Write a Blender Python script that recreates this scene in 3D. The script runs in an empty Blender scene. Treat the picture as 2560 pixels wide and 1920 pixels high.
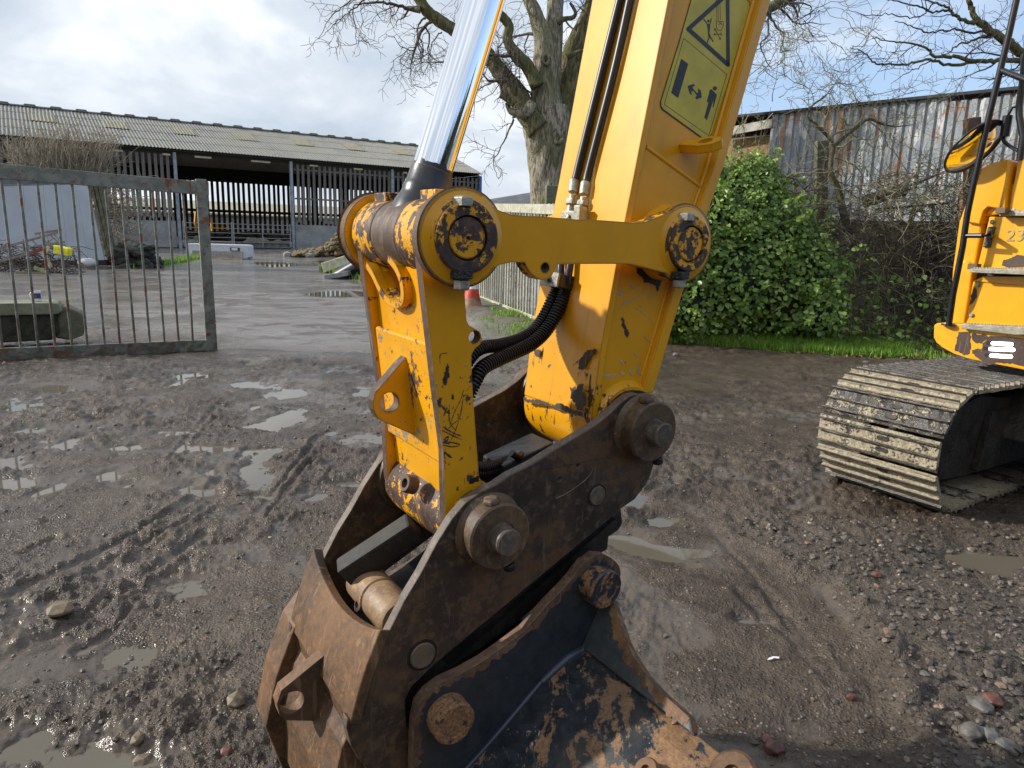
import bpy, bmesh, math, random
import numpy as np
from math import radians, sin, cos, pi, atan2, sqrt
from mathutils import Vector, Matrix
from mathutils.geometry import tessellate_polygon

scene = bpy.context.scene
COL = scene.collection
random.seed(7)
RN = np.random.RandomState(7)

# ---------------------------------------------------------------- camera
PITCH, ROLL, CAMH, FPX = radians(11.8), radians(1.5), 1.5, 1775.0
F_ = np.array([0, cos(PITCH), -sin(PITCH)])
R0 = np.array([1.0, 0, 0])
U0 = -np.cross(F_, R0)
R_ = cos(ROLL) * R0 + sin(ROLL) * U0
UP_ = cos(ROLL) * U0 - sin(ROLL) * R0
CAM = np.array([0, 0, CAMH])
cam_d = bpy.data.cameras.new("camera")
cam = bpy.data.objects.new("camera", cam_d)
COL.objects.link(cam)
cam_d.sensor_width = 36.0
cam_d.lens = 36.0 * FPX / 2560.0
cam_d.clip_start = 0.05
cam_d.clip_end = 3000
cam.matrix_world = Matrix(((R_[0], UP_[0], -F_[0], 0), (R_[1], UP_[1], -F_[1], 0), (R_[2], UP_[2], -F_[2], CAMH), (0, 0, 0, 1)))
scene.camera = cam

# ---------------------------------------------------------------- sun, sky, exposure
SUN_EL = radians(27)
SUN_DIR = np.array([-0.995, 0.06, 0.0]); SUN_DIR /= np.linalg.norm(SUN_DIR)
SUN_VEC = np.array([SUN_DIR[0] * cos(SUN_EL), SUN_DIR[1] * cos(SUN_EL), sin(SUN_EL)])
sl = bpy.data.lights.new("sun", 'SUN')
sl.energy = 3.7
sl.angle = radians(1.6)
sl.color = (1.0, 0.955, 0.88)
so = bpy.data.objects.new("sun", sl)
COL.objects.link(so)
so.rotation_euler = Vector(SUN_VEC).to_track_quat('Z', 'Y').to_euler()
so.location = (-20, -5, 20)

world = bpy.data.worlds.new("World")
scene.world = world
world.use_nodes = True
wn, wl = world.node_tree.nodes, world.node_tree.links
wn.clear()
w_out = wn.new('ShaderNodeOutputWorld')
w_bg = wn.new('ShaderNodeBackground'); w_bg.inputs['Strength'].default_value = 0.10
wl.new(w_bg.outputs[0], w_out.inputs[0])
sky = wn.new('ShaderNodeTexSky'); sky.sky_type = 'NISHITA'; sky.sun_disc = False
sky.sun_elevation = SUN_EL
sky.sun_rotation = atan2(SUN_DIR[0], SUN_DIR[1])
sky.air_density = 1.0; sky.dust_density = 0.6; sky.ozone_density = 1.4
tc = wn.new('ShaderNodeTexCoord')
sep = wn.new('ShaderNodeSeparateXYZ'); wl.new(tc.outputs['Generated'], sep.inputs[0])
def wmath(op, a, b=None, c=None, clamp=False):
    n = wn.new('ShaderNodeMath'); n.operation = op; n.use_clamp = clamp
    for i, q in enumerate((a, b, c)):
        if q is None: continue
        if isinstance(q, (int, float)): n.inputs[i].default_value = q
        else: wl.new(q, n.inputs[i])
    return n.outputs[0]
def wnoise(scale, detail, rough, zs=1.8, off=0.0, dist=0.0):
    mp = wn.new('ShaderNodeMapping'); mp.inputs['Scale'].default_value = (1, 1, zs); mp.inputs['Location'].default_value = (off, off * 0.7, off * 0.3)
    wl.new(tc.outputs['Generated'], mp.inputs[0])
    n = wn.new('ShaderNodeTexNoise'); n.inputs['Scale'].default_value = scale; n.inputs['Detail'].default_value = detail
    n.inputs['Roughness'].default_value = rough; n.inputs['Distortion'].default_value = dist
    wl.new(mp.outputs[0], n.inputs['Vector'])
    return n.outputs['Fac']
def wramp(fac, stops):
    r = wn.new('ShaderNodeValToRGB'); e = r.color_ramp.elements
    while len(e) < len(stops): e.new(0.5)
    for k, (p, c) in enumerate(stops):
        e[k].position = p; e[k].color = (*c, 1)
    wl.new(fac, r.inputs[0]); return r.outputs[0]
cn = wnoise(2.6, 7, 0.55, 2.0, 3.1, 0.25)
# clouds thicken towards the left (west) half of the sky, clear towards the east
bias = wmath('MULTIPLY_ADD', sep.outputs['X'], -0.74, 0.37)
bias = wmath('MULTIPLY_ADD', sep.outputs['Y'], -0.14, bias)
cov = wmath('ADD', cn, bias)
cmask = wramp(cov, [(0.50, (0, 0, 0)), (0.66, (1, 1, 1))])
shade = wnoise(3.4, 8, 0.56, 2.2, 11.3, 0.3)
ccol = wramp(shade, [(0.34, (4.3, 4.95, 5.7)), (0.48, (5.7, 6.2, 6.8)), (0.61, (7.9, 8.1, 8.3))])
mx = wn.new('ShaderNodeMix'); mx.data_type = 'RGBA'
skg = wn.new('ShaderNodeMix'); skg.data_type = 'RGBA'; skg.inputs[0].default_value = 0.45
wl.new(sky.outputs[0], skg.inputs[6]); skg.inputs[7].default_value = (4.9, 6.7, 9.8, 1)
cfac = wmath('MULTIPLY', cmask, 0.95)
wl.new(cfac, mx.inputs[0]); wl.new(skg.outputs[2], mx.inputs[6]); wl.new(ccol, mx.inputs[7])
wl.new(mx.outputs[2], w_bg.inputs['Color'])

scene.view_settings.view_transform = 'Standard'
scene.view_settings.look = 'None'
scene.view_settings.exposure = 0.45
scene.view_settings.gamma = 1.0
scene.view_settings.use_curve_mapping = False

# ---------------------------------------------------------------- geometry helpers
def ray(x, y):
    return R_ * ((x - 1280) / FPX) - UP_ * ((y - 960) / FPX) + F_
def rise(y):
    return np.clip(np.asarray(y, float) - 12.0, 0, 40) * 0.0106
def gpt(x, y, dz=0.0):
    d = ray(x, y); z = 0.0
    for _ in range(12):
        t = (z + dz - CAMH) / d[2]; X = CAM + d * t; z = float(rise(X[1]))
    return X
def aty(x, y, Y):
    d = ray(x, y); return CAM + d * (Y / d[1])
def pvert(x, y, P0, D):
    """pixel ray meets the vertical plane through P0 with horizontal direction D"""
    n = np.array([D[1], -D[0], 0.0]); d = ray(x, y)
    return CAM + d * (((P0 - CAM) @ n) / (d @ n))
def unit(v):
    v = np.asarray(v, float); return v / np.linalg.norm(v)

# machine frame: u runs back along the machine, v up, w across it (towards the viewer)
WA = -unit(ray(102, 541))
P1 = CAM + ray(1166, 595) * 1.33
UA = unit([-WA[1], WA[0], 0.0])
VA = np.cross(WA, UA); VA = VA if VA[2] > 0 else -VA
def M(u, v, w): return P1 + u * UA + v * VA + w * WA
def uvp(x, y, w):
    d = ray(x, y); t = ((P1 + w * WA - CAM) @ WA) / (d @ WA); X = CAM + d * t - P1
    return (float(X @ UA), float(X @ VA))
def wvp(x, y, u):
    d = ray(x, y); t = ((P1 + u * UA - CAM) @ UA) / (d @ UA); X = CAM + d * t - P1
    return (float(X @ WA), float(X @ VA))
def crop(ox, oy, s): return lambda x, y: (ox + x / s, oy + y / s)
c1 = crop(800, 400, 3.456); c2 = crop(1300, 400, 3.456); c3 = crop(800, 800, 3.456); c4 = crop(1200, 800, 3.456)
c5 = crop(600, 1200, 2.304); c6 = crop(1000, 1200, 2.304); cA = crop(1400, 0, 3.95); cR = crop(760, 0, 2.962)
c7 = crop(580, 1560, 4.254); cM1 = crop(2300, 0, 2.9615); cM2 = crop(2300, 500, 3.608); cT = crop(1960, 560, 2.127)
cW = crop(1800, 240, 3.687); cG = crop(1180, 460, 4.146); cS = crop(1680, 0, 2.5136); cL = crop(0, 400, 3.19); cB = crop(560, 200, 3.456)
cQ = crop(700, 560, 8.296); cJ = crop(0, 520, 6.9125)
def UV(c, pts, w): return [uvp(*c(*p), w) for p in pts]

class MB:
    def __init__(s): s.V = []; s.F = []; s.m = []
    def add(s, V, F, mi=0):
        n = len(s.V); s.V.extend([tuple(map(float, v)) for v in V])
        s.F.extend([tuple(i + n for i in f) for f in F]); s.m.extend([mi] * len(F) if isinstance(mi, int) else mi)
        return s
    def prism(s, poly, fr, a, b, holes=(), cap=0, side=0, nh=20):
        """poly: 2D outline, fr(p,q,t)->world, extruded from t=a to t=b"""
        loops = [[(p[0], p[1]) for p in poly]]
        for (cx, cy, r) in holes:
            loops.append([(cx + r * cos(2 * pi * k / nh), cy + r * sin(2 * pi * k / nh)) for k in range(nh)])
        flat = [p for l in loops for p in l]; n = len(flat)
        tris = tessellate_polygon([[Vector((p[0], p[1], 0)) for p in l] for l in loops])
        V = [fr(p[0], p[1], a) for p in flat] + [fr(p[0], p[1], b) for p in flat]
        F = []; mi = []
        for t in tris:
            F.append(tuple(t)); mi.append(cap); F.append(tuple(i + n for i in reversed(t))); mi.append(cap)
        o = 0
        for l in loops:
            L = len(l)
            for k in range(L):
                F.append((o + k, o + (k + 1) % L, n + o + (k + 1) % L, n + o + k)); mi.append(side(k) if callable(side) else side)
            o += L
        return s.add(V, F, mi)
    def lathe(s, c, ax, prof, seg=36, cap0=True, cap1=True, mi=0, mis=None):
        """prof: (t along axis, radius)"""
        ax = unit(ax); e = unit(np.cross(ax, [0, 0, 1.0] if abs(ax[2]) < .9 else [1.0, 0, 0])); g = np.cross(ax, e)
        c = np.asarray(c, float); V = []; F = []; mm = []
        for (t, r) in prof:
            for k in range(seg):
                a = 2 * pi * k / seg; V.append(c + ax * t + (e * cos(a) + g * sin(a)) * r)
        for j in range(len(prof) - 1):
            for k in range(seg):
                k2 = (k + 1) % seg
                F.append((j * seg + k, j * seg + k2, (j + 1) * seg + k2, (j + 1) * seg + k)); mm.append(mis[j] if mis else mi)
        if cap0: F.append(tuple(range(seg - 1, -1, -1))); mm.append(mis[0] if mis else mi)
        if cap1: F.append(tuple((len(prof) - 1) * seg + k for k in range(seg))); mm.append(mis[-1] if mis else mi)
        return s.add(V, F, mm)
    def tube(s, pts, rad, seg=8, caps=True, mi=0):
        pts = [np.asarray(p, float) for p in pts]
        rad = rad if hasattr(rad, '__len__') else [rad] * len(pts)
        V = []; F = []; t0 = unit(pts[1] - pts[0])
        e = unit(np.cross(t0, [0, 0, 1.0] if abs(t0[2]) < .9 else [1.0, 0, 0]))
        for i, p in enumerate(pts):
            t = pts[min(i + 1, len(pts) - 1)] - pts[max(i - 1, 0)]; t = unit(t)
            e = e - t * (e @ t); e = unit(e); g = np.cross(t, e)
            for k in range(seg):
                a = 2 * pi * k / seg; V.append(p + (e * cos(a) + g * sin(a)) * rad[i])
        for j in range(len(pts) - 1):
            for k in range(seg):
                k2 = (k + 1) % seg
                F.append((j * seg + k, j * seg + k2, (j + 1) * seg + k2, (j + 1) * seg + k))
        if caps:
            F.append(tuple(range(seg - 1, -1, -1))); F.append(tuple((len(pts) - 1) * seg + k for k in range(seg)))
        return s.add(V, F, mi)
    def box(s, c, X, Y, Z, mi=0):
        """centre c, half-extent vectors"""
        c = np.asarray(c, float); X, Y, Z = map(np.asarray, (X, Y, Z))
        V = [c + a * X + b * Y + d * Z for d in (-1, 1) for b in (-1, 1) for a in (-1, 1)]
        F = [(0, 2, 3, 1), (4, 5, 7, 6), (0, 1, 5, 4), (2, 6, 7, 3), (0, 4, 6, 2), (1, 3, 7, 5)]
        return s.add(V, F, mi)
    def beam(s, a, b, wx, wy, up=(0, 0, 1), mi=0):
        a = np.asarray(a, float); b = np.asarray(b, float); t = unit(b - a); up = np.asarray(up, float)
        x = unit(np.cross(t, up)); y = np.cross(x, t)
        return s.box((a + b) / 2, (b - a) / 2, x * wx / 2, y * wy / 2, mi)
    def sphere(s, c, r, seg=12, rings=8, mi=0, sc=(1, 1, 1)):
        c = np.asarray(c, float); V = [c + np.array([0, 0, r * sc[2]])]; F = []
        for j in range(1, rings):
            th = pi * j / rings
            for k in range(seg):
                a = 2 * pi * k / seg; V.append(c + np.array([sin(th) * cos(a) * sc[0], sin(th) * sin(a) * sc[1], cos(th) * sc[2]]) * r)
        V.append(c - np.array([0, 0, r * sc[2]])); L = len(V) - 1
        for k in range(seg): F.append((0, 1 + k, 1 + (k + 1) % seg)); F.append((L, L - seg + (k + 1) % seg, L - seg + k))
        for j in range(rings - 2):
            for k in range(seg):
                a = 1 + j * seg; F.append((a + k, a + seg + k, a + seg + (k + 1) % seg, a + (k + 1) % seg))
        return s.add(V, F, mi)

ORIG = {}
def root_of(o):
    while o.parent: o = o.parent
    return o
def build(mb, name, mats, parent=None, origin=None, smooth=None, bevel=0.0, bseg=2, fixn=True):
    if not isinstance(mats, (list, tuple)): mats = [mats]
    if parent is not None: org = ORIG[root_of(parent).name]
    elif origin is not None: org = np.asarray(origin, float)
    else:
        A = np.array(mb.V); org = np.array([(A[:, 0].min() + A[:, 0].max()) / 2, (A[:, 1].min() + A[:, 1].max()) / 2, A[:, 2].min()])
    me = bpy.data.meshes.new(name)
    Vn = np.array(mb.V) - org
    me.from_pydata(Vn.tolist(), [], mb.F)
    for m in mats: me.materials.append(m)
    if any(mb.m): me.polygons.foreach_set('material_index', mb.m)
    if fixn:
        bm = bmesh.new(); bm.from_mesh(me); bmesh.ops.recalc_face_normals(bm, faces=bm.faces); bm.to_mesh(me); bm.free()
    me.update()
    if smooth is not None:
        me.polygons.foreach_set('use_smooth', [True] * len(me.polygons)); me.set_sharp_from_angle(angle=radians(smooth))
    o = bpy.data.objects.new(name, me); COL.objects.link(o)
    if parent is None: o.location = org; ORIG[o.name] = org
    else: o.parent = parent
    if bevel:
        b = o.modifiers.new('bevel', 'BEVEL'); b.width = bevel; b.segments = bseg; b.limit_method = 'ANGLE'; b.angle_limit = radians(35)
        b.harden_normals = False
    return o
def thing(name, label, cat, loc, group=None):
    o = bpy.data.objects.new(name, None); COL.objects.link(o); o.location = loc; o.empty_display_size = .1
    ORIG[o.name] = np.asarray(loc, float)
    o['label'] = label; o['category'] = cat
    if group: o['group'] = group
    return o
def tag(o, label=None, cat=None, group=None, kind=None):
    for k, v in (('label', label), ('category', cat), ('group', group), ('kind', kind)):
        if v: o[k] = v
    return o
def circ(cx, cy, r, a0=0, a1=360, n=24):
    return [(cx + r * cos(radians(a0 + (a1 - a0) * k / n)), cy + r * sin(radians(a0 + (a1 - a0) * k / n))) for k in range(n + 1)]
def spline(pts, n=6):
    P = [np.asarray(p, float) for p in pts]; out = []
    for i in range(len(P) - 1):
        p0 = P[max(i - 1, 0)]; p1 = P[i]; p2 = P[i + 1]; p3 = P[min(i + 2, len(P) - 1)]
        for k in range(n):
            t = k / n
            out.append(0.5 * ((2 * p1) + (p2 - p0) * t + (2 * p0 - 5 * p1 + 4 * p2 - p3) * t * t + (3 * p1 - p0 - 3 * p2 + p3) * t ** 3))
    out.append(P[-1]); return out
def hexbolt(mb, c, ax, r=.017, h=.014, washer=True, mi=0):
    ax = unit(ax); c = np.asarray(c, float)
    if washer: mb.lathe(c, ax, [(0, r * 1.25), (.003, r * 1.25)], seg=20, mi=mi); c = c + ax * .003
    mb.lathe(c, ax, [(0, r), (h * .8, r), (h, r * .82)], seg=6, mi=mi)

# numpy noise
_perm = RN.permutation(256); _perm = np.concatenate([_perm, _perm])
_g = RN.rand(256)
def vnoise(x, y):
    xi = np.floor(x).astype(int); yi = np.floor(y).astype(int); xf = x - xi; yf = y - yi
    xi &= 255; yi &= 255; u = xf * xf * (3 - 2 * xf); v = yf * yf * (3 - 2 * yf)
    def h(a, b): return _g[_perm[_perm[a & 255] + (b & 255)]]
    return (h(xi, yi) * (1 - u) + h(xi + 1, yi) * u) * (1 - v) + (h(xi, yi + 1) * (1 - u) + h(xi + 1, yi + 1) * u) * v
def fbm(x, y, f, octv=4, gain=.5):
    s = 0; a = 1.0; tot = 0
    for k in range(octv):
        s = s + a * (vnoise(x * f + 17.3 * k, y * f + 5.1 * k) - .5); tot += a; a *= gain; f *= 2.03
    return s / tot * 2
# ---------------------------------------------------------------- materials
class NT:
    def __init__(s, name):
        s.mat = bpy.data.materials.new(name); s.mat.use_nodes = True
        s.n = s.mat.node_tree.nodes; s.l = s.mat.node_tree.links; s.n.clear()
        s.out = s.n.new('ShaderNodeOutputMaterial'); s.b = s.n.new('ShaderNodeBsdfPrincipled'); s.l.new(s.b.outputs[0], s.out.inputs[0])
        s.tc = s.n.new('ShaderNodeTexCoord')
    def put(s, sock, v):
        if isinstance(v, (int, float)): sock.default_value = v
        elif isinstance(v, tuple): sock.default_value = (*v, 1) if len(v) == 3 and sock.type == 'RGBA' else v
        else: s.l.new(v, sock)
    def noise(s, scale, detail=4, rough=.55, dist=0, vec=None, stretch=None, off=0):
        n = s.n.new('ShaderNodeTexNoise'); n.inputs['Scale'].default_value = scale; n.inputs['Detail'].default_value = detail
        n.inputs['Roughness'].default_value = rough; n.inputs['Distortion'].default_value = dist
        mp = s.n.new('ShaderNodeMapping'); mp.inputs['Scale'].default_value = stretch or (1, 1, 1); mp.inputs['Location'].default_value = (off, off * 1.3, -off)
        s.l.new(vec or s.tc.outputs['Object'], mp.inputs[0]); s.l.new(mp.outputs[0], n.inputs['Vector'])
        return n.outputs['Fac']
    def voronoi(s, scale, feature='F1', stretch=None, out='Distance'):
        n = s.n.new('ShaderNodeTexVoronoi'); n.inputs['Scale'].default_value = scale; n.feature = feature
        mp = s.n.new('ShaderNodeMapping'); mp.inputs['Scale'].default_value = stretch or (1, 1, 1)
        s.l.new(s.tc.outputs['Object'], mp.inputs[0]); s.l.new(mp.outputs[0], n.inputs['Vector'])
        return n.outputs[out]
    def math(s, op, a, b=None, c=None, clamp=False):
        n = s.n.new('ShaderNodeMath'); n.operation = op; n.use_clamp = clamp
        for i, q in enumerate((a, b, c)):
            if q is not None: s.put(n.inputs[i], q)
        return n.outputs[0]
    def step(s, x, lo, hi):
        n = s.n.new('ShaderNodeMapRange'); n.inputs['From Min'].default_value = lo; n.inputs['From Max'].default_value = hi
        n.interpolation_type = 'SMOOTHSTEP'; s.put(n.inputs['Value'], x); return n.outputs['Result']
    def mix(s, f, a, b):
        n = s.n.new('ShaderNodeMix'); n.data_type = 'RGBA'; s.put(n.inputs[0], f); s.put(n.inputs[6], a); s.put(n.inputs[7], b); return n.outputs[2]
    def ramp(s, x, stops):
        r = s.n.new('ShaderNodeValToRGB'); e = r.color_ramp.elements
        while len(e) < len(stops): e.new(0.5)
        for k, (p, c) in enumerate(stops): e[k].position = p; e[k].color = (*c, 1)
        s.l.new(x, r.inputs[0]); return r.outputs[0]
    def attr(s, name, out='Fac'):
        n = s.n.new('ShaderNodeAttribute'); n.attribute_name = name; return n.outputs[out]
    def bump(s, h, strength=.4, dist=.01, prev=None):
        n = s.n.new('ShaderNodeBump'); n.inputs['Strength'].default_value = strength; n.inputs['Distance'].default_value = dist
        s.l.new(h, n.inputs['Height'])
        if prev: s.l.new(prev, n.inputs['Normal'])
        return n.outputs[0]
    def edge(s, radius=.006, lo=.02, hi=.25):
        bv = s.n.new('ShaderNodeBevel'); bv.samples = 4; bv.inputs['Radius'].default_value = radius
        g = s.n.new('ShaderNodeNewGeometry'); d = s.n.new('ShaderNodeVectorMath'); d.operation = 'DOT_PRODUCT'
        s.l.new(bv.outputs[0], d.inputs[0]); s.l.new(g.outputs['Normal'], d.inputs[1])
        return s.step(s.math('SUBTRACT', 1.0, d.outputs['Value']), lo, hi)
    def set(s, col=None, rough=None, metal=None, spec=None, normal=None, coat=None, **k):
        if col is not None: s.put(s.b.inputs['Base Color'], col)
        if rough is not None: s.put(s.b.inputs['Roughness'], rough)
        if metal is not None: s.put(s.b.inputs['Metallic'], metal)
        if spec is not None: s.put(s.b.inputs['Specular IOR Level'], spec)
        if coat is not None: s.put(s.b.inputs['Coat Weight'], coat)
        if normal is not None: s.l.new(normal, s.b.inputs['Normal'])
        return s.mat
def simple(name, col, rough=.6, metal=0, var=.25, scale=8, bump=0, spec=.5):
    t = NT(name); f = t.noise(scale, 5, .6)
    c = t.mix(t.step(f, .3, .7), tuple(x * (1 - var) for x in col), tuple(min(1, x * (1 + var)) for x in col))
    nm = t.bump(t.noise(scale * 4, 4, .6), bump, .01) if bump else None
    return t.set(c, rough, metal, spec, nm)

def yellow(name, chip=.3, edgew=.5, dirt=.0, scuff=.0, base=(.76, .350, .004), seed=0., rough=.32, scale=1.0, zf=None):
    t = NT(name)
    big = t.noise(5 * scale, 5, .6, .4, off=seed)
    n1 = t.noise(30 * scale, 8, .70, .22, off=seed + 3)
    n2 = t.noise(120 * scale, 4, .6, .2, off=seed + 5)
    n3 = t.noise(60 * scale, 6, .7, 1.0, off=seed + 9)
    # chips: threshold falls where the big patch noise is high
    cf = t.math('ADD', t.math('MULTIPLY', n1, .72), t.math('MULTIPLY', big, .34))
    cf = t.math('ADD', cf, t.math('MULTIPLY', n2, .09))
    th = .780 - chip * .30
    if zf:   # wear gathers towards the low, working end
        s_ = t.n.new('ShaderNodeSeparateXYZ'); t.l.new(t.tc.outputs['Object'], s_.inputs[0])
        cf = t.math('SUBTRACT', cf, t.math('MULTIPLY', t.step(s_.outputs['Z'], zf[0], zf[1]), zf[2]))
        stk = t.noise(46, 5, .6, .2, off=seed + 70, stretch=(1, 1, .16)); cf = t.math('MAXIMUM', cf, t.math('SUBTRACT', t.math('ADD', stk, .035), t.math('MULTIPLY', t.step(s_.outputs['Z'], zf[0], zf[1]), .3)))
    m_chip = t.step(cf, th, th + .012)
    spk = t.step(n2, .74 - chip * .04, .755 - chip * .04)
    m = t.math('MAXIMUM', m_chip, t.math('MULTIPLY', spk, .85))
    e = t.edge(.009, .01, .3)
    ee = t.math('ADD', t.math('MULTIPLY', e, .75), t.math('MULTIPLY', n3, .5))
    m_e = t.step(ee, 1.02 - edgew * .45, 1.06 - edgew * .45)
    m = t.math('MAXIMUM', m, m_e)
    rust = t.ramp(t.noise(70, 6, .65, off=seed), [(.3, (.016, .010, .008)), (.5, (.055, .032, .024)), (.72, (.14, .075, .045))])
    yel = t.mix(t.step(t.noise(9, 4, .6, off=seed + 20), .3, .72), tuple(x * .88 for x in base), base)
    # faint grime film in streaks
    yel = t.mix(t.math('MULTIPLY', t.step(t.noise(14, 6, .7, 0, stretch=(1, 1, .25), off=seed), .5, .75), .22), yel, (.30, .17, .03))
    c = t.mix(m, yel, rust)
    if dirt:
        dn = t.math('ADD', t.math('MULTIPLY', t.noise(16, 7, .7, .5, off=seed + 31), .8), t.math('MULTIPLY', t.noise(90, 3, .6, off=seed), .2))
        md = t.step(dn, .68 - dirt * .2, .70 - dirt * .2)
        c = t.mix(md, c, t.mix(t.noise(60, 4), (.19, .165, .125), (.30, .265, .20)))
    if scuff:
        sc = t.noise(20, 5, .6, 0, stretch=(1, 1, .12), off=seed + 50)
        c = t.mix(t.math('MULTIPLY', t.step(sc, .60, .66), scuff), c, t.mix(n3, (.09, .045, .025), (.30, .16, .07)))
    r = t.mix(m, (rough,) * 3, (.62,) * 3)
    h = t.math('SUBTRACT', t.math('MULTIPLY', n2, .12), m)
    nm = t.bump(h, .35, .0012)
    return t.set(c, r, 0, .5, nm)

def steel(name, dark=(.020, .015, .012), mid=(.048, .034, .026), light=(.14, .11, .085), rustc=(.16, .075, .03), rusta=.3, edgew=.6, rough=.5, seed=0., stretch=None):
    t = NT(name)
    n1 = t.noise(6, 7, .65, .4, off=seed); n2 = t.noise(45, 7, .7, .3, off=seed + 4, stretch=stretch); n3 = t.noise(170, 4, .7, off=seed + 7)
    c = t.mix(t.step(n1, .35, .68), dark, mid)
    c = t.mix(t.math('MULTIPLY', t.step(n2, .48, .74), .55), c, light)
    c = t.mix(t.math('MULTIPLY', t.step(t.math('ADD', t.math('MULTIPLY', n1, .5), t.math('MULTIPLY', n2, .5)), .62 - rusta * .3, .72 - rusta * .3), .85), c, t.mix(n3, tuple(x * .5 for x in rustc), rustc))
    sp = t.step(n3, .70, .74); c = t.mix(t.math('MULTIPLY', sp, .5), c, (.24, .21, .17))
    sn = t.noise(30, 2, .5, 3.0, off=seed + 60, stretch=(1, 1, .08)); c = t.mix(t.math('MULTIPLY', t.step(sn, .66, .68), .25), c, light)
    e = t.edge(.008, .01, .35); em = t.step(t.math('ADD', t.math('MULTIPLY', e, .8), t.math('MULTIPLY', n2, .4)), .9 - edgew * .4, 1.1 - edgew * .4)
    c = t.mix(t.math('MULTIPLY', em, .75), c, t.mix(n3, rustc, light))
    h = t.math('ADD', t.math('MULTIPLY', n2, .6), t.math('MULTIPLY', n3, .4))
    return t.set(c, t.mix(n2, (rough - .1,) * 3, (rough + .25,) * 3), .0, .5, t.bump(h, .45, .0022))

def rusty(name, a=(.075, .036, .018), b=(.24, .115, .045), c_=(.42, .25, .12), seed=0., rough=.62):
    t = NT(name)
    n1 = t.noise(5, 6, .65, .4, off=seed); n2 = t.noise(60, 7, .72, .4, off=seed + 4); n3 = t.noise(220, 3, .7, off=seed + 7)
    c = t.mix(t.step(t.math('ADD', t.math('MULTIPLY', n1, .6), t.math('MULTIPLY', n2, .4)), .36, .64), a, b)
    c = t.mix(t.math('MULTIPLY', t.step(n2, .56, .74), .5), c, c_)
    sn = t.noise(24, 3, .5, 2.0, off=seed + 60, stretch=(1, 1, .1)); c = t.mix(t.math('MULTIPLY', t.step(sn, .62, .66), .35), c, (.30, .2, .12))
    c = t.mix(t.math('MULTIPLY', t.step(t.noise(9, 5, .6, off=seed + 80), .62, .7), .6), c, (.06, .05, .045))
    h = t.math('ADD', t.math('MULTIPLY', n2, .5), t.math('MULTIPLY', n3, .5))
    return t.set(c, rough, 0, .4, t.bump(h, .5, .002))

def blackpaint(name, amt=.3, seed=0., base=(.013, .016, .022), pale=.0):
    t = NT(name)
    n1 = t.noise(7, 7, .62, .6, off=seed); n2 = t.noise(34, 7, .68, .5, off=seed + 4); n3 = t.noise(160, 4, .7, off=seed + 7)
    f = t.math('ADD', t.math('MULTIPLY', n1, .55), t.math('MULTIPLY', n2, .45))
    m = t.step(f, .70 - amt * .25, .715 - amt * .25)
    e = t.edge(.009, .01, .3); m = t.math('MAXIMUM', m, t.step(t.math('ADD', t.math('MULTIPLY', e, .8), t.math('MULTIPLY', n2, .5)), .72, .78))
    rust = t.mix(t.step(n3, .3, .7), (.09, .045, .022), (.33, .17, .075))
    bs = t.mix(t.step(n2, .35, .7), base, tuple(x * 1.9 + .006 for x in base))
    bs = t.mix(t.math('MULTIPLY', t.step(n1, .3, .6), .5), bs, (.04, .045, .045))
    c = t.mix(m, bs, rust)
    c = t.mix(t.step(t.noise(26, 6, .75, .8, off=seed + 90), .70, .715), c, (.42, .38, .28))
    return t.set(c, t.mix(m, (.34,) * 3, (.75,) * 3), 0, .5, t.bump(t.math('ADD', m, t.math('MULTIPLY', n3, .25)), .4, .0015))

Y_CLEAN = yellow('yellow_paint', .18, .42, seed=1)
Y_LINK = yellow('yellow_paint_link', .16, .55, seed=4)
Y_RING = yellow('yellow_paint_worn_ring', .60, .75, seed=8, scale=1.0)
Y_WORN = yellow('yellow_paint_worn', .36, .62, dirt=.42, seed=12)
Y_NOSE = yellow('yellow_paint_nose', .44, .62, scuff=.15, seed=16, zf=(1.12, 1.5, .16))
Y_BOSS = yellow('yellow_paint_scuffed_boss', .80, .75, dirt=.3, scuff=.9, seed=21)
Y_BODY = yellow('yellow_paint_body', .10, .30, seed=25, base=(.80, .385, .004), rough=.28)
Y_BUMP = yellow('yellow_paint_bumper', .28, .45, seed=33, scale=.42, base=(.80, .385, .004))
RIM = rusty('worn_plate_edge', (.035, .022, .016), (.11, .065, .04), (.24, .16, .10), seed=2)
BRN = steel('bare_brown_steel', (.06, .035, .022), (.15, .085, .048), (.34, .22, .12), (.24, .12, .05), .45, .3, .42, 3, (1, 1, .3))
S_HITCH = steel('dark_hitch_steel', (.024, .0165, .012), (.066, .045, .031), (.20, .15, .11), (.15, .075, .035), .44, .55, .38, 5)
S_EDGE = rusty('hitch_edge_steel', (.07, .052, .040), (.17, .125, .092), (.36, .29, .22), seed=6, rough=.5)
S_BOSS = rusty('rust_boss', (.035, .024, .018), (.14, .085, .045), (.30, .19, .09), seed=9, rough=.5)
S_PIN = steel('pin_steel', (.05, .038, .028), (.13, .10, .075), (.28, .23, .17), (.2, .11, .05), .3, .3, .4, 14)
RUST = rusty('orange_rust', (.040, .024, .014), (.165, .082, .034), (.30, .175, .080), seed=11)
PALE_R = rusty('pale_rust', (.16, .10, .06), (.42, .27, .14), (.58, .42, .26), seed=17, rough=.5)
BLK = blackpaint('black_paint', .25, 2)
BLK_R = blackpaint('black_paint_rusting', .80, 9, (.017, .021, .024))
GREASE = simple('black_grease', (.012, .011, .010), .25, bump=.6, scale=30)
RUBBER = simple('black_rubber', (.012, .012, .014), .38, scale=40)
BLKTUBE = simple('black_tube_paint', (.014, .015, .019), .3, scale=20)
ZINC = simple('zinc_plating', (.34, .33, .27), .45, 0.6, scale=60, bump=.2)
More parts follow.
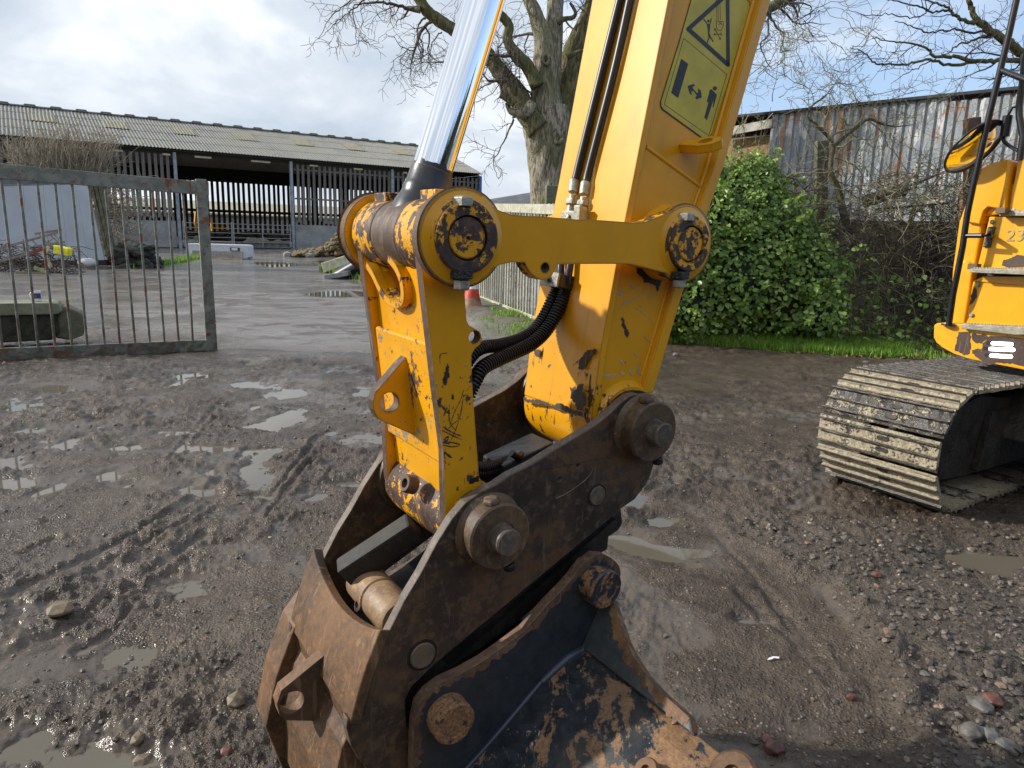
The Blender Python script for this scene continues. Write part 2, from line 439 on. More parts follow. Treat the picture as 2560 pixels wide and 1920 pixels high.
GREYM = simple('grey_machined_steel', (.22, .215, .20), .4, .6, scale=40, bump=.15)
def chrome():
    t = NT('chrome'); s = t.noise(220, 2, .5, stretch=(1, 1, 1))
    return t.set((.86, .88, .92), t.mix(s, (.035,) * 3, (.075,) * 3), 1.0)
CHROME = chrome()
DECAL = simple('decal_yellow_green', (.54, .43, .035), .4, scale=20, var=.12)
INK = simple('decal_black', (.012, .012, .014), .4, scale=60)
MUD = rusty('dried_mud', (.10, .082, .055), (.34, .29, .20), (.48, .42, .30), seed=41, rough=.85)
def shoe_mat():
    t = NT('track_shoe_mud'); n1 = t.noise(9, 6, .65, .5); n2 = t.noise(70, 6, .7, .4)
    oi = t.n.new('ShaderNodeObjectInfo'); r = t.math('MULTIPLY', t.math('SUBTRACT', oi.outputs['Random'], .5), .16)
    g = t.n.new('ShaderNodeNewGeometry'); sx = t.n.new('ShaderNodeSeparateXYZ'); t.l.new(t.tc.outputs['Object'], sx.inputs[0])
    low = t.step(sx.outputs['Z'], .026, .034)   # bar tops rub clean, the pans between them hold mud
    m = t.step(t.math('ADD', t.math('ADD', t.math('MULTIPLY', n1, .6), t.math('MULTIPLY', n2, .4)), r), .435, .48)
    m = t.math('MULTIPLY', m, t.math('SUBTRACT', 1.0, t.math('MULTIPLY', low, .97)))
    mud = t.ramp(n2, [(.3, (.13, .105, .072)), (.5, (.33, .28, .195)), (.7, (.50, .44, .32))])
    st = t.ramp(t.noise(40, 5, .7), [(.35, (.018, .016, .015)), (.58, (.045, .037, .031)), (.78, (.13, .10, .075))])
    return t.set(t.mix(m, st, mud), t.mix(m, (.32,) * 3, (.8,) * 3), 0, .5, t.bump(t.math('ADD', n2, t.math('MULTIPLY', m, .6)), .8, .006))
SHOE = shoe_mat()
DARKF = simple('track_frame_black', (.024, .019, .014), .55, scale=10, bump=.9, var=.6)
def emis(name, col, st):
    t = NT(name); t.b.inputs['Emission Color'].default_value = (*col, 1); t.b.inputs['Emission Strength'].default_value = st
    return t.set((.8, .8, .8), .2)
LAMP = emis('lit_led', (.95, 1.0, .96), 9)
def mirror_m():
    t = NT('mirror_glass'); return t.set((.85, .87, .88), .015, 1.0)
MIRROR = mirror_m()
def bark(name, a, b, moss, sc=1.0):
    t = NT(name)
    n1 = t.noise(7 * sc, 5, .6, .6, stretch=(1, 1, .22)); n2 = t.noise(22 * sc, 5, .65, .8, stretch=(1, 1, .2)); n3 = t.noise(1.1, 4, .6)
    c = t.mix(t.step(n2, .36, .62), a, b); c = t.mix(t.math('MULTIPLY', t.step(n3, .46, .6), .6), c, moss)
    return t.set(c, .9, 0, .2, t.bump(t.math('ADD', n1, n2), 1.0, .05))
BARK = bark('oak_bark', (.10, .084, .062), (.46, .41, .32), (.16, .16, .075))
BARK_L = bark('mossy_limb_bark', (.060, .052, .028), (.22, .20, .115), (.10, .11, .035))
TWIG = simple('twig_bark', (.095, .075, .060), .85, scale=3)
TWIG_D = simple('dark_twig_bark', (.050, .040, .036), .85, scale=3)
TWIG_G = simple('lichen_twig', (.23, .21, .12), .85, scale=4, var=.4)
TWIG_P = simple('pale_twig', (.27, .23, .17), .85, scale=4, var=.35)
def leaf(name, cols, rough=.38):
    t = NT(name); g = t.n.new('ShaderNodeNewGeometry')
    c = t.ramp(g.outputs['Random Per Island'], [(0.0, cols[0]), (.45, cols[1]), (.85, cols[2]), (1.0, cols[3])])
    t.b.inputs['Subsurface Weight'].default_value = 0
    tr = t.n.new('ShaderNodeBsdfTranslucent'); t.l.new(c, tr.inputs[0]); ms = t.n.new('ShaderNodeMixShader'); ms.inputs[0].default_value = .28
    t.set(c, rough, 0, .5); t.l.new(t.b.outputs[0], ms.inputs[1]); t.l.new(tr.outputs[0], ms.inputs[2]); t.l.new(ms.outputs[0], t.out.inputs[0])
    return t.mat
IVY = leaf('ivy_leaf', [(.060, .125, .020), (.135, .235, .035), (.245, .365, .060), (.42, .50, .16)])
GRASS = leaf('grass_blade', [(.09, .20, .018), (.18, .36, .03), (.26, .44, .05), (.42, .42, .16)], .6)
DEAD = leaf('dead_leaf', [(.10, .07, .04), (.20, .13, .07), (.30, .20, .11), (.36, .28, .16)], .7)
def concrete(name, a=(.17, .16, .14), b=(.34, .325, .29)):
    t = NT(name); n1 = t.noise(1.4, 5, .6); n2 = t.noise(18, 6, .7)
    c = t.mix(t.step(t.math('ADD', t.math('MULTIPLY', n1, .6), t.math('MULTIPLY', n2, .4)), .35, .65), a, b)
    return t.set(c, .8, 0, .4, t.bump(n2, .6, .01))
CONC = concrete('concrete')
CONC_M = concrete('mossy_concrete', (.075, .072, .045), (.19, .185, .125))
CONC_W = concrete('barn_concrete', (.20, .20, .19), (.33, .33, .31))
# ---------------------------------------------------------------- ground
def polyd(X, Y, pts):
    """distance from grid points to a polyline, and signed side"""
    best = np.full(X.shape, 1e9); side = np.zeros(X.shape)
    for (a, b) in zip(pts[:-1], pts[1:]):
        dx, dy = b[0] - a[0], b[1] - a[1]; L2 = dx * dx + dy * dy
        t = np.clip(((X - a[0]) * dx + (Y - a[1]) * dy) / L2, 0, 1)
        ex = X - a[0] - t * dx; ey = Y - a[1] - t * dy; d = np.hypot(ex, ey)
        m = d < best; best = np.where(m, d, best); side = np.where(m, np.sign(dx * ey - dy * ex), side)
    return best, side
def gp2(pts): return [tuple(gpt(x, y)[:2]) for x, y in pts]
RUTS = [gp2([(-200, 1560), (0, 1490), (150, 1425), (300, 1352), (430, 1275), (520, 1222), (580, 1170), (620, 1120)]),
        gp2([(-200, 1610), (0, 1530), (170, 1455), (330, 1378), (450, 1310), (540, 1250)]),
        gp2([(-100, 1690), (120, 1590), (260, 1520), (360, 1440), (520, 1330)]),
        gp2([(640, 1290), (700, 1210), (760, 1140), (800, 1090)]), gp2([(665, 1300), (725, 1215), (780, 1150)]),
        gp2([(200, 1620), (290, 1570), (340, 1500)]), gp2([(420, 1150), (500, 1060), (560, 1000)]),
        gp2([(-50, 1340), (60, 1320), (150, 1295)]), gp2([(60, 1380), (140, 1345)]),
        gp2([(1790, 1330), (1900, 1460), (2010, 1600), (2110, 1720)]), gp2([(1850, 1480), (1980, 1600), (2080, 1720)])]
GRAVEDGE = gp2([(1560, 1130), (1700, 1250), (1830, 1350), (1960, 1430), (2080, 1470), (2150, 1560), (2210, 1640), (2240, 1740), (2290, 1840), (2330, 1940), (2350, 2100)])
PUD = []   # (x, y, a, b, angle, depth)
for (x, y, wpx, hpx, dep) in [(705, 1047, 95, 44, .05), (655, 957, 130, 22, .05), (728, 978, 60, 20, .05), (742, 938, 70, 12, .04), (85, 1069, 110, 18, .045), (130, 1105, 120, 34, .032), (40, 1150, 160, 18, .03),
                              (2440, 1392, 260, 66, .05), (1560, 1345, 120, 34, .036), (1710, 1372, 190, 20, .044), (1640, 1300, 70, 22, .036), (1870, 1545, 70, 16, .038), (290, 1625, 240, 110, .030), (70, 1850, 330, 110, .034), (480, 1460, 160, 40, .026), (200, 1900, 260, 70, .03),
                              (130, 965, 180, 22, .04), (900, 1095, 110, 44, .034), (920, 975, 60, 20, .03), (1250, 1915, 300, 60, .02), (2010, 1830, 180, 60, .026),
                              (850, 733, 260, 14, .06), (560, 705, 500, 30, .02), (900, 655, 300, 14, .05), (700, 660, 260, 12, .04), (300, 1890, 200, 40, .03)]:
    c = gpt(x, y); e = gpt(x + wpx / 2, y); f = gpt(x, y - hpx / 2)
    PUD.append((c[0], c[1], abs(e[0] - c[0]) + .02, abs(f[1] - c[1]) + .02, dep))
_rp = np.random.RandomState(77)
for _k in range(56):
    _x, _y = (_rp.rand() * 1150, 905 + 330 * _rp.rand() ** 1.3) if _k < 48 else (1500 + 420 * _rp.rand(), 1190 + 260 * _rp.rand())
    _s = (_y - 850) / 250; _c = gpt(_x, _y); _w = (25 + 70 * _rp.rand()) * (.5 + .5 * _s); _e = gpt(_x + _w / 2, _y); _f = gpt(_x, _y - 4 - 9 * _rp.rand() * (.5 + _s))
    PUD.append((_c[0], _c[1], abs(_e[0] - _c[0]) + .02, abs(_f[1] - _c[1]) + .02, .030 + .014 * _rp.rand() - .010 * (_k >= 48)))
def height(X, Y, fine=True):
    base = rise(Y)
    wx = X + .35 * fbm(X, Y, .6, 3); wy = Y + .35 * fbm(X + 9, Y, .6, 3)
    near = 1 / (1 + (np.hypot(X, Y) / 14.0) ** 4)
    yard = np.clip((Y - 8.9 + 2.2 * fbm(X + 3, Y, .55, 4)) / 2.2, 0, 1) * np.clip((2.0 - X + (Y - 9) * .0) / 1.5, 0, 1)     # smoother slab beyond the gates
    rough = 1 - .85 * yard
    # distance to the edge of the loose stone on the right
    d, s = polyd(X, Y, GRAVEDGE); d = d * s
    # s>0 on left of the path direction
    g = np.clip((d + .06 * fbm(X, Y, 3.1, 3)) / .22 + .3, 0, 1)
    g = g * np.clip((3.6 - Y) / .6 + .5, 0, 1)
    h = .020 * fbm(wx, wy, .9, 4) + rough * (.022 * fbm(wx + 3, wy, 3.3, 4, .55))
    cl = fbm(wx * 1.0, wy, 10.5, 4, .6)
    patch = np.clip(fbm(X + 40, Y, 1.1, 3) * 2.4 + .55, 0, 1)
    # claggy lumps only in patches
    h += rough * patch * .032 * np.clip(cl + .03, -.2, .8)
    if fine: h += rough * (.30 + .70 * patch) * (.020 * (.5 - np.abs(fbm(X, Y, 22, 4, .62))) + .010 * fbm(X, Y, 55, 2, .6)) - rough * .008 * (.3 + .7 * patch)
    h += g * (.022 + .010 * fbm(X, Y, 22, 3, .6)) + g * .04 * np.clip(fbm(X + 5, Y + 2, 1.6, 2) + .2, 0, 1)
    edge = np.exp(-((d - .03) / .05) ** 2) * np.clip((3.6 - Y) / .6 + .5, 0, 1); h += edge * (.022 + .030 * fbm(X, Y, 14, 3))
    # trodden smooth track beside it
    for k, r in enumerate(RUTS):
        q, s2 = polyd(X, Y, r); q = q + .030 * fbm(X + k, Y, 4, 3) + .006 * fbm(X, Y + k, 24, 3)
        wv = .026 if k < 3 else .018
        h += (-.020 if k < 9 else -.010) * np.exp(-(q / wv) ** 2) * np.clip(.8 + 1.1 * fbm(X, Y, 1.6, 2), 0, 1.2) + (.013 if k < 9 else .006) * np.exp(-((q - wv * 2.1) / (wv * .8)) ** 2) * (.6 + .9 * fbm(X, Y, 17, 2))
    for (cx, cy, a, b, dep) in PUD:
        r2 = ((X - cx) / a) ** 2 + ((Y - cy) / b) ** 2
        m = np.exp(-np.clip(r2 + .9 * fbm(X + cx, Y, 1.3 / max(a, .1), 3) * .8, 0, 30) ** 1.5)
        kk = (.75, 1.0) if dep > .049 and cy < 5 else (.25, .78)
        h = h * (1 - kk[0] * m) - kk[1] * dep * m
    # bank of soil and grass under the bushes and beside the far gate
    bk = np.clip((Y - (9.75 - .30 * (X - 3.2)) + .25 * fbm(X, Y, 1.2, 3)) / .9, 0, 1) * np.clip((X - 1.2) / .6, 0, 1)
    h += bk * (.05 + .07 * fbm(X, Y, 2.5, 3)) + bk * np.clip(Y - 11, 0, 3) * .05
    b2, s3 = polyd(X, Y, gp2([(1120, 745), (1230, 775), (1330, 815), (1400, 850)])); vb = np.exp(-(b2 / .8) ** 2); h += vb * .05 * (1 + fbm(X, Y, 4, 3))
    return base + h, g, yard, np.maximum(bk, vb * .8)
WLEV = -.0215
na, nr = 760, 640
an = np.linspace(radians(-52), radians(52), na)
rr_ = np.concatenate([np.geomspace(.55, 14, int(nr * .86)), np.geomspace(14.3, 75, nr - int(nr * .86))])
A_g, R_g = np.meshgrid(an, rr_)
GX = R_g * np.sin(A_g); GY = R_g * np.cos(A_g)
GZ, GG, GYd, GB = height(GX, GY)
V = np.stack([GX, GY, GZ], -1).reshape(-1, 3)
ii = np.arange(nr * na).reshape(nr, na)
Fq = np.stack([ii[:-1, :-1], ii[:-1, 1:], ii[1:, 1:], ii[1:, :-1]], -1).reshape(-1, 4)
me = bpy.data.meshes.new('ground'); me.vertices.add(len(V)); me.vertices.foreach_set('co', V.astype(np.float32).ravel())
me.loops.add(Fq.size); me.loops.foreach_set('vertex_index', Fq.ravel().astype(np.int32))
me.polygons.add(len(Fq)); me.polygons.foreach_set('loop_start', (np.arange(len(Fq)) * 4).astype(np.int32)); 
me.update(calc_edges=True); me.validate()
me.polygons.foreach_set('use_smooth', np.ones(len(me.polygons), bool))
for nm, arr in (('gravel', GG), ('yard', GYd), ('bank', GB), ('hgt', GZ - rise(GY))):
    a = me.attributes.new(nm, 'FLOAT', 'POINT'); a.data.foreach_set('value', arr.ravel().astype(np.float32))
t = NT('wet_mud_ground')
big = t.noise(.9, 5, .6, .3); mid = t.noise(6, 6, .65, .3); fin = t.noise(55, 5, .7); vf = t.noise(190, 3, .7)
hg = t.attr('hgt'); gv = t.attr('gravel'); yd = t.attr('yard'); bk = t.attr('bank')
wet = t.step(hg, .004, -.024)        # low ground holds the wet
mudc = t.ramp(t.math('ADD', t.math('MULTIPLY', big, .5), t.math('MULTIPLY', mid, .5)), [(.36, (.035, .0245, .017)), (.5, (.077, .057, .041)), (.64, (.136, .105, .077))])
mudc = t.mix(t.math('MULTIPLY', t.step(fin, .45, .75), .5), mudc, (.155, .122, .092))
peb = t.voronoi(75, out='Color'); pebd = t.voronoi(75)
pb_ = t.math('MULTIPLY', t.step(pebd, .42, .30), t.step(t.noise(5, 3, .6, off=7), .50, .62))
sp = t.n.new('ShaderNodeSeparateColor'); t.l.new(peb, sp.inputs[0])
pebm = t.math('MULTIPLY', pb_, t.step(sp.outputs[0], .72, .76))
mudc = t.mix(pebm, mudc, t.ramp(sp.outputs[1], [(.0, (.30, .20, .12)), (.4, (.32, .29, .25)), (.75, (.30, .13, .08)), (1., (.42, .36, .28))]))
mudc = t.mix(t.math('MULTIPLY', wet, .45), mudc, (.050, .038, .028))
yc = t.mix(t.step(t.noise(.6, 6, .6, .4, stretch=(.5, 1, 1)), .35, .65), (.175, .155, .138), (.235, .214, .196)); yc = t.mix(t.step(fin, .45, .7), yc, (.25, .23, .208))
c = t.mix(t.math('MULTIPLY', yd, .85), mudc, yc)
gc = t.ramp(fin, [(.3, (.040, .032, .025)), (.5, (.080, .066, .053)), (.72, (.15, .128, .104))])
c = t.mix(t.math('MULTIPLY', gv, .8), c, gc)
gr = t.noise(3.2, 5, .65); so_ = t.mix(fin, (.055, .042, .030), (.13, .10, .072)); so_ = t.mix(t.math('MULTIPLY', t.step(gr, .5, .6), .5), so_, (.07, .10, .03))
c = t.mix(bk, c, so_)
ro = t.mix(wet, (.38,) * 3, (.14,) * 3); ro = t.mix(t.step(big, .42, .62), ro, (.24,) * 3)
ro = t.mix(t.math('MULTIPLY', yd, .9), ro, t.mix(t.step(t.noise(1.1, 5, .6, .3, stretch=(.4, 1, 1)), .40, .60), (.13,) * 3, (.26,) * 3))
ro = t.mix(gv, ro, (.62,) * 3); ro = t.mix(bk, ro, (.85,) * 3)
md2 = t.noise(24, 8, .66, .3, off=12); hb = t.math('ADD', t.math('MULTIPLY', md2, 2.0), t.math('ADD', t.math('MULTIPLY', fin, .5), t.math('MULTIPLY', vf, .15))); hb = t.math('ADD', hb, t.math('MULTIPLY', t.step(pebd, .5, .1), .5))
bst = t.n.new('ShaderNodeBump'); bst.inputs['Distance'].default_value = .012
t.l.new(hb, bst.inputs['Height']); t.put(bst.inputs['Strength'], t.math('SUBTRACT', .85, t.math('MULTIPLY', yd, .72)))
film = t.math('MULTIPLY', t.step(t.math('ADD', t.noise(1.5, 5, .62, .6, off=3), t.math('MULTIPLY', hg, -5.0)), .50, .58), t.math('SUBTRACT', 1.0, t.math('MAXIMUM', t.math('MULTIPLY', gv, .8), bk)))
c = t.mix(t.math('MULTIPLY', film, .45), c, (.115, .095, .076)); ro = t.mix(film, ro, (.16,) * 3)
t.put(bst.inputs['Strength'], t.math('MULTIPLY', t.math('SUBTRACT', .9, t.math('MULTIPLY', yd, .80)), t.math('SUBTRACT', 1.0, t.math('MULTIPLY', film, .72))))
t.set(c, ro, 0, .38, bst.outputs[0])
t.b.inputs['IOR'].default_value = 1.45
me.materials.append(t.mat)
gr_o = bpy.data.objects.new('ground', me); COL.objects.link(gr_o); tag(gr_o, 'wet brown mud and stone of the farmyard', kind='structure')
MUDMAT = t.mat
# far ground all round
mb = MB(); ring_r = [74, 200, 700]; seg = 64; V = []; F = []
mb.add([(-900, -900, -.12), (900, -900, -.12), (900, 900, -.12), (-900, 900, -.12)], [(0, 1, 2, 3)])
fg = build(mb, 'terrain', [simple('far_field', (.075, .095, .04), .9, scale=.05)]); tag(fg, 'flat farmland round the yard', kind='structure')
V = []; F = []; n = 64; a2_ = np.linspace(radians(50), radians(310), n)
for r in (.3, .6, 3, 12, 74):
    for a in a2_: V.append((r * sin(a), r * cos(a), float(rise(r * cos(a))) - .035))
for j in range(4):
    for k in range(n - 1): F.append((j * n + k, j * n + k + 1, (j + 1) * n + k + 1, (j + 1) * n + k))
mb = MB(); mb.add(V, F); a3_ = np.linspace(0, 2 * pi, 25)[:-1]; mb.add([(.58 * sin(a), .58 * cos(a), -.040) for a in a3_], [tuple(range(24))])
tag(build(mb, 'yard_apron', [MUDMAT], fixn=False), 'muddy yard continuing beside and behind the viewer', kind='structure')
V = []; F = []; n = 60; angs = np.linspace(radians(-52), radians(52), n)
for r in (74, 120, 700):
    for a in angs: V.append((r * sin(a), r * cos(a), float(rise(r * cos(a))) - (.02 if r < 75 else 0)))
for j in range(2):
    for k in range(n - 1): F.append((j * n + k, j * n + k + 1, (j + 1) * n + k + 1, (j + 1) * n + k))
mb = MB(); mb.add(V, F); tag(build(mb, 'field', [simple('far_grass', (.075, .10, .035), .9, scale=.08)], fixn=False), 'green field beyond the farm buildings', kind='structure')
# standing water: a level sheet that shows wherever the mud dips below it
na2, nr2 = 90, 70; an2 = np.linspace(radians(-51), radians(51), na2); r2_ = np.geomspace(.6, 60, nr2)
A2_, R2_ = np.meshgrid(an2, r2_); X2 = R2_ * np.sin(A2_); Y2 = R2_ * np.cos(A2_); Z2 = rise(Y2) + WLEV
mb = MB(); i2 = np.arange(na2 * nr2).reshape(nr2, na2)
mb.add(np.stack([X2, Y2, Z2], -1).reshape(-1, 3).tolist(), np.stack([i2[:-1, :-1], i2[:-1, 1:], i2[1:, 1:], i2[1:, :-1]], -1).reshape(-1, 4).tolist())
tw = NT('muddy_water'); cw_ = tw.mix(tw.noise(2, 3, .5), (.10, .085, .060), (.15, .13, .10))
WATER = tw.set(cw_, .025, 0, .5, tw.bump(tw.noise(5, 3, .5), .02, .01)); tw.b.inputs['IOR'].default_value = 1.36
wo = build(mb, 'puddle_water', [WATER], origin=(0, 0, 0), fixn=False); tag(wo, 'shallow brown puddle water lying in the mud', kind='structure')

def gz(x, y):
    return float(height(np.array([x]), np.array([y]))[0][0])

# loose stones
def rock_verts(rs, r, sub=1):
    t_ = (1 + 5 ** .5) / 2
    v = np.array([(-1, t_, 0), (1, t_, 0), (-1, -t_, 0), (1, -t_, 0), (0, -1, t_), (0, 1, t_), (0, -1, -t_), (0, 1, -t_), (t_, 0, -1), (t_, 0, 1), (-t_, 0, -1), (-t_, 0, 1)]) / 1.9
    f = [(0, 11, 5), (0, 5, 1), (0, 1, 7), (0, 7, 10), (0, 10, 11), (1, 5, 9), (5, 11, 4), (11, 10, 2), (10, 7, 6), (7, 1, 8), (3, 9, 4), (3, 4, 2), (3, 2, 6), (3, 6, 8), (3, 8, 9), (4, 9, 5), (2, 4, 11), (6, 2, 10), (8, 6, 7), (9, 8, 1)]
    v = v * (1 + .38 * (rs.rand(12, 1) - .5)) * np.array([1, .75 + .4 * rs.rand(), .45 + .35 * rs.rand()]) * r
    a = rs.rand() * 6.28; c, s = cos(a), sin(a); tl = (rs.rand() - .5) * .8
    Rz = np.array([[c, -s, 0], [s, c, 0], [0, 0, 1]]); Rx = np.array([[1, 0, 0], [0, cos(tl), -sin(tl)], [0, sin(tl), cos(tl)]])
    return v @ Rx.T @ Rz.T, f
rs = np.random.RandomState(5)
N = 40000; ang = (rs.rand(N) - .5) * radians(84); rad = .7 + 5.6 * rs.rand(N) ** 1.25
px = rad * np.sin(ang); py = rad * np.cos(ang)
H_, g_, y_, b_ = height(px, py)
pat = np.clip(fbm(px + 3, py + 8, 1.4, 3) * 2 + .25, 0, 1)
keep = rs.rand(N) < np.clip(g_ * .62 + (1 - g_) * (.045 + .10 * pat), 0, 1) 
keep &= (H_ > WLEV - .004)
VV = []; FF = []; o = 0
for i in np.where(keep)[0]:
    r = (.0030 + .0075 * rs.rand() ** 2.6) * (1.0 + .55 * g_[i]) * (1 + .10 * rad[i])
    v, f = rock_verts(rs, r); VV.append(v + np.array([px[i], py[i], H_[i] + r * .12])); FF.append(np.array(f) + o); o += 12
mb = MB(); mb.V = np.concatenate(VV).tolist(); mb.F = np.concatenate(FF).tolist(); mb.m = [0] * len(mb.F)
ts = NT('loose_stone'); gg = ts.n.new('ShaderNodeNewGeometry')
cs = ts.ramp(gg.outputs['Random Per Island'], [(0, (.045, .036, .028)), (.60, (.085, .069, .055)), (.90, (.14, .118, .097)), (.96, (.22, .15, .10)), (.985, (.26, .12, .07)), (1, (.36, .33, .28))])
cs = ts.mix(ts.math('MULTIPLY', ts.step(ts.noise(60, 4, .6), .4, .6), .4), cs, (.095, .080, .066))
STONE = ts.set(cs, .5, 0, .5, ts.bump(ts.noise(300, 3, .6), .4, .002))
print('stones', o // 12)
gst = build(mb, 'gravel', [STONE], origin=(0, 0, 0), fixn=False); tag(gst, 'loose wet gravel and grit scattered over the mud', 'gravel', kind='stuff')

# unseen hedge added behind the viewer to darken reflections and shaded faces
mb = MB(); V = []; F = []; n = 90; rz = np.random.RandomState(8)
for i in range(n + 1):
    a = radians(-130 + 200 * i / n) ; R0_ = 17 + 2 * rz.rand(); cx, cy = R0_ * math.sin(a - pi / 2 + radians(120)), -R0_ * math.cos(a - pi / 2 + radians(120))
for i in range(n + 1):
    x = -24 + 60 * i / n; y = -13 - .02 * (x - 5) ** 2 * -1 * (x > 12) * .6
    for z, o_ in ((-.1, 0), (1.5, .5), (3.0 + rz.rand(), .2), (4.4 + 1.6 * rz.rand(), -.8)): V.append((x, y - o_ + rz.rand() * .5, z))
for i in range(n):
    for j in range(3): F.append((i * 4 + j, (i + 1) * 4 + j, (i + 1) * 4 + j + 1, i * 4 + j + 1))
mb.add(V, F); tag(build(mb, 'added_hedge', [simple('added_hedge_dark', (.022, .026, .015), .9, var=.6, scale=2)]), 'unseen dark hedge added behind the viewer for its reflection', kind='structure')
# ---------------------------------------------------------------- long barn
BD = ray(3973, 659); BD[2] = 0; BD = unit(BD)
BN = np.array([-BD[1], BD[0], 0.0])           # into the barn
B0 = CAM + ray(739, 622) * (45 / ray(739, 622)[1])
BG = B0[2]
def Bp(s, z, d=0.0): return np.array([B0[0], B0[1], 0]) + BD * s + BN * d + np.array([0, 0, z])
barn = thing('barn', 'long open farm barn with slatted timber front and grey corrugated roof', 'barn', Bp(-4, BG))
SL, SR = -22.0, 13.35
EZ, RZ, RD = 5.72, 8.05, 6.5
def corrugated(s0, s1, fn, n, amp, rows, name, mat, parent, org=None, wave=None):
    """fn(s, k) -> (point, normal): sheet with real corrugations running along k"""
    per = 6; V = []; F = []; m = int(n * per)
    for j in range(rows + 1):
        for i in range(m + 1):
            s = s0 + (s1 - s0) * i / m; p, nn_ = fn(s, j / rows)
            V.append(p + nn_ * amp * sin(2 * pi * i / per))
    for j in range(rows):
        for i in range(m): a = j * (m + 1) + i; F.append((a, a + 1, a + m + 2, a + m + 1))
    mb = MB(); mb.add(V, F); return build(mb, name, mat, parent, smooth=60, fixn=False)
t = NT('asbestos_roof'); n1 = t.noise(.5, 6, .65); n2 = t.noise(6, 5, .65)
sz = t.n.new('ShaderNodeSeparateXYZ'); t.l.new(t.tc.outputs['Object'], sz.inputs[0])
c = t.mix(t.step(t.math('ADD', t.math('MULTIPLY', n1, .5), t.math('MULTIPLY', n2, .5)), .38, .62), (.21, .20, .175), (.33, .32, .29))
c = t.mix(t.math('MULTIPLY', t.step(n1, .45, .65), .5), c, (.20, .195, .125))
ROOF = t.set(c, .85, 0, .3)
ru = unit(BN * RD + np.array([0, 0, RZ - EZ])); rn = unit(np.cross(BD, ru)); rn = rn if rn[2] > 0 else -rn
ns_ = 8
for k in range(ns_):   # courses of sheets, each lapping the next
    a, b = SL + (SR - SL) * k / ns_, SL + (SR - SL) * (k + 1) / ns_
    for q in range(4):
        def fn(s, kk, q=q):
            h = (q + kk) / 4; p = Bp(s, EZ + (RZ - EZ) * h, -.35 + (RD + .35) * h) + rn * (.014 * (1 - kk)); return p, rn
        corrugated(a, b, fn, int((b - a) / .17), .024, 1, 'roof_sheet', ROOF, barn)
back_rn = rn.copy(); back_rn = np.array([rn[0], rn[1], 0]) * -1 + np.array([0, 0, rn[2]])
mb = MB(); mb.add([Bp(SL, RZ - .03, RD), Bp(SR, RZ - .03, RD), Bp(SR, EZ, 2 * RD), Bp(SL, EZ, 2 * RD)], [(0, 1, 2, 3)]); build(mb, 'rear_roof', [ROOF], barn)
mb = MB(); mb.add([Bp(SL, EZ - .06, -.3), Bp(SR, EZ - .06, -.3), Bp(SR, RZ - .12, RD), Bp(SL, RZ - .12, RD)], [(0, 1, 2, 3)]); build(mb, 'roof_lining', [simple('dark_timber', (.020, .018, .016), .8)], barn)
RLM = simple('yellowed_rooflight', (.25, .225, .145), .6, var=.15, scale=3)
s_ = SL + 1.6; k = 0
while s_ < SR - 2:
    def fn(s, kk): h = .50 + .26 * kk; p = Bp(s, EZ + (RZ - EZ) * h, -.35 + (RD + .35) * h) + rn * (.045); return p, rn
    corrugated(s_, s_ + 1.25, fn, 7, .024, 1, 'roof_light', RLM, barn); s_ += 3.6
# raised ridge caps
rvm = None; s_ = SL + .4
mb = MB(); mb.prism([(-.36, 0), (-.24, .13), (.24, .13), (.36, 0)], lambda p, q, t_: Bp(SL + p, RZ + q - .02, RD + t_), -.28, .28)
rv0 = build(mb, 'ridge_vent', [simple('ridge_vent_grey', (.17, .165, .15), .8)], barn)
s_ = 1.35
while SL + s_ < SR - .5:
    o = rv0.copy(); COL.objects.link(o); o.parent = barn; o.location = tuple(BD * s_); s_ += 1.27
mb = MB(); mb.beam(Bp(SL, RZ + .0, RD), Bp(SR, RZ + .0, RD), .5, .07); build(mb, 'ridge_capping', [ROOF], barn)
SLATM = t = NT('weathered_slat'); n1 = t.noise(3, 5, .6, stretch=(1, 1, .2)); SLATM = t.set(t.mix(t.step(n1, .35, .65), (.10, .085, .074), (.21, .188, .168)), .85)
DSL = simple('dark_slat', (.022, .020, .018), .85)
# slats: gap in the middle bay between the two galvanised posts
mb = MB(); mb.box(Bp(0, 0), BD * .075, BN * .012, np.array([0, 0, .5]))
def slat(s, z0, z1, d, mat, cache={}, w=.082, tilt=0):
    key = mat.name
    if key not in cache:
        mb = MB(); mb.box(ORIG['barn'], BD * w, BN * .012, np.array([0, 0, .5])); cache[key] = build(mb, 'slat', [mat], barn)
        o = cache[key]; first = True
    else: o = cache[key].copy(); COL.objects.link(o); o.parent = barn
    c = Bp(s, (z0 + z1) / 2, d) - ORIG['barn']; o.location = tuple(c); o.scale = (1, 1, (z1 - z0)); o.rotation_euler = (0, 0, tilt)
    return o
s_ = -6.95
while s_ > -16.5: slat(s_ + RN.randn() * .01, 1.95 + RN.rand() * .12, EZ - .28, .02, SLATM); s_ -= .305
s_ = .32
while s_ < SR - .1: slat(s_ + RN.randn() * .012, 1.85 + RN.rand() * .25, EZ - .30, .02, SLATM); s_ += .335
s_ = -16
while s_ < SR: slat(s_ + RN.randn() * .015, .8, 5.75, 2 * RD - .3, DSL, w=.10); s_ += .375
POSTM = simple('galvanised_post', (.26, .29, .33), .5, .3, scale=4)
for s in (-6.6, -.12, 6.55, -13.2): mb = MB(); mb.box(Bp(s, (BG + EZ) / 2 - .1, -.02), BD * .085, BN * .09, np.array([0, 0, (EZ - BG) / 2 - .05])); build(mb, 'post', [POSTM], barn, bevel=.01)
mb = MB(); mb.box(Bp(SR, (BG + EZ) / 2 - .1, .0), BD * .10, BN * .09, np.array([0, 0, (EZ - BG) / 2 - .05])); build(mb, 'corner_post', [simple('blue_post', (.05, .12, .30), .5)], barn)
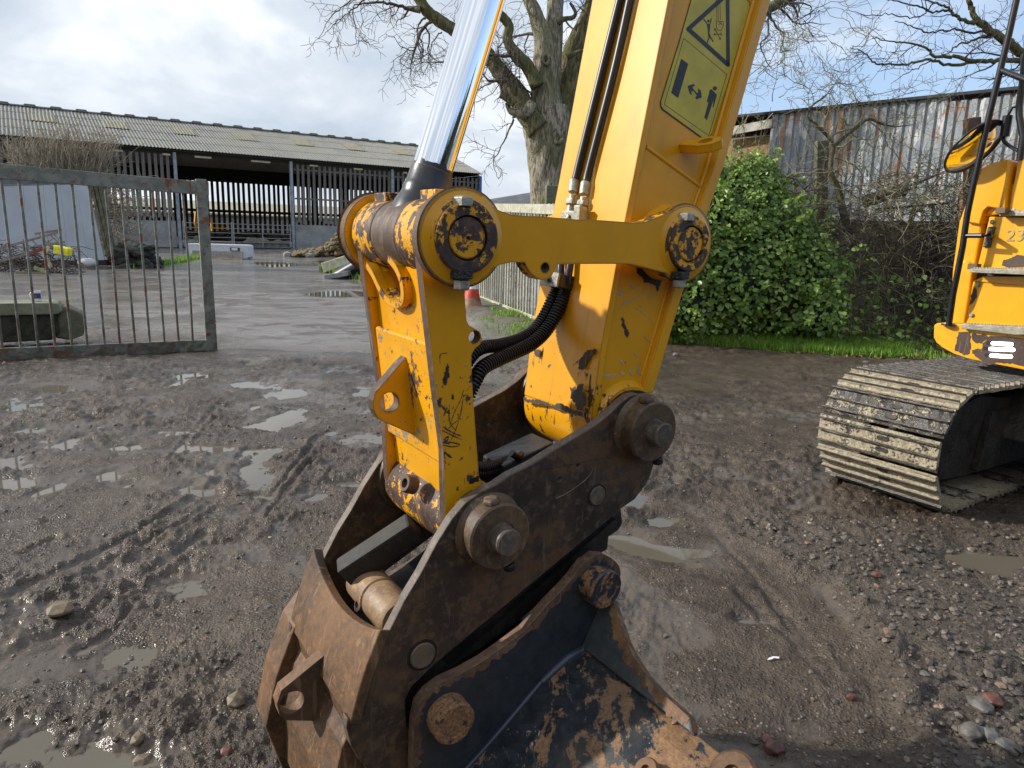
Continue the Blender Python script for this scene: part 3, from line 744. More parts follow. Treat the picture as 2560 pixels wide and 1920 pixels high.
mb = MB(); mb.box(Bp(-3.2, 2.3, 2 * RD - .5), BD * .16, BN * .12, np.array([0, 0, 2.2])); build(mb, 'inner_post', [DSL], barn)
for a, b, nm in ((-16.5, -6.75, 'left'), (.05, SR - .05, 'right')):
    mb = MB(); mb.box(Bp((a + b) / 2, BG + .72, .15), BD * (b - a) / 2, BN * .09, np.array([0, 0, .75])); build(mb, 'concrete_wall', [CONC_W], barn)
mb = MB(); mb.box(Bp(-3, EZ - .18, .1), BD * 13.5, BN * .05, np.array([0, 0, .10]));
build(mb, 'eaves_beam', [DSL], barn)
for z in (EZ - .6, 3.4): 
    mb = MB(); mb.box(Bp(6.7, z, .09), BD * 6.6, BN * .03, np.array([0, 0, .05])); build(mb, 'rail', [SLATM], barn)
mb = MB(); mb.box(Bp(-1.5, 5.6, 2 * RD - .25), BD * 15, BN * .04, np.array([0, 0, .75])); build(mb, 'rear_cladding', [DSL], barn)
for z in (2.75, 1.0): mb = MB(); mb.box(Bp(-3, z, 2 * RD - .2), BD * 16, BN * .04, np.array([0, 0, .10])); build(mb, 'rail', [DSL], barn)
mb = MB(); mb.box(Bp(SR - .04, 3.4, RD), BN * RD, BD * .05, np.array([0, 0, 2.2])); build(mb, 'end_wall', [DSL], barn)
mb = MB(); mb.prism([(0, EZ - .1), (2 * RD, EZ - .1), (RD, RZ - .15)], lambda p, q, t_: Bp(t_, q, p), SR - .08, SR - .0); build(mb, 'gable', [DSL], barn)
mb = MB(); mb.box(Bp(-16.6, 3.2, RD), BN * RD, BD * .05, np.array([0, 0, 2.5])); build(mb, 'end_wall', [DSL], barn)
mb = MB(); mb.box(Bp(-1.5, BG - .02, RD), BD * 15, BN * RD, np.array([0, 0, .03])); build(mb, 'barn_floor', [simple('dark_straw_floor', (.05, .042, .03), .9, bump=.5)], barn)
for s, w in ((-11.3, .55), (-9.4, .5), (-7.0, .4), (-5.1, .9), (-1.9, 1.1), (1.3, .5), (4.2, .6), (7.5, .3)):
    mb = MB(); mb.box(Bp(s, EZ - .30, -.02), BD * w * .5, BN * .02, np.array([0, 0, .05])); build(mb, 'eaves_gap', [simple('pale_straw', (.50, .44, .27), .8)], barn)

# field gates across the barn mouth
def field_gate(s0, s1, label, mats, z0=.42, z1=1.45, n=6, d=.0, base=BG):
    g = thing('field_gate', label, 'gate', Bp((s0 + s1) / 2, base, d), 'tubular gates across the barn mouth'); M_ = mats
    for k in range(n):
        z = base + z0 - .35 + (z1 - z0 + .3) * k / (n - 1); mb = MB(); mb.tube([Bp(s0, z, d), Bp(s1, z, d)], .026, 6); build(mb, 'rail', M_, g, smooth=60)
    for s in (s0, (s0 + s1) / 2, s1): mb = MB(); mb.box(Bp(s, base + (z1 + z0 - .4) / 2 + .05, d), BD * .03, BN * .03, np.array([0, 0, (z1 - z0 + .3) / 2 + .04])); build(mb, 'stile', M_, g)
    return g
GALV = simple('galvanised_gate', (.30, .30, .28), .5, .3)
field_gate(-6.4, -3.75, 'left tubular gate across the dark mouth of the barn', [GALV])
field_gate(-3.65, -.3, 'right tubular gate across the dark mouth of the barn', [GALV])
mb = MB(); mb.box(Bp(-2.0, BG + .22, .12), BD * 1.65, BN * .04, np.array([0, 0, .17])); tag(build(mb, 'timber_board', [SLATM]), 'weathered kick board below the right barn gate', 'board')
mb = MB()
for k in range(60):
    a = -6.2 + RN.rand() * 12; v, f = rock_verts(RN, .25 + .2 * RN.rand()); mb.add(v * np.array([1, 1, .8]) + Bp(a, BG + .5 + RN.rand() * .4, 3 + RN.rand() * 2), f)
tag(build(mb, 'silage', [simple('dark_silage', (.06, .05, .03), .9)]), 'dark heap of silage inside the barn behind the gates', 'silage', kind='stuff')

# buildings and digger beyond the barn, seen through its slats
mb = MB(); X0 = Bp(-3, BG, 22); far = thing('far_shed', 'low pale roofed shed seen through the slats of the barn', 'shed', X0)
mb.prism([(0, 0), (0, 2.3), (4, 3.35), (8, 2.3), (8, 0)], lambda p, q, t_: Bp(t_, BG + q, 22 + p), -22, 14); build(mb, 'wall', [simple('far_wall', (.30, .28, .24), .8)], far)
mb = MB(); mb.prism([(-.3, 2.25), (4, 3.42), (4, 3.52), (-.3, 2.38)], lambda p, q, t_: Bp(t_, BG + q, 22 + p), -22.3, 14.3); build(mb, 'roof', [simple('far_roof', (.42, .38, .27), .8)], far)
dg_ = thing('mini_digger', 'small yellow digger parked beyond the barn slats', 'digger', Bp(-2.3, BG, 16))
YD = simple('far_yellow', (.75, .36, .02), .5)
mb = MB(); mb.beam(Bp(-2.9, 1.2, 16), Bp(-2.7, 2.6, 16), .3, .25); build(mb, 'arm', [YD], dg_)
mb = MB(); mb.beam(Bp(-2.7, 2.55, 16), Bp(-1.6, 2.0, 16), .3, .25); build(mb, 'boom', [YD], dg_)
mb = MB(); mb.box(Bp(-1.2, 1.45, 16), BD * .6, BN * .6, np.array([0, 0, .42])); build(mb, 'body', [YD], dg_, bevel=.1)
mb = MB(); mb.box(Bp(-1.2, .75, 16), BD * .9, BN * .6, np.array([0, 0, .25])); build(mb, 'crawler_track', [DARKF], dg_, bevel=.15)

# white plastic trough on the yard
def up(x, y, Y): return aty(x, y, Y)
ta = gpt(468, 645); tb = gpt(622, 649); td = unit(tb - ta); tn = np.array([-td[1], td[0], 0]); L = np.linalg.norm(tb - ta)
tr = thing('feed_trough', 'long white trough lying in front of the barn gates', 'trough', (ta + tb) / 2)
def tp_(p, q, t_): return ta + td * p + np.array([0, 0, q]) + tn * t_
mb = MB(); mb.prism([(0, .10), (.12, 0.02), (L - .12, .02), (L, .10), (L, .56), (L - .06, .62), (.06, .62), (0, .56)], tp_, .04, .65); build(mb, 'tub', [simple('white_plastic', (.55, .57, .62), .5, var=.08)], tr, bevel=.03)
mb = MB(); mb.box(tp_(L / 2, .17, 0), td * (L / 2 - .25), tn * .06, np.array([0, 0, .16])); build(mb, 'front_panel', [simple('grey_panel', (.33, .31, .28), .6)], tr)
mb = MB(); mb.box(tp_(L / 2, .02, 0), td * (L / 2 - .27), tn * .07, np.array([0, 0, .02])); build(mb, 'timber_sill', [simple('pale_wood', (.55, .40, .25), .7)], tr)
mb = MB(); mb.box(tp_(L * .78, .42, .02), td * .20, tn * .03, np.array([0, 0, .07])); build(mb, 'handle_slot', [simple('brown_slot', (.05, .04, .035), .6)], tr)
mb = MB(); mb.box(tp_(L * .78, .42, .0), td * .13, tn * .03, np.array([0, 0, .05])); build(mb, 'handle_slot', [simple('white_slot', (.6, .6, .62), .6)], tr)
# straw heap by the barn wall
mb = MB()
hay0 = gpt(860, 640); rs_ = np.random.RandomState(9)
for k in range(900):
    a = rs_.rand(); x = 735 + 200 * a; r = .07 + .16 * rs_.rand(); b = gpt(x, 634 + 10 * rs_.rand()); hgt_ = .05 + (.15 + 1.7 * math.exp(-((x - 885) / 62) ** 2)) * rs_.rand() ** .8; v, f = rock_verts(rs_, r); mb.add(v + b + np.array([0, 1.2 * rs_.rand(), hgt_ * .8]), f)
tag(build(mb, 'straw_heap', [simple('old_straw', (.15, .11, .055), .9, var=.5, scale=4, bump=1)], smooth=70), 'heap of old straw and manure against the barn wall', 'straw heap', kind='stuff')
for k, (x, y, s) in enumerate(((818, 640, .45), (775, 643, .3), (720, 642, .28))):
    v, f = rock_verts(rs_, s); mb = MB(); mb.add(v + gpt(x, y) + np.array([0, 0, s * .3]), f); tag(build(mb, 'stone', [CONC]), ['upright broken concrete lump in front of the straw heap', 'grey lump left of the straw heap by the barn wall', 'small brown lump nearest the barn gate post'][k], 'stone')
tyc = gpt(852, 640) + np.array([0, 0, .32]); mb = MB(); mb.tube([tyc + np.array([cos(a) * .28, 0, sin(a) * .28]) for a in np.linspace(0, 2 * pi, 21)], .10, 8); tag(build(mb, 'tyre', [simple('muddy_tyre', (.16, .14, .10), .8)], smooth=60), 'muddy tyre standing by the straw heap', 'tyre')
# rubbish on the verge
rub = gpt(905, 690)
mb = MB(); a = gpt(868, 690) + np.array([0, 0, .22]); b = gpt(888, 672) + np.array([0, 0, .55]); mb.lathe(a + np.array([-.55, .2, .15]), unit([1, .3, .25]), [(0, .22), (1.25, .30)], 16, cap1=False)
mb = MB(); mb.box(gpt(842, 682) + np.array([0, 0, .30]), unit([1, .1, .35]) * .42, unit([0, 1, 0]) * .3, unit([-.3, 0, 1]) * .16); tag(build(mb, 'plastic_tub', [simple('cream_plastic', (.55, .52, .36), .5)], bevel=.02), 'cream plastic tub tipped over on the grass verge', 'tub')
for (x, y), lab in (((878, 694), 'black drain pipe lying on the grass verge beside the cream tub'), ((905, 688), 'shorter black pipe behind the first on the grass verge')):
    c = gpt(x, y) + np.array([0, 0, .22]); d = unit([.75, -.2, .42 if x < 890 else .2]); mb = MB(); mb.lathe(c - d * .5, d, [(0, .24), (1.0, .24), (1.0, .20), (.2, .20)], 20, cap1=False); tag(build(mb, 'drain_pipe', [simple('black_plastic', (.018, .020, .028), .35)], smooth=40), lab, 'pipe')
mb = MB(); mb.box(gpt(845, 696) + np.array([0, 0, .1]), unit([1, .2, .2]) * .35, unit([0, 1, 0]) * .25, np.array([0, 0, .07])); tag(build(mb, 'slab', [simple('grey_slab', (.26, .27, .29), .6)], bevel=.01), 'grey slab leaning below the black pipe', 'slab')
mb = MB(); mb.box(gpt(920, 702) + np.array([0, 0, .12]), np.array([.2, 0, 0]), np.array([0, .15, 0]), np.array([0, 0, .12])); tag(build(mb, 'wooden_block', [simple('block_wood', (.2, .15, .1), .8)], bevel=.01), 'small wooden block beside the black pipe on the verge', 'block')

# ---------------------------------------------------------------- green steel gate on the left
t = NT('peeling_gate_paint'); n1 = t.noise(9, 6, .65, .5); n2 = t.noise(60, 5, .7); n3 = t.noise(5, 6, .7, .8, off=9)
c = t.mix(t.step(n1, .4, .6), (.14, .155, .132), (.225, .235, .20)); c = t.mix(t.math('MULTIPLY', t.step(n2, .5, .7), .5), c, (.26, .26, .21))
c = t.mix(t.step(n3, .57, .59), c, t.mix(n2, (.12, .035, .022), (.28, .10, .06)))
c = t.mix(t.step(t.noise(14, 6, .7, .5, off=20), .60, .63), c, (.085, .085, .04)); c = t.mix(t.step(t.noise(20, 6, .7, .5, off=33), .66, .68), c, (.05, .045, .035))
szg = t.n.new('ShaderNodeSeparateXYZ'); t.l.new(t.tc.outputs['Object'], szg.inputs[0]); lowg = t.step(szg.outputs['Z'], 1.3, .1)
lg = t.math('MULTIPLY', lowg, t.step(t.noise(6, 6, .7, .5, off=60), .35, .55)); c = t.mix(t.math('MULTIPLY', lg, .75), c, t.mix(t.step(n1, .4, .6), (.045, .045, .026), (.13, .075, .045)))
GATE = t.set(c, .6, 0, .4, t.bump(n2, .5, .003))
ga = gpt(0, 901); gb = gpt(544, 873); gd_ = unit(gb - ga); gnn = np.array([-gd_[1], gd_[0], 0])
def gp_(x, y): return pvert(x, y, gb, gd_)
gt = thing('yard_gate', 'tall green steel gate of upright bars with peeling paint, standing open at left', 'gate', (ga + gb) / 2)
tr_a = gp_(0, 428); tr_b = gp_(517, 472)
ext = lambda a, b, k: a - (b - a) * k
mb = MB(); mb.beam(ext(tr_a, tr_b, .35), tr_b + gd_ * .02, .06, .155); build(mb, 'top_rail', [GATE], gt, bevel=.006)
br_a = gp_(0, 886); br_b = gp_(540, 862)
mb = MB(); mb.beam(ext(br_a, br_b, .35), br_b, .06, .14); build(mb, 'bottom_rail', [GATE], gt, bevel=.006)
pa_ = gp_(502, 448); pb_2 = gp_(530, 876)
mb = MB(); mb.beam(pa_ + np.array([0, 0, .0]), pb_2, .125, .062, gnn); build(mb, 'end_post', [GATE], gt, bevel=.006)
mb = MB(); mb.tube([gp_(529, 872), gp_(529, 889)], .012, 8); build(mb, 'drop_bolt', [RIM], gt)
GBR = .0145
bt = [8, 150, 295, 438, 573, 708, 838, 963, 1090, 1215, 1338, 1455]; bb = [165, 305, 440, 575, 695, 835, 955, 1077, 1195, 1312, 1425, 1537]
for k, (x0, x1) in enumerate(zip(bt, bb)):
    a = gp_(*cL(x0, 150 + 95 * x0 / 1455)); b = gp_(*cL(x1, 1498 - 55 * x1 / 1537)); mid_ = (a + b) / 2 + gnn * 0
    if k == 11: mid_ = mid_ + gd_ * .012
    mb = MB(); mb.tube([a, mid_ + gd_ * RN.randn() * .004, b], GBR, 8); build(mb, 'bar', [GATE], gt, smooth=60)
x0s = gp_(*cL(8, 150)); 
for k in range(1, 9):
    a = gp_(*cL(8, 150)) - gd_ * .168 * k; b = gp_(*cL(165, 1495)) - gd_ * .168 * k; mb = MB(); mb.tube([a, b], GBR, 8); build(mb, 'bar', [GATE], gt, smooth=60)
# concrete blocks with the mug
cb0 = gpt(165, 868)
def cbp(p, q, t_): return cb0 + gd_ * p + np.array([0, 0, q]) + gnn * t_
mb = MB(); bx = thing('concrete_block', 'mossy concrete kerb block lying behind the green gate', 'concrete block', cb0)
mb.prism([(-1.6, .05), (-.14, .08), (-.05, .18), (-.07, .40), (-1.6, .40)], cbp, .12, .58); build(mb, 'lower_block', [simple('dark_mossy_block', (.035, .034, .020), .9, var=.6, bump=.8)], bx, bevel=.02)
mb = MB(); mb.prism([(-1.6, .402), (-.05, .402), (.0, .44), (-.04, .53), (-.10, .545), (-1.6, .56)], cbp, .08, .60); build(mb, 'top_slab', [concrete('lichen_concrete', (.15, .15, .10), (.30, .30, .22))], bx, bevel=.015)
mb = MB(); mb.prism([(-.12, .10), (.05, .06), (.20, .12), (.235, .30), (.20, .40), (.02, .50), (-.05, .46)], cbp, .15, .58); build(mb, 'broken_end', [CONC_M], bx, bevel=.03)
mug_c = pvert(92, 740, cb0 + gnn * .3, gd_); mug_c = mug_c.copy()
mgx = cbp(0, .56, .3); mug_c[2] = cb0[2] + .562
mg = thing('mug', 'white mug with a blue and red print standing on the concrete block', 'mug', mug_c)
mb = MB(); mb.lathe(mug_c, (0, 0, 1), [(0, .046), (.003, .048), (.113, .049), (.115, .047), (.113, .044), (.01, .043)], 28, cap1=True); build(mb, 'cup', [simple('white_ceramic', (.75, .76, .78), .2, var=.03)], mg, smooth=40)
mb = MB(); N_ = 18; V = []; F = []
for k in range(N_ + 1):
    a = -1.9 + 1.9 * k / N_
    for z in (.024, .088): V.append(mug_c + np.array([.0497 * cos(a), .0497 * sin(a), z]))
for k in range(N_): F.append((2 * k, 2 * k + 2, 2 * k + 3, 2 * k + 1))
mb.add(V, F); build(mb, 'print_band', [simple('mug_blue', (.04, .06, .20), .3)], mg, smooth=60)
mb = MB(); mb.prism([(0, 0), (.016, .004), (.022, .020), (.012, .030), (.002, .018)], lambda p, q, t_: mug_c + np.array([.012 + p, -.047 - t_, .040 + q]), .0, .004); build(mb, 'red_print', [simple('mug_red', (.5, .06, .05), .3)], mg)
mb = MB(); mb.tube([mug_c + np.array([-.046 - .036 * sin(a), -.01, .058 + .038 * cos(a)]) for a in np.linspace(.15, pi - .15, 10)], .0065, 8); build(mb, 'handle', [simple('white_ceramic_h', (.75, .76, .78), .2, var=.03)], mg, smooth=60)

# white boarding and junk behind the gate
YP = 24.0
wp0 = aty(240, 648, YP); 
wd = unit(np.array([1.0, .12, 0]))
def wpp(x, y): return pvert(x, y, wp0, wd)
wn_ = np.array([-wd[1], wd[0], 0])
pn = thing('white_panel', 'large white boarded panel leaning behind the gate at left', 'panel', gpt(150, 668))
Wt = simple('dirty_white_board', (.40, .44, .49), .6, var=.10, scale=1.2)
def quadp(px, name, mats, parent, d=.05, bevel=.0):
    P = [wpp(*p) for p in px]; mb = MB(); V = P + [p + wn_ * d for p in P]; n = len(P)
    mb.add(V, [tuple(range(n)), tuple(range(2 * n - 1, n - 1, -1))] + [(k, (k + 1) % n, n + (k + 1) % n, n + k) for k in range(n)]); return build(mb, name, mats, parent, bevel=bevel)
xs = [(-180, -190), (-60, -55), (58, 72), (108, 124), (150, 172), (190, 222), (218, 262)]
for (a0, a1), (b0, b1) in zip(xs[:-1], xs[1:]):
    quadp([(a0, 462 + (a0) * .0), (b0 - .7, 459), (b1 - .7, 650 - (b1 < 60) * 0), (a1, 652)], 'board', [Wt], pn)
quadp([(-180, 440), (222, 448), (222, 461), (-180, 470)], 'fascia', [simple('grey_fascia', (.11, .115, .12), .7)], pn, .2)
quadp([(-190, 651), (262, 650), (268, 664), (-190, 664)], 'base_rail', [DSL], pn, .3)
TMB = bark('mossy_timber', (.07, .065, .045), (.20, .19, .13), (.16, .17, .07))
for k, (a0, a1, w) in enumerate(((222, 268, 7), (233, 276, 8), (244, 284, 6))):
    quadp([(a0, 458), (a0 + w, 457), (a1 + w, 648), (a1, 650)], 'edge_timber', [TMB], pn, .15)
# aluminium ladder and other scrap
def lad(pa_, pb_, y0, n, lab):
    a = aty(*pa_, 20.5); b = aty(*pb_, 20.5); d = unit(b - a); up_ = unit(np.cross(d, [0, 1, 0])); up_ = up_ if up_[2] > 0 else -up_
    o = thing('ladder', lab, 'ladder', (a + b) / 2); SM = [simple('dull_ladder', (.20, .17, .15), .5, .2)]
    for s in (-1, 1): mb = MB(); mb.beam(a + up_ * .17 * s, b + up_ * .17 * s, .03, .06); build(mb, 'stile', SM, o)
    for k in range(n): q = a + (b - a) * (k + .5) / n; mb = MB(); mb.tube([q - up_ * .17 + d * .1, q + up_ * .17 - d * .1], .016, 6); build(mb, 'rung', SM, o)
lad((-10, 640), (150, 596), 20.5, 7, 'long ladder leaning on the scrap heap behind the gate')
lad((92, 600), (158, 590), 20.5, 2, 'short ladder section on top of the scrap heap')
YT = aty(158, 627, 20.2); ytb = thing('yellow_tray', 'bright yellow tray lying on the scrap heap behind the gate', 'tray', YT)
mb = MB(); mb.box(YT, unit([1, 0, -.18]) * .20, np.array([0, .12, 0]), unit([.18, 0, 1]) * .11); build(mb, 'tub', [simple('bright_yellow', (.75, .68, .02), .5)], ytb, bevel=.02)
mb = MB(); mb.beam(YT + np.array([-.22, -.02, .13]), YT + np.array([-.02, -.02, .10]), .1, .04); build(mb, 'rim', [simple('bright_yellow2', (.75, .68, .02), .5)], ytb)
sc_items = [((68, 640), (112, 618), (.22, .05, .04), 'dark red steel angle in the scrap heap'), ((104, 636), (122, 616), (.45, .43, .30), 'cream board end poking from the scrap heap'), ((110, 636), (128, 668), (.42, .38, .28), 'pale plank standing in the scrap heap'), ((85, 668), (115, 680), (.32, .34, .14), 'mossy plank at the foot of the scrap heap'), ((40, 682), (115, 685), (.2, .17, .12), 'long pole lying below the scrap heap')]
for (p0, p1, colr, lab) in sc_items:
    mb = MB(); mb.beam(aty(*p0, 20.3), aty(*p1, 20.4), .06, .09); tag(build(mb, 'scrap_piece', [simple('scrap_' + lab[:8].replace(' ', '_'), colr, .7)]), lab, 'scrap')
mb = MB()
for k in range(420):
    c = aty(-60 + 250 * RN.rand(), 688 - 72 * RN.rand() ** 1.4, 20.6 + .7 * RN.rand()); d = RN.randn(3) * np.array([.35, .1, .22]); mb.tube([c, c + d * .5 + np.array([0, 0, .05]), c + d], .012, 3, caps=False)
tag(build(mb, 'brushwood', [TWIG], fixn=False), 'tangle of dead brushwood and wire round the scrap heap', 'brushwood', kind='stuff')
mb = MB(); v, f = rock_verts(np.random.RandomState(2), .42); mb.add(v * np.array([1, 1, .75]) + gpt(222, 672) + np.array([0, 0, .20]), f); o = build(mb, 'plastic_sack', [simple('white_sack', (.50, .50, .47), .5, var=.3, scale=3, bump=.8)], smooth=180); tag(o, 'bulging white sack on the ground below the white panel', 'sack')
sm = o.modifiers.new('s', 'SUBSURF'); sm.levels = sm.render_levels = 2
mb = MB()
for k in range(70):
    c = gpt(270 + 110 * RN.rand(), 672 - 8 * RN.rand()) + np.array([0, .6 * RN.rand(), .7 * RN.rand() ** 1.5]); v, f = rock_verts(RN, .10 + .22 * RN.rand()); mb.add(v + c, f)
tag(build(mb, 'rubble', [simple('dark_rubble', (.045, .04, .033), .9, var=.6, scale=3)], fixn=False), 'dark rubble heap between the white panel and the barn', 'rubble', kind='stuff')

# ---------------------------------------------------------------- far gate leaf, posts, cone, little shed
fa = gpt(1160, 728); fb = gpt(1372, 822); fd = unit(fb - fa)
def fp_(x, y): return pvert(x, y, fb, fd)
t = NT('cream_gate_paint'); n2 = t.noise(40, 5, .7); c = t.mix(t.step(t.noise(8, 5, .6), .4, .6), (.36, .34, .25), (.47, .46, .36)); c = t.mix(t.step(t.noise(7, 6, .7, .6, off=5), .60, .62), c, (.26, .16, .10)); GC = t.set(c, .6)
g2 = thing('yard_gate', 'cream gate of close upright bars standing open right of the traffic cone', 'gate', (fa + fb) / 2)
mb = MB(); mb.beam(fp_(1150, 516), fp_(1400, 524), .06, .16); build(mb, 'top_rail', [GC], g2, bevel=.005)
ba, bb_ = fp_(*cG(120, 1205)), fp_(*cG(720, 1440)); ba = ba + (ba - bb_) * .15
mb = MB(); mb.beam(ba, bb_ + (bb_ - ba) * .25, .06, .15); build(mb, 'bottom_rail', [GC], g2, bevel=.005)
nb = 33
for k in range(nb):
    s = (k + .5) / nb; a = ba + (bb_ + (bb_ - ba) * .25 - ba) * s; a = a.copy()
    top_ = pvert(1280, 519, fb, fd)[2]; b = a.copy(); b[2] = top_
    mb = MB(); mb.tube([a, b + fd * RN.randn() * .01], .019, 6); build(mb, 'bar', [GC], g2, smooth=60)
cp = aty(1384, 540, 12.4); pz = aty(1384, 472, 12.4)[2]; mb = MB(); mb.box((cp[0], 12.4, pz / 2), (.145, 0, 0), (0, .14, 0), (0, 0, pz / 2 + .05)); tag(build(mb, 'gate_post', [CONC_M], bevel=.015), 'square mossy concrete gate post in front of the oak trunk', 'gate post')
# traffic cone
co = gpt(1180, 768); cn_ = thing('traffic_cone', 'dirty red and white traffic cone at the open gate', 'traffic cone', co)
RED = simple('cone_red', (.50, .055, .03), .5, var=.3, scale=6); WHT = simple('cone_white', (.70, .70, .72), .45, var=.1); DRED = simple('cone_muddy', (.28, .16, .11), .7, var=.4, scale=8)
mb = MB(); mb.lathe(co, (0, 0, 1), [(.0, .215), (.02, .205), (.20, .165)], 28); build(mb, 'skirt', [DRED], cn_, smooth=40)
mb = MB(); mb.lathe(co, (0, 0, 1), [(.20, .165), (.38, .125)], 28); build(mb, 'red_band', [RED], cn_, smooth=40)
mb = MB(); mb.lathe(co, (0, 0, 1), [(.38, .127), (.63, .072)], 28); build(mb, 'white_band', [WHT], cn_, smooth=40)
mb = MB(); mb.lathe(co, (0, 0, 1), [(.63, .070), (.76, .042), (.762, .03)], 28); build(mb, 'tip', [RED], cn_, smooth=40)
# small dark roofed shed
sY = 33.0; s0_ = aty(1200, 512, sY); s1_ = aty(1345, 508, sY)
zt0, zt1 = aty(1200, 505, sY)[2], aty(1345, 474, sY + 3)[2]
sh_ = thing('small_shed', 'small shed with a dark sloping roof left of the oak trunk', 'shed', (s0_[0] + 2, sY, 0.2))
mb = MB(); V = [aty(1180, 511, sY), aty(1345, 512, sY), aty(1345, 478, sY + 4), aty(1210, 500, sY + 4)]
V2 = [v - np.array([0, 0, .18]) for v in V]; mb.add(V + V2, [(0, 1, 2, 3), (7, 6, 5, 4), (0, 4, 5, 1), (1, 5, 6, 2), (2, 6, 7, 3), (3, 7, 4, 0)]); build(mb, 'roof', [simple('dark_felt', (.085, .085, .09), .7, var=.4, scale=2)], sh_)
mb = MB(); a = V[0]; b = V[1]; zz = (a[2] - .2) / 2; mb.box(((a[0] + b[0]) / 2, sY + 2, zz), ((b[0] - a[0]) / 2 - .1, 0, 0), (0, 1.9, 0), (0, 0, zz)); build(mb, 'wall', [simple('pale_green_board', (.34, .37, .31), .7)], sh_)

# ---------------------------------------------------------------- corrugated wall on the right with the straw shed
def Wd(x, y, Y): return aty(x, y, Y)
ca_, cb2 = aty(1930, 291, 15.5), aty(2535, 233, 12.6)
cb2 = cb2.copy(); cd = (cb2 - ca_); cd[2] = 0; cd = unit(cd); cnr = np.array([cd[1], -cd[0], 0])
ztop = ca_[2]; zt2 = pvert(2535, 233, ca_, cd)[2]; cl_ = float((cb2 - ca_) @ cd)
cw = thing('corrugated_shed', 'farm shed clad in rusting grey corrugated sheets behind the brambles', 'shed', ca_ * np.array([1, 1, 0]) + cd * 3)
t = NT('rusting_tin'); n1 = t.noise(1.8, 6, .7, 1.2, stretch=(1.6, 1.6, .35)); n2 = t.noise(30, 5, .7); n3 = t.noise(3.5, 6, .75, .8, stretch=(2, 2, .4), off=8)
c = t.mix(t.step(n2, .4, .65), (.23, .26, .285), (.33, .36, .385)); c = t.mix(t.step(n3, .56, .58), c, (.62, .61, .60)); c = t.mix(t.step(n1, .545, .565), c, t.mix(n2, (.20, .09, .045), (.50, .27, .15)))
c = t.mix(t.math('MULTIPLY', t.step(t.noise(7, 6, .7, off=40), .6, .64), .7), c, (.42, .38, .33))
TIN = t.set(c, .5, 0, .4)
xw = 0.0; k = 0
while xw < cl_ + 3.5:
    wv_ = .80 + .06 * RN.rand(); dz = RN.randn() * .03; off = .004 * (k % 2); m = 5; V = []; F = []; P = []
    for i in range(m):
        for fx, fz in ((0, 0), (.30, 0), (.40, .035), (.90, .035), (1.0, 0)): P.append(((i + fx) * wv_ / m, fz))
    tz = ztop + (zt2 - ztop) * xw / cl_ + dz
    for (p, q) in P:
        for z in (1.6, tz): V.append(ca_ * np.array([1, 1, 0]) + cd * (xw + p) + cnr * (q + off) + np.array([0, 0, z]))
    for i in range(len(P) - 1): F.append((2 * i, 2 * i + 2, 2 * i + 3, 2 * i + 1))
    mb = MB(); mb.add(V, F); build(mb, 'tin_sheet', [TIN], cw, fixn=False); xw += wv_ - .03; k += 1
Lw = cl_ + 3.5
def cwp(s, z, d): return ca_ * np.array([1, 1, 0]) + cd * s + cnr * (-d) + np.array([0, 0, z])
mb = MB(); mb.add([cwp(-4.5, ztop + .09, -.12), cwp(Lw, ztop + .09 + (zt2 - ztop) * Lw / cl_, -.12), cwp(Lw, ztop + .2 + (zt2 - ztop) * Lw / cl_, 6), cwp(-4.5, ztop + .2, 6)] + [cwp(-4.5, ztop + .04, -.12), cwp(Lw, ztop + .04 + (zt2 - ztop) * Lw / cl_, -.12), cwp(Lw, ztop + .1, 6), cwp(-4.5, ztop + .1, 6)], [(0, 1, 2, 3), (7, 6, 5, 4), (0, 4, 5, 1), (3, 2, 6, 7), (0, 3, 7, 4), (1, 5, 6, 2)]); build(mb, 'roof', [simple('dark_roof_edge', (.03, .03, .033), .7)], cw)
a = pvert(1790, 335, ca_, cd); b = pvert(1932, 308, ca_, cd); mb = MB(); mb.beam(a, b, .06, .17); build(mb, 'fascia_board', [simple('old_white_board', (.40, .38, .33), .7)], cw)
mb = MB(); mb.box(cwp(-2, 2.4, 3.4), cd * 2.6, cnr * .05, np.array([0, 0, 2.0])); build(mb, 'back_wall', [DSL], cw)
mb = MB(); mb.box(cwp(2, 2.2, .35), cd * 8, cnr * .03, np.array([0, 0, 1.6])); build(mb, 'inner_wall', [DSL], cw)
mb = MB(); mb.beam(aty(2430, 560, 11.6), aty(2430, 295, 11.6), .22, .12, (0, 1, 0)); q = aty(2428, 300, 11.55)
stc = mb; o = build(mb, 'steel_post', [rusty('rusty_stanchion', (.05, .03, .022), (.14, .075, .05), (.28, .15, .10), seed=70)], bevel=.01); tag(o, 'rusty steel stanchion standing in front of the corrugated shed', 'steel post')
mb = MB(); mb.beam(aty(2050, 560, 12.6), aty(2054, 352, 12.6), .20, .14, (0, 1, 0)); tag(build(mb, 'concrete_post', [CONC_M], bevel=.01), 'grey green concrete post among the thorn branches', 'post')
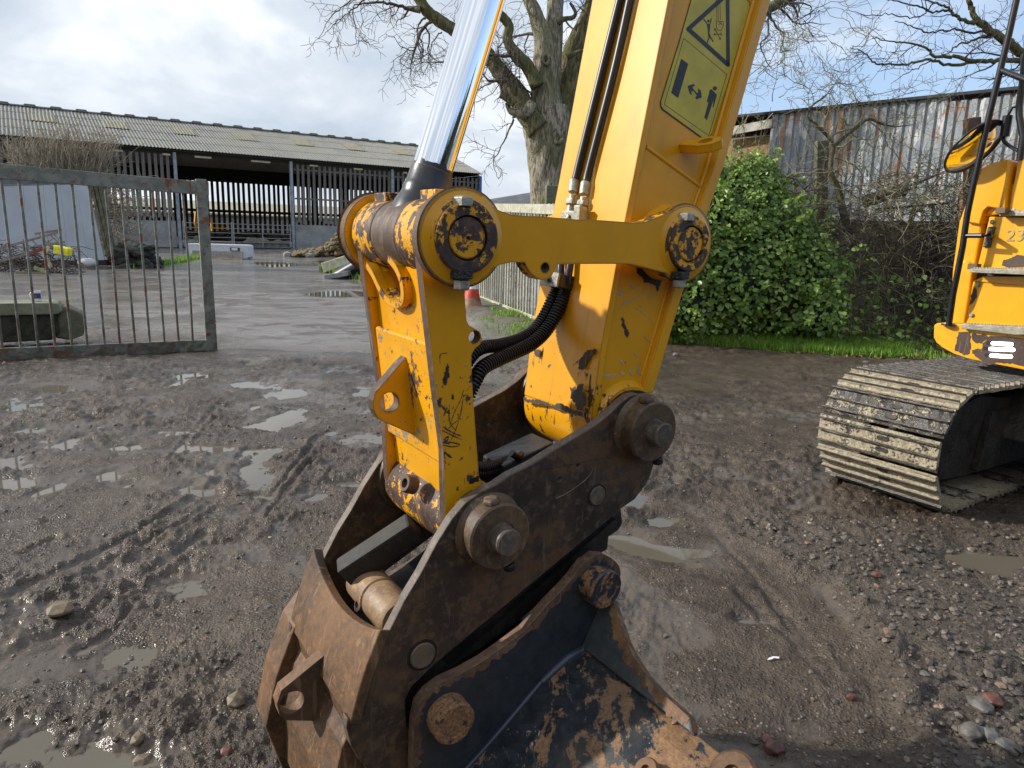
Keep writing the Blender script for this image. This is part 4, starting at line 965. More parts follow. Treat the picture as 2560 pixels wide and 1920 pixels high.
# straw bales under the shed roof
SBM = t = NT('straw_bale'); n1 = t.noise(14, 5, .7, stretch=(1, 1, 5)); n2 = t.noise(90, 4, .7); c = t.mix(t.step(t.math('ADD', t.math('MULTIPLY', n1, .6), t.math('MULTIPLY', n2, .4)), .36, .64), (.20, .13, .06), (.52, .38, .19)); SBM = t.set(c, .9, 0, .2, t.bump(n2, 1, .02))
for r in range(4):
    for q in range(2):
        mb = MB(); c = cwp(-2.9 + 1.75 * q + .1 * r, .95 + .80 * r, .75 + .12 * (r % 2)); mb.box(c, cd * .86, cnr * .6, np.array([0, 0, .385]))
        if .95 + .8 * r < ztop - .6: tag(build(mb, 'straw_bale', [SBM], bevel=.08), ('%s straw bale from the ground in the %s column under the shed roof' % (('lowest', 'second', 'third', 'topmost')[r], ('left', 'right')[q])), 'straw bale', 'stacked straw bales in the open shed')
# dark slab behind the brambles, hedge bank shade put into its colour
wa0, wa1 = np.array([3.0, 14.6, 0]), np.array([13.0, 9.8, 0]); wdd = unit(wa1 - wa0)
mb = MB(); mb.beam(wa0 + np.array([0, 0, .95]), wa1 + np.array([0, 0, .95]), .25, 1.95); tag(build(mb, 'shade_wall', [simple('shade_wall_dark', (.030, .028, .022), .9, var=.5, scale=3, bump=.6)]), 'dark slab standing for the hedge bank shade behind the bramble tangle', 'wall')
a = aty(2190, 520, 11.9); b = aty(2375, 503, 11.2); mb = MB(); mb.beam(a, b, .5, .05); tag(build(mb, 'tin_scrap', [simple('light_tin', (.42, .41, .38), .6, var=.3)]), 'pale corrugated offcut lying on the bank behind the brambles', 'tin sheet')
mb = MB(); mb.tube([aty(2160, 506, 12.0), aty(2240, 478, 12.0), aty(2262, 474, 12.0)], .10, 10); tag(build(mb, 'fallen_log', [TIMB if False else TMB], smooth=60), 'dark fallen log resting on the bank among the brambles', 'log')
mb = MB(); mb.tube([aty(2255, 470, 11.9), aty(2300, 455, 11.9), aty(2372, 425, 11.9)], .018, 6); tag(build(mb, 'pole', [TWIG_D]), 'thin dark pole slanting up against the corrugated sheets', 'pole')
# ---------------------------------------------------------------- trees
class Twigs:
    """fast accumulator of tapered three to six sided tubes"""
    def __init__(s): s.V = []; s.F = []; s.n = 0
    def seg(s, P, R, k=3):
        P = np.asarray(P); n = len(P); T = np.gradient(P, axis=0); T /= np.linalg.norm(T, axis=1)[:, None] + 1e-9
        ref = np.array([.3, .2, .93]) if abs(T[0, 2]) < .9 else np.array([1., 0, 0])
        E = np.cross(T, ref); E /= np.linalg.norm(E, axis=1)[:, None] + 1e-9; Gv = np.cross(T, E)
        a = np.arange(k) * 2 * pi / k
        V = P[:, None, :] + (E[:, None, :] * np.cos(a)[None, :, None] + Gv[:, None, :] * np.sin(a)[None, :, None]) * np.asarray(R)[:, None, None]
        s.V.append(V.reshape(-1, 3)); i = np.arange(n * k).reshape(n, k); j = np.roll(i, -1, 1)
        s.F.append((np.stack([i[:-1], j[:-1], j[1:], i[1:]], -1).reshape(-1, 4)) + s.n); s.n += n * k
    def build(s, name, mat, parent=None, origin=None):
        V = np.concatenate(s.V); F = np.concatenate(s.F).astype(np.int32)
        org = ORIG[root_of(parent).name] if parent else (np.asarray(origin, float) if origin is not None else np.zeros(3))
        me = bpy.data.meshes.new(name); me.vertices.add(len(V)); me.vertices.foreach_set('co', (V - org).astype(np.float32).ravel())
        me.loops.add(F.size); me.loops.foreach_set('vertex_index', F.ravel()); me.polygons.add(len(F)); me.polygons.foreach_set('loop_start', (np.arange(len(F)) * 4).astype(np.int32))
        me.update(calc_edges=True); me.polygons.foreach_set('use_smooth', np.ones(len(F), bool)); me.materials.append(mat)
        o = bpy.data.objects.new(name, me); COL.objects.link(o)
        if parent: o.parent = parent
        else: o.location = org; ORIG[o.name] = org
        return o
rv = np.random.RandomState(21)
def wander(p, d, L, n, wob, droop=0.0, lift=0.0):
    P = [p.copy()]; d = d.copy()
    for k in range(n):
        d = unit(d + rv.randn(3) * wob + np.array([0, 0, lift - droop])); P.append(P[-1] + d * L / n)
    return np.array(P), d
def sprout(tw, P, R, level, dens, Lmul=1.0, wob=.28, droop=0.0, lift=.06, minr=.0035, fan=None):
    """side shoots along the polyline P (radii R)"""
    seglen = np.linalg.norm(np.diff(P, axis=0), axis=1); tot = seglen.sum(); n = max(1, int(tot * dens + rv.rand()))
    cum = np.concatenate([[0], np.cumsum(seglen)])
    for k in range(n):
        s = tot * (.12 + .88 * rv.rand()); i = min(np.searchsorted(cum, s) - 1, len(P) - 2); i = max(i, 0); f = (s - cum[i]) / (seglen[i] + 1e-9)
        p = P[i] * (1 - f) + P[i + 1] * f; r = (R[i] * (1 - f) + R[i + 1] * f)
        t_ = unit(P[i + 1] - P[i]); q = unit(np.cross(t_, rv.randn(3))); d = unit(t_ * (.45 + .5 * rv.rand()) + q)
        if fan is not None: d = unit(d + fan)
        r0 = max(min(r * .62, .05) * (.6 + .4 * rv.rand()), minr * 1.3); L = Lmul * (.35 + .9 * rv.rand()) * (1.55 if level == 3 else .95 if level == 2 else .42)
        nn_ = 7 if level >= 2 else 4
        Q, dd = wander(p, d, L, nn_, wob, droop, lift); rr__ = np.linspace(r0, minr, nn_ + 1)
        tw.seg(Q, rr__, 4 if level == 3 else 3)
        if level > 1: sprout(tw, Q, rr__, level - 1, {3: 5.5, 2: 7.5}[level], Lmul, wob, droop, lift, minr)
def limb(parent, c, pts, wpx, Y, name, mat, seg=16, gn=.0):
    P = []; R = []
    for k, (p, w) in enumerate(zip(pts, wpx)):
        Yk = Y[k] if hasattr(Y, '__len__') else Y; s = c(*p); X = aty(*s, Yk); P.append(X); x2 = c(p[0] + w / 2, p[1]); R.append(abs(aty(*x2, Yk)[0] - X[0]))
    SP = spline([np.append(a, b) for a, b in zip(P, R)], 6); SP = np.array(SP); P = SP[:, :3]; R = np.abs(SP[:, 3])
    if gn: R = R * (1 + gn * (fbm(np.arange(len(R)) * .5, np.zeros(len(R)) + Y_(Y), 1.0, 3)))
    mb = MB(); mb.tube(list(P), list(R), seg); 
    # knobbly section
    A = np.array(mb.V); nrm = .6 * vnoise(A[:, 0] * 7 + A[:, 1] * 3, A[:, 2] * 2.4 + A[:, 1] * 5) - .5; n2_ = vnoise(A[:, 0] * 22 + A[:, 1] * 20, A[:, 2] * 2.0) - .5
    nrm = nrm + .2; cen = np.repeat(P, seg, 0)[:len(A)]; rad_ = A - cen; A = A + rad_ * (nrm * .30 + n2_ * .16)[:, None]; mb.V = A.tolist()
    build(mb, name, [mat], parent, smooth=180)
    return P, R
def Y_(Y): return float(Y[0] if hasattr(Y, '__len__') else Y)
YO = 15.0
ob = aty(1385, 560, YO); oak = thing('oak_tree', 'big leafless oak with gnarled trunk and mossy limbs behind the arm', 'tree', (ob[0], YO, 0.05))
tbase = (aty(1385, 560, YO)[0]); 
TP = [(1810, 2050), (1806, 1700), (1802, 1400), (1800, 1180), (1790, 960), (1800, 780)]
P_t, R_t = limb(oak, cR, TP, [300, 255, 252, 270, 330, 300], YO, 'trunk', BARK, 40)
stems = [(cR, [(1790, 860), (1785, 700), (1785, 520), (1770, 300), (1720, 120), (1640, -60), (1560, -300)], [250, 220, 200, 150, 110, 80, 60], YO - .1, BARK),
         (cR, [(1800, 700), (1825, 480), (1850, 250), (1860, 40), (1880, -200), (1850, -500)], [190, 170, 140, 110, 90, 60], YO + .1, BARK),
         (cR, [(1900, 960), (1960, 760), (2010, 560), (2060, 340), (2120, 150), (2190, -60), (2330, -320)], [280, 230, 190, 150, 130, 110, 80], YO + .25, BARK_L),
         (cR, [(1880, 800), (1950, 560), (1990, 380), (2090, 130), (2150, -100)], [220, 180, 140, 100, 70], YO + .6, BARK_L),
         (cR, [(1740, 960), (1660, 850), (1590, 720), (1490, 580), (1400, 460), (1330, 370), (1210, 290), (1060, 190), (940, 110), (860, 10), (800, -100), (700, -260)], [190, 170, 150, 135, 110, 95, 90, 85, 85, 75, 60, 40], YO - .3, BARK_L),
         (cR, [(1730, 640), (1660, 500), (1570, 400), (1510, 300), (1520, 190), (1450, 110), (1380, 90), (1240, 20), (1100, -160)], [110, 95, 85, 75, 70, 65, 60, 45, 30], YO - .5, BARK_L),
         (cR, [(860, 70), (820, 68), (770, 62), (742, 70)], [60, 42, 32, 14], YO - .4, BARK),
         (cR, [(1560, 770), (1500, 730), (1450, 705)], [60, 46, 36], YO - .6, BARK_L), (cR, [(1700, 760), (1640, 830), (1540, 830), (1500, 760)], [80, 90, 50, 30], YO - .5, BARK),
         (cR, [(1880, 170), (1930, 140), (1990, 130), (2010, 90), (1970, 20)], [50, 36, 32, 26, 20], YO - .2, BARK_L),
         (cR, [(1950, 420), (2010, 390), (2080, 370), (2150, 350)], [60, 30, 22, 14], YO - .3, BARK_L),
         (cS, [(-560, 290), (-250, 285), (80, 240), (380, 150), (520, 90), (620, 45), (720, 0), (860, -80), (1000, -220)], [100, 96, 94, 90, 78, 66, 58, 50, 40], [YO + .1, YO - .2, YO - .45] + [YO - .6] * 6, BARK_L),
         (cR, [(1700, 880), (1770, 990)], [110, 40], YO - .25, BARK)]
tw = Twigs(); LP = []
for (c, pts, w, Y, m) in stems[:-1]:
    P, R = limb(oak, c, pts, w, Y, 'limb', m, 14); LP.append((P, R))
for (x, y, r) in ((1790, 440, .085), (1728, 905, .11), (1880, 1020, .10)):   # burr rings where limbs were lost
    c = aty(*cR(x, y), YO - .42); mb = MB(); mb.tube([c + np.array([cos(a) * r * .8, 0, sin(a) * r]) for a in np.linspace(0, 2 * pi, 15)], r * .42, 8); build(mb, 'burr', [BARK], oak, smooth=180)
dens = [2.4, 2.2, 2.2, 1.6, 3.6, 3.6, 3.0, 4, 3, 4, 4, 3.4]
for (P, R), dn_ in zip(LP, dens): sprout(tw, P, R, 3 if len(P) > 20 else 2, dn_ * .62, .95, .30, .0, .03)
# long drooping branchlets, upper left and below the limb
for (c, pts, w, Y, n) in [(cR, [(820, 60), (700, 40), (560, 20), (430, 30), (330, 100), (240, 170), (150, 260)], [30, 24, 18, 12, 9, 6, 4], 14.2, 5), (cR, [(740, -60), (600, -20), (470, -10), (370, 60), (380, 200), (390, 320)], [26, 20, 14, 10, 7, 4], 14.0, 5), (cR, [(900, 140), (840, 200), (850, 320), (880, 380), (870, 480), (880, 560)], [18, 13, 10, 8, 6, 4], 14.4, 4),
                          (cR, [(860, 330), (780, 360), (700, 420), (650, 460)], [8, 6, 5, 3], 14.4, 4), (cR, [(1020, 240), (960, 300), (930, 400), (1000, 470)], [12, 9, 6, 4], 14.2, 4), (cR, [(1560, 860), (1520, 960), (1470, 1080), (1400, 1200), (1440, 1330)], [18, 14, 10, 7, 4], 14.3, 5), (cR, [(1600, 560), (1540, 600), (1480, 690), (1400, 760)], [12, 9, 6, 4], 14.3, 4), (cR, [(520, -40), (420, -30), (300, 40), (200, 130), (110, 280)], [14, 11, 8, 6, 4], 14.3, 5),
                          (cR, [(1620, 640), (1700, 700), (1720, 620), (1690, 560)], [16, 12, 8, 5], 14.8, 5), (cS, [(600, 50), (640, 140), (700, 230), (680, 330), (740, 300)], [20, 14, 10, 7, 4], 14.0, 4), (cS, [(590, 60), (610, 200), (560, 300), (620, 430)], [16, 12, 9, 5], 14.0, 4), (cS, [(680, 10), (850, 30), (870, 90), (830, 140)], [12, 9, 6, 4], 14, 3), (cR, [(640, 40), (640, 140), (620, 200)], [8, 6, 4], 14.2, 5)]:
    P = []; R = []
    for p, ww in zip(pts, w): s = c(*p); X = aty(*s, Y); P.append(np.append(X, abs(aty(*c(p[0] + ww / 2, p[1]), Y)[0] - X[0])))
    SP = np.array(spline(P, 5)); SP[:, :3] += rv.randn(len(SP), 3) * .012; tw.seg(SP[:, :3], np.abs(SP[:, 3]), 5); sprout(tw, SP[:, :3], np.abs(SP[:, 3]), 2, n * 1.1, .75, .30, .03, .0, .0035)
tw.build('twigs', TWIG, oak); tag(bpy.data.objects['twigs'], kind='stuff')

# second tree, trunk beyond the right edge, limbs reaching in over the shed
Y2t = 11.5
x2 = 10.4; t2 = thing('ash_tree', 'leafless tree reaching dark limbs in from the right above the corrugated shed', 'tree', (x2, Y2t, .1))
mb = MB(); pts = [np.array([x2 + .1, Y2t, -.1]), np.array([x2, Y2t, 1.5]), np.array([x2 - .1, Y2t, 3.0]), np.array([x2 + .2, Y2t, 5.5]), np.array([x2, Y2t + .5, 8])]; mb.tube(spline(pts, 5), list(np.linspace(.42, .22, 21)), 20); build(mb, 'trunk', [BARK_L], t2, smooth=180)
tw = Twigs()
for (c, pts, w, n, lv) in [(cS, [(2700, 560), (2400, 420), (2212, 340), (2100, 255), (1960, 165), (1900, 100), (1870, 20), (1840, -80), (1800, -240)], [110, 80, 58, 50, 44, 36, 30, 26, 18], 1.5, 3),
                     (cS, [(1960, 165), (1880, 140), (1790, 110), (1740, 60), (1660, 20), (1560, -20)], [26, 24, 20, 16, 12, 8], 2.6, 3), (cS, [(1740, 60), (1640, 75), (1540, 40), (1440, 10), (1330, -10)], [14, 12, 10, 8, 6], 2.8, 3),
                     (cS, [(2700, 540), (2400, 400), (2212, 385), (2050, 375), (1900, 388), (1780, 355), (1650, 350), (1600, 300), (1480, 270), (1380, 262), (1260, 240)], [60, 44, 34, 28, 26, 22, 18, 14, 11, 8, 5], 2.2, 3), (cS, [(1900, 390), (1760, 410), (1620, 380), (1480, 400), (1350, 405), (1260, 390), (1190, 320), (1120, 300)], [22, 18, 16, 14, 12, 10, 7, 4], 2.6, 3),
                     (cS, [(2090, 240), (1960, 230), (1880, 260), (1800, 280), (1740, 330), (1690, 340)], [20, 16, 13, 10, 8, 5], 2.8, 2), (cS, [(1980, 200), (1860, 200), (1720, 190), (1600, 200), (1500, 160), (1400, 130)], [16, 13, 11, 9, 7, 4], 2.8, 2), (cS, [(1650, 370), (1560, 420), (1460, 470), (1380, 520)], [9, 7, 5, 3], 3, 2), (cS, [(2212, 385), (2100, 470), (1980, 500), (1870, 480)], [10, 8, 6, 3], 3, 2), (cS, [(1640, 20), (1580, 90), (1480, 110), (1360, 90), (1230, 100), (1100, 60)], [10, 8, 7, 6, 5, 3], 2.8, 2)]:
    P = []
    for p, ww in zip(pts, w): s = c(*p); X = aty(*s, Y2t); P.append(np.append(X, abs(aty(*c(p[0] + ww / 2, p[1]), Y2t)[0] - X[0])))
    SP = np.array(spline(P, 6)); SP[:, :3] += rv.randn(len(SP), 3) * .010
    if w[0] > 19:
        mb = MB(); mb.tube(list(SP[:, :3]), list(np.abs(SP[:, 3])), 10); build(mb, 'limb', [BARK_L], t2, smooth=180)
    else: tw.seg(SP[:, :3], np.abs(SP[:, 3]), 6)
    sprout(tw, SP[:, :3], np.abs(SP[:, 3]), lv, n * .62, .62, .28, .0, .02, .0028, fan=np.array([-.55, 0, .05]))
o = tw.build('twigs', TWIG_D, t2); tag(o, kind='stuff')

# thorn tree before the corrugated shed
Y3 = 11.6; h0 = aty(*cW(1100, 870), Y3); th = thing('thorn_tree', 'small crooked thorn tree in front of the corrugated shed', 'tree', (h0[0], Y3, .3)); tw = Twigs()
for (c, pts, w, n, lv) in [(cW, [(1180, 1250), (1120, 1000), (1090, 860), (1020, 700), (1030, 560), (1045, 470), (1000, 380), (930, 310), (860, 240), (805, 190), (850, 90), (960, 10), (1040, -90)], [80, 66, 56, 50, 42, 38, 32, 28, 26, 22, 18, 13, 7], 2.6, 3), (cW, [(1040, 480), (1120, 400), (1250, 300), (1370, 215), (1500, 260), (1620, 280), (1780, 265)], [34, 30, 26, 24, 18, 13, 7], 3.4, 3), (cW, [(1000, 380), (1100, 330), (1230, 290), (1320, 180), (1300, 60)], [26, 20, 16, 12, 6], 3.2, 3), (cW, [(1040, 560), (1150, 600), (1260, 660), (1320, 760), (1280, 900)], [16, 14, 12, 9, 5], 3, 2), (cW, [(930, 320), (800, 260), (700, 330)], [14, 9, 5], 3, 2), (cW, [(1370, 230), (1460, 300), (1490, 350), (1420, 380)], [14, 10, 8, 4], 3, 2)]:
    P = []
    for p, ww in zip(pts, w): s = c(*p); X = aty(*s, Y3); P.append(np.append(X, abs(aty(*c(p[0] + ww / 2, p[1]), Y3)[0] - X[0])))
    SP = np.array(spline(P, 5))
    if w[0] > 30: mb = MB(); mb.tube(list(SP[:, :3]), list(np.abs(SP[:, 3])), 10); build(mb, 'limb', [bark('thorn_bark', (.06, .055, .035), (.17, .155, .10), (.12, .125, .05))], th, smooth=180)
    else: tw.seg(SP[:, :3], np.abs(SP[:, 3]), 6)
    sprout(tw, SP[:, :3], np.abs(SP[:, 3]), lv, n * 1.15, .60, .34, .0, .03, .0030)
# fine crown in the sky above
for k in range(40):
    c = aty(1800 + 420 * rv.rand(), 90 + 210 * rv.rand(), Y3); Q, _ = wander(c, unit(rv.randn(3) * np.array([1, .4, .6]) + np.array([-.3, 0, .2])), .9, 9, .3); R = np.linspace(.008, .003, 10); tw.seg(Q, R, 3); sprout(tw, Q, R, 2, 5, .45, .34, 0, .03, .0026)
o = tw.build('twigs', TWIG_G, th); tag(o, kind='stuff')

# bramble tangle along the dark shade slab
tw = Twigs(); twd = Twigs()
for k in range(1300):
    s = rv.rand(); x = 2.9 + 6.6 * s; y = 12.6 - .36 * (x - 2.9) + (rv.rand() - .5) * 1.5; zt = 2.5 * rv.rand() ** .8; p = np.array([x, y, .1 + zt])
    Q, _ = wander(p, unit(rv.randn(3) + np.array([0, 0, .3])), .7 + 1.1 * rv.rand(), 9, .34, .07); R = np.linspace(.0085, .0035, 10)
    T_ = tw if rv.rand() < .55 else twd
    T_.seg(Q, R, 3); sprout(T_, Q, R, 1, 5.0, .6, .3, 0, 0, .0030)
br1 = thing('bramble_thicket', 'leafless tangle of brambles along the shaded hedge bank left of the excavator', 'brambles', (6, 11.5, .1))
tag(tw.build('stems', TWIG_G, br1), kind='stuff'); tag(twd.build('canes', TWIG, br1), kind='stuff')

# dry shrub over the gate at left
tw = Twigs()
for k in range(330):
    x = 20 + 250 * rv.rand(); Yb = 24.5 + rv.rand(); p = aty(x * .8 + 40, 455, Yb); d = unit(np.array([(x - 140) / 240 + rv.randn() * .2, 0, 1.0])); Q, _ = wander(p, d, 1.1 + .9 * rv.rand(), 7, .12); R = np.linspace(.016, .006, 8); tw.seg(Q, R, 3); sprout(tw, Q, R, 1, 2.0, 1.3, .15, 0, .1, .005)
for k in range(200):
    p = aty(240 + 90 * rv.rand(), 660 - 180 * rv.rand(), 25.5 + rv.rand()); Q, _ = wander(p, unit(rv.randn(3) + np.array([0, 0, .6])), 1.3, 7, .3); R = np.linspace(.018, .007, 8); tw.seg(Q, R, 3); sprout(tw, Q, R, 1, 2, 1.3, .2, 0, .0, .005)
sh1 = thing('dry_shrub', 'dry bleached shrub growing above the green gate before the barn', 'shrub', (-15, 25, .1)); tag(tw.build('stems', TWIG_P, sh1), kind='stuff')

# ---------------------------------------------------------------- leaves
def leaves(name, C, N, size, mat, parent=None, shape='ivy', origin=None, fold=.25):
    """C centres, N preferred normals"""
    n = len(C); nr = N + rv.randn(n, 3) * .55; nr /= np.linalg.norm(nr, axis=1)[:, None]
    t1 = np.cross(nr, rv.randn(n, 3)); t1 /= np.linalg.norm(t1, axis=1)[:, None]; t2_ = np.cross(nr, t1)
    sz = size * (.55 + .8 * rv.rand(n))
    out = [(0, -.5, 0), (.42, -.30, fold * .5), (.40, .12, fold * .4), (0, .62, -.1), (-.40, .12, fold * .4), (-.42, -.30, fold * .5)]
    V = np.zeros((n, 6, 3))
    for k, (a, b, c) in enumerate(out): V[:, k] = C + (t1 * a + t2_ * b + nr * c) * sz[:, None]
    base = (np.arange(n) * 6)[:, None]
    F = np.concatenate([base + np.array([[0, 1, 2, 3]]), base + np.array([[0, 3, 4, 5]])]).astype(np.int32)
    V = V.reshape(-1, 3); org = ORIG[root_of(parent).name] if parent else np.zeros(3)
    me = bpy.data.meshes.new(name); me.vertices.add(len(V)); me.vertices.foreach_set('co', (V - org).astype(np.float32).ravel())
    me.loops.add(F.size); me.loops.foreach_set('vertex_index', F.ravel()); me.polygons.add(len(F)); me.polygons.foreach_set('loop_start', (np.arange(len(F)) * 4).astype(np.int32)); me.update(calc_edges=True); me.materials.append(mat)
    o = bpy.data.objects.new(name, me); COL.objects.link(o)
    if parent: o.parent = parent
    o['kind'] = 'stuff'; return o
iv = thing('ivy_bush', 'dense glossy ivy bush on the grass behind the arm', 'bush', (3.6, 10.9, .1))
lob = []   # lumps (centre, radius)
for (x, y, r, Y) in [(1660, 640, .80, 10.6), (1760, 560, .75, 11.0), (1850, 540, .80, 11.3), (1900, 640, .80, 11.0), (1820, 700, .85, 10.7), (1930, 740, .70, 10.7), (1720, 760, .65, 10.5), (2010, 700, .65, 10.8), (1880, 460, .45, 11.5), (1780, 470, .45, 11.5), (2040, 790, .45, 10.4), (1960, 600, .5, 11.2), (1700, 500, .5, 11.3), (1640, 760, .5, 10.5)]:
    lob.append((aty(x, y, Y), r))
C_ = []; N_ = []
for (c, r) in lob:
    n = int(6200 * r * r); d = rv.randn(n, 3); d /= np.linalg.norm(d, axis=1)[:, None]
    rr2 = r * (1 + .22 * (vnoise(d[:, 0] * 3 + c[0] * 5, d[:, 2] * 3 + d[:, 1] * 2) - .5) * 2) * (.66 + .38 * rv.rand(n)); P = c + d * rr2[:, None] * np.array([1, .85, 1])
    m = P[:, 2] > .06; C_.append(P[m]); N_.append(d[m] * .7 + np.array([-.2, -.5, .45]))
leaves('foliage', np.concatenate(C_), np.concatenate(N_), .062, IVY, iv)
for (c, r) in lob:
    mb = MB(); mb.sphere(c, r * .66, 14, 10); b_ = build(mb, 'shade_core', [simple('ivy_shade_core', (.012, .018, .008), .95)], iv, smooth=180)  # near-black spheres: shade inside the bush put into their colour
tw = Twigs()
SC = []
for k in range(150):
    c, r = lob[rv.randint(len(lob))]; d = unit(rv.randn(3) + np.array([0, -.5, .5])); Q, _ = wander(c + d * r * .85, d, .42, 5, .25); tw.seg(Q, np.linspace(.006, .003, 6), 3)
    for q in Q[1:]:
        for m_ in range(4): SC.append(q + rv.randn(3) * .035)
SC = np.array(SC); SC = SC[SC[:, 2] > .1]; leaves('shoot_leaves', SC, np.tile([-.3, -.4, .6], (len(SC), 1)), .060, IVY, iv)
tag(tw.build('shoots', TWIG_G, iv), kind='stuff')
# low ivy and bramble leaves in the shade of the thicket
n = 700; x = 4.2 + 2.2 * rv.rand(n) ** 1.4; y = 10.9 - .38 * (x - 4.4) + (rv.rand(n) - .4) * .9; z = .1 + 1.0 * rv.rand(n) ** 2
lo = leaves('low_ivy', np.stack([x, y, z], -1), np.tile([0, -.6, .6], (n, 1)), .065, IVY); lo['label'] = 'low ivy leaves creeping under the bramble thicket'; lo['category'] = 'ivy'
n = 5200; x = 2.2 + 6.4 * rv.rand(n); y = 10.15 - .31 * (x - 3.2) + (rv.rand(n) ** 1.3) * 1.7 - .15; z = np.array(height(x, y)[0]) + .01
lo = leaves('leaf_litter', np.stack([x, y, z], -1), np.tile([0, 0, 1.], (n, 1)), .05, DEAD); lo['label'] = 'dead leaf litter along the foot of the hedge'; lo['category'] = 'leaf litter'
# grass
def grass(name, X, Y, hgt_, label, w=.006):
    n = len(X); Z = height(X, Y)[0]; a = rv.rand(n) * 6.28; b = rv.rand(n) * 6.28; h = hgt_ * (.4 + .8 * rv.rand(n)); lean = .5 * h * rv.rand(n)
    P = np.stack([X, Y, Z - .01], -1); dx = np.stack([np.cos(a), np.sin(a), np.zeros(n)], -1) * w; L = np.stack([np.cos(b) * lean, np.sin(b) * lean, h], -1); L2 = np.stack([np.cos(b) * lean * .3, np.sin(b) * lean * .3, h * .55], -1)
    V = np.stack([P - dx, P + dx, P + L2 + dx * .7, P + L, P + L2 - dx * .7], 1).reshape(-1, 3); F = ((np.arange(n) * 5)[:, None] + np.array([[0, 1, 2, 3, 4]])).astype(np.int32)
    me = bpy.data.meshes.new(name); me.vertices.add(len(V)); me.vertices.foreach_set('co', V.astype(np.float32).ravel()); me.loops.add(F.size); me.loops.foreach_set('vertex_index', F.ravel()); me.polygons.add(n); me.polygons.foreach_set('loop_start', (np.arange(n) * 5).astype(np.int32)); me.update(calc_edges=True); me.materials.append(GRASS)
    o = bpy.data.objects.new(name, me); COL.objects.link(o); tag(o, label, 'grass', kind='stuff')
n = 42000; x = 1.6 + 4.3 * rv.rand(n); y = 10.0 - .30 * (x - 3.2) + rv.rand(n) * 1.25; e_ = 9.75 - .30 * (x - 3.2) + .25 * fbm(x, y, 1.2, 3); m = (y > e_ + .12 + .2 * fbm(x, y, 3, 2)) & (rv.rand(n) < np.clip((5.6 - x) / 1.0, .08, 1)); grass('grass', x[m], y[m], .13, 'bright green grass strip at the foot of the ivy bush')
fl = gp2([(1120, 745), (1230, 775), (1330, 815), (1400, 850)]); n = 9000; k_ = rv.rand(n); x = np.interp(k_, [0, .33, .66, 1], [p[0] for p in fl]) + rv.randn(n) * .35; y = np.interp(k_, [0, .33, .66, 1], [p[1] for p in fl]) + rv.randn(n) * .5; m = fbm(x, y, 1.6, 3) > -.02; grass('verge_grass', x[m], y[m], .07, 'thin grass on the soil under the cream gate')
n = 9000; q0_, q1_ = gpt(790, 677), gpt(935, 712); k_ = rv.rand(n); x = q0_[0] + (q1_[0] - q0_[0]) * k_ + rv.rand(n) * 1.6; y = q0_[1] + (q1_[1] - q0_[1]) * k_ + rv.rand(n) * 3.0 * (.3 + k_); grass('grass_verge', x, y, .22, 'green grass verge round the black pipes', .012)
n = 1300; q0_, q1_ = gpt(320, 674), gpt(470, 648); k_ = rv.rand(n); x = q0_[0] + (q1_[0] - q0_[0]) * k_; y = q0_[1] + (q1_[1] - q0_[1]) * k_ + rv.rand(n) * 2.5; grass('grass_tuft', x, y, .20, 'mossy green grass beside the rubble before the barn', .02)
# loose things lying on the ground
def lump(x, y, r, mat, name, lab, cat, sq=1.0, seed=0):
    v, f = rock_verts(np.random.RandomState(seed), r); g0 = gpt(x, y); mb = MB(); mb.add(v * np.array([1, 1, sq]) + np.array([g0[0], g0[1], gz(g0[0], g0[1]) + r * .18]), f); tag(build(mb, name, [mat], bevel=r * .12), lab, cat)
BRK = simple('wet_brick', (.12, .045, .03), .5, var=.4, scale=30); FLINT = simple('flint', (.13, .12, .105), .5, var=.5, scale=25); OCH = simple('ochre_stone', (.15, .11, .065), .6, var=.4, scale=20)
for k, (x, y, r, m, nm, lab) in enumerate([(1935, 1875, .035, BRK, 'brick_piece', 'red brick piece at the puddle edge beside the bucket'), (2128, 1751, .022, BRK, 'brick_piece', 'small orange brick chip on the smooth mud'), (1918, 1850, .028, BRK, 'brick_piece', 'flat dull red brick piece half sunk in mud'), (2470, 1790, .040, BRK, 'brick_piece', 'red brick piece among the stones at lower right'), (2188, 1455, .022, BRK, 'brick_piece', 'squarish orange brick piece on the gravel ridge'),
        (2445, 1800, .05, FLINT, 'stone', 'pale flint stone with a white crust at lower right'), (2420, 1860, .045, FLINT, 'stone', 'white crusted flint below the brick piece at lower right'), (2510, 1890, .045, FLINT, 'stone', 'large grey stone at the bottom right corner'), (2470, 1870, .035, FLINT, 'stone', 'rounded grey stone left of the large corner stone'), (2305, 1720, .02, FLINT, 'stone', 'small pale stone amid the gravel at right'),
        (345, 1852, .030, OCH, 'stone', 'ochre round stone in the mud at lower left, upper of two'), (352, 1885, .032, OCH, 'stone', 'ochre stone in the mud at lower left, lower of two'), (590, 1760, .034, OCH, 'stone', 'ochre clod beside the left edge of the bucket'), (150, 1540, .07, OCH, 'flat_stone', 'flat ochre stone slab sunk in the tyre ruts at left'), (565, 1880, .022, BRK, 'brick_piece', 'small pink brick chip in the clods left of the bucket'), (1690, 858 + 32, .06, FLINT, 'stone', 'white stone at the edge of the grass strip'), (2165, 907, .05, FLINT, 'stone', 'white stone on the track edge left of the crawler')]):
    lump(x, y, r, m, nm, lab, 'stone' if m is not BRK else 'brick', .45 if 'flat' in lab or 'slab' in lab else .9, k)
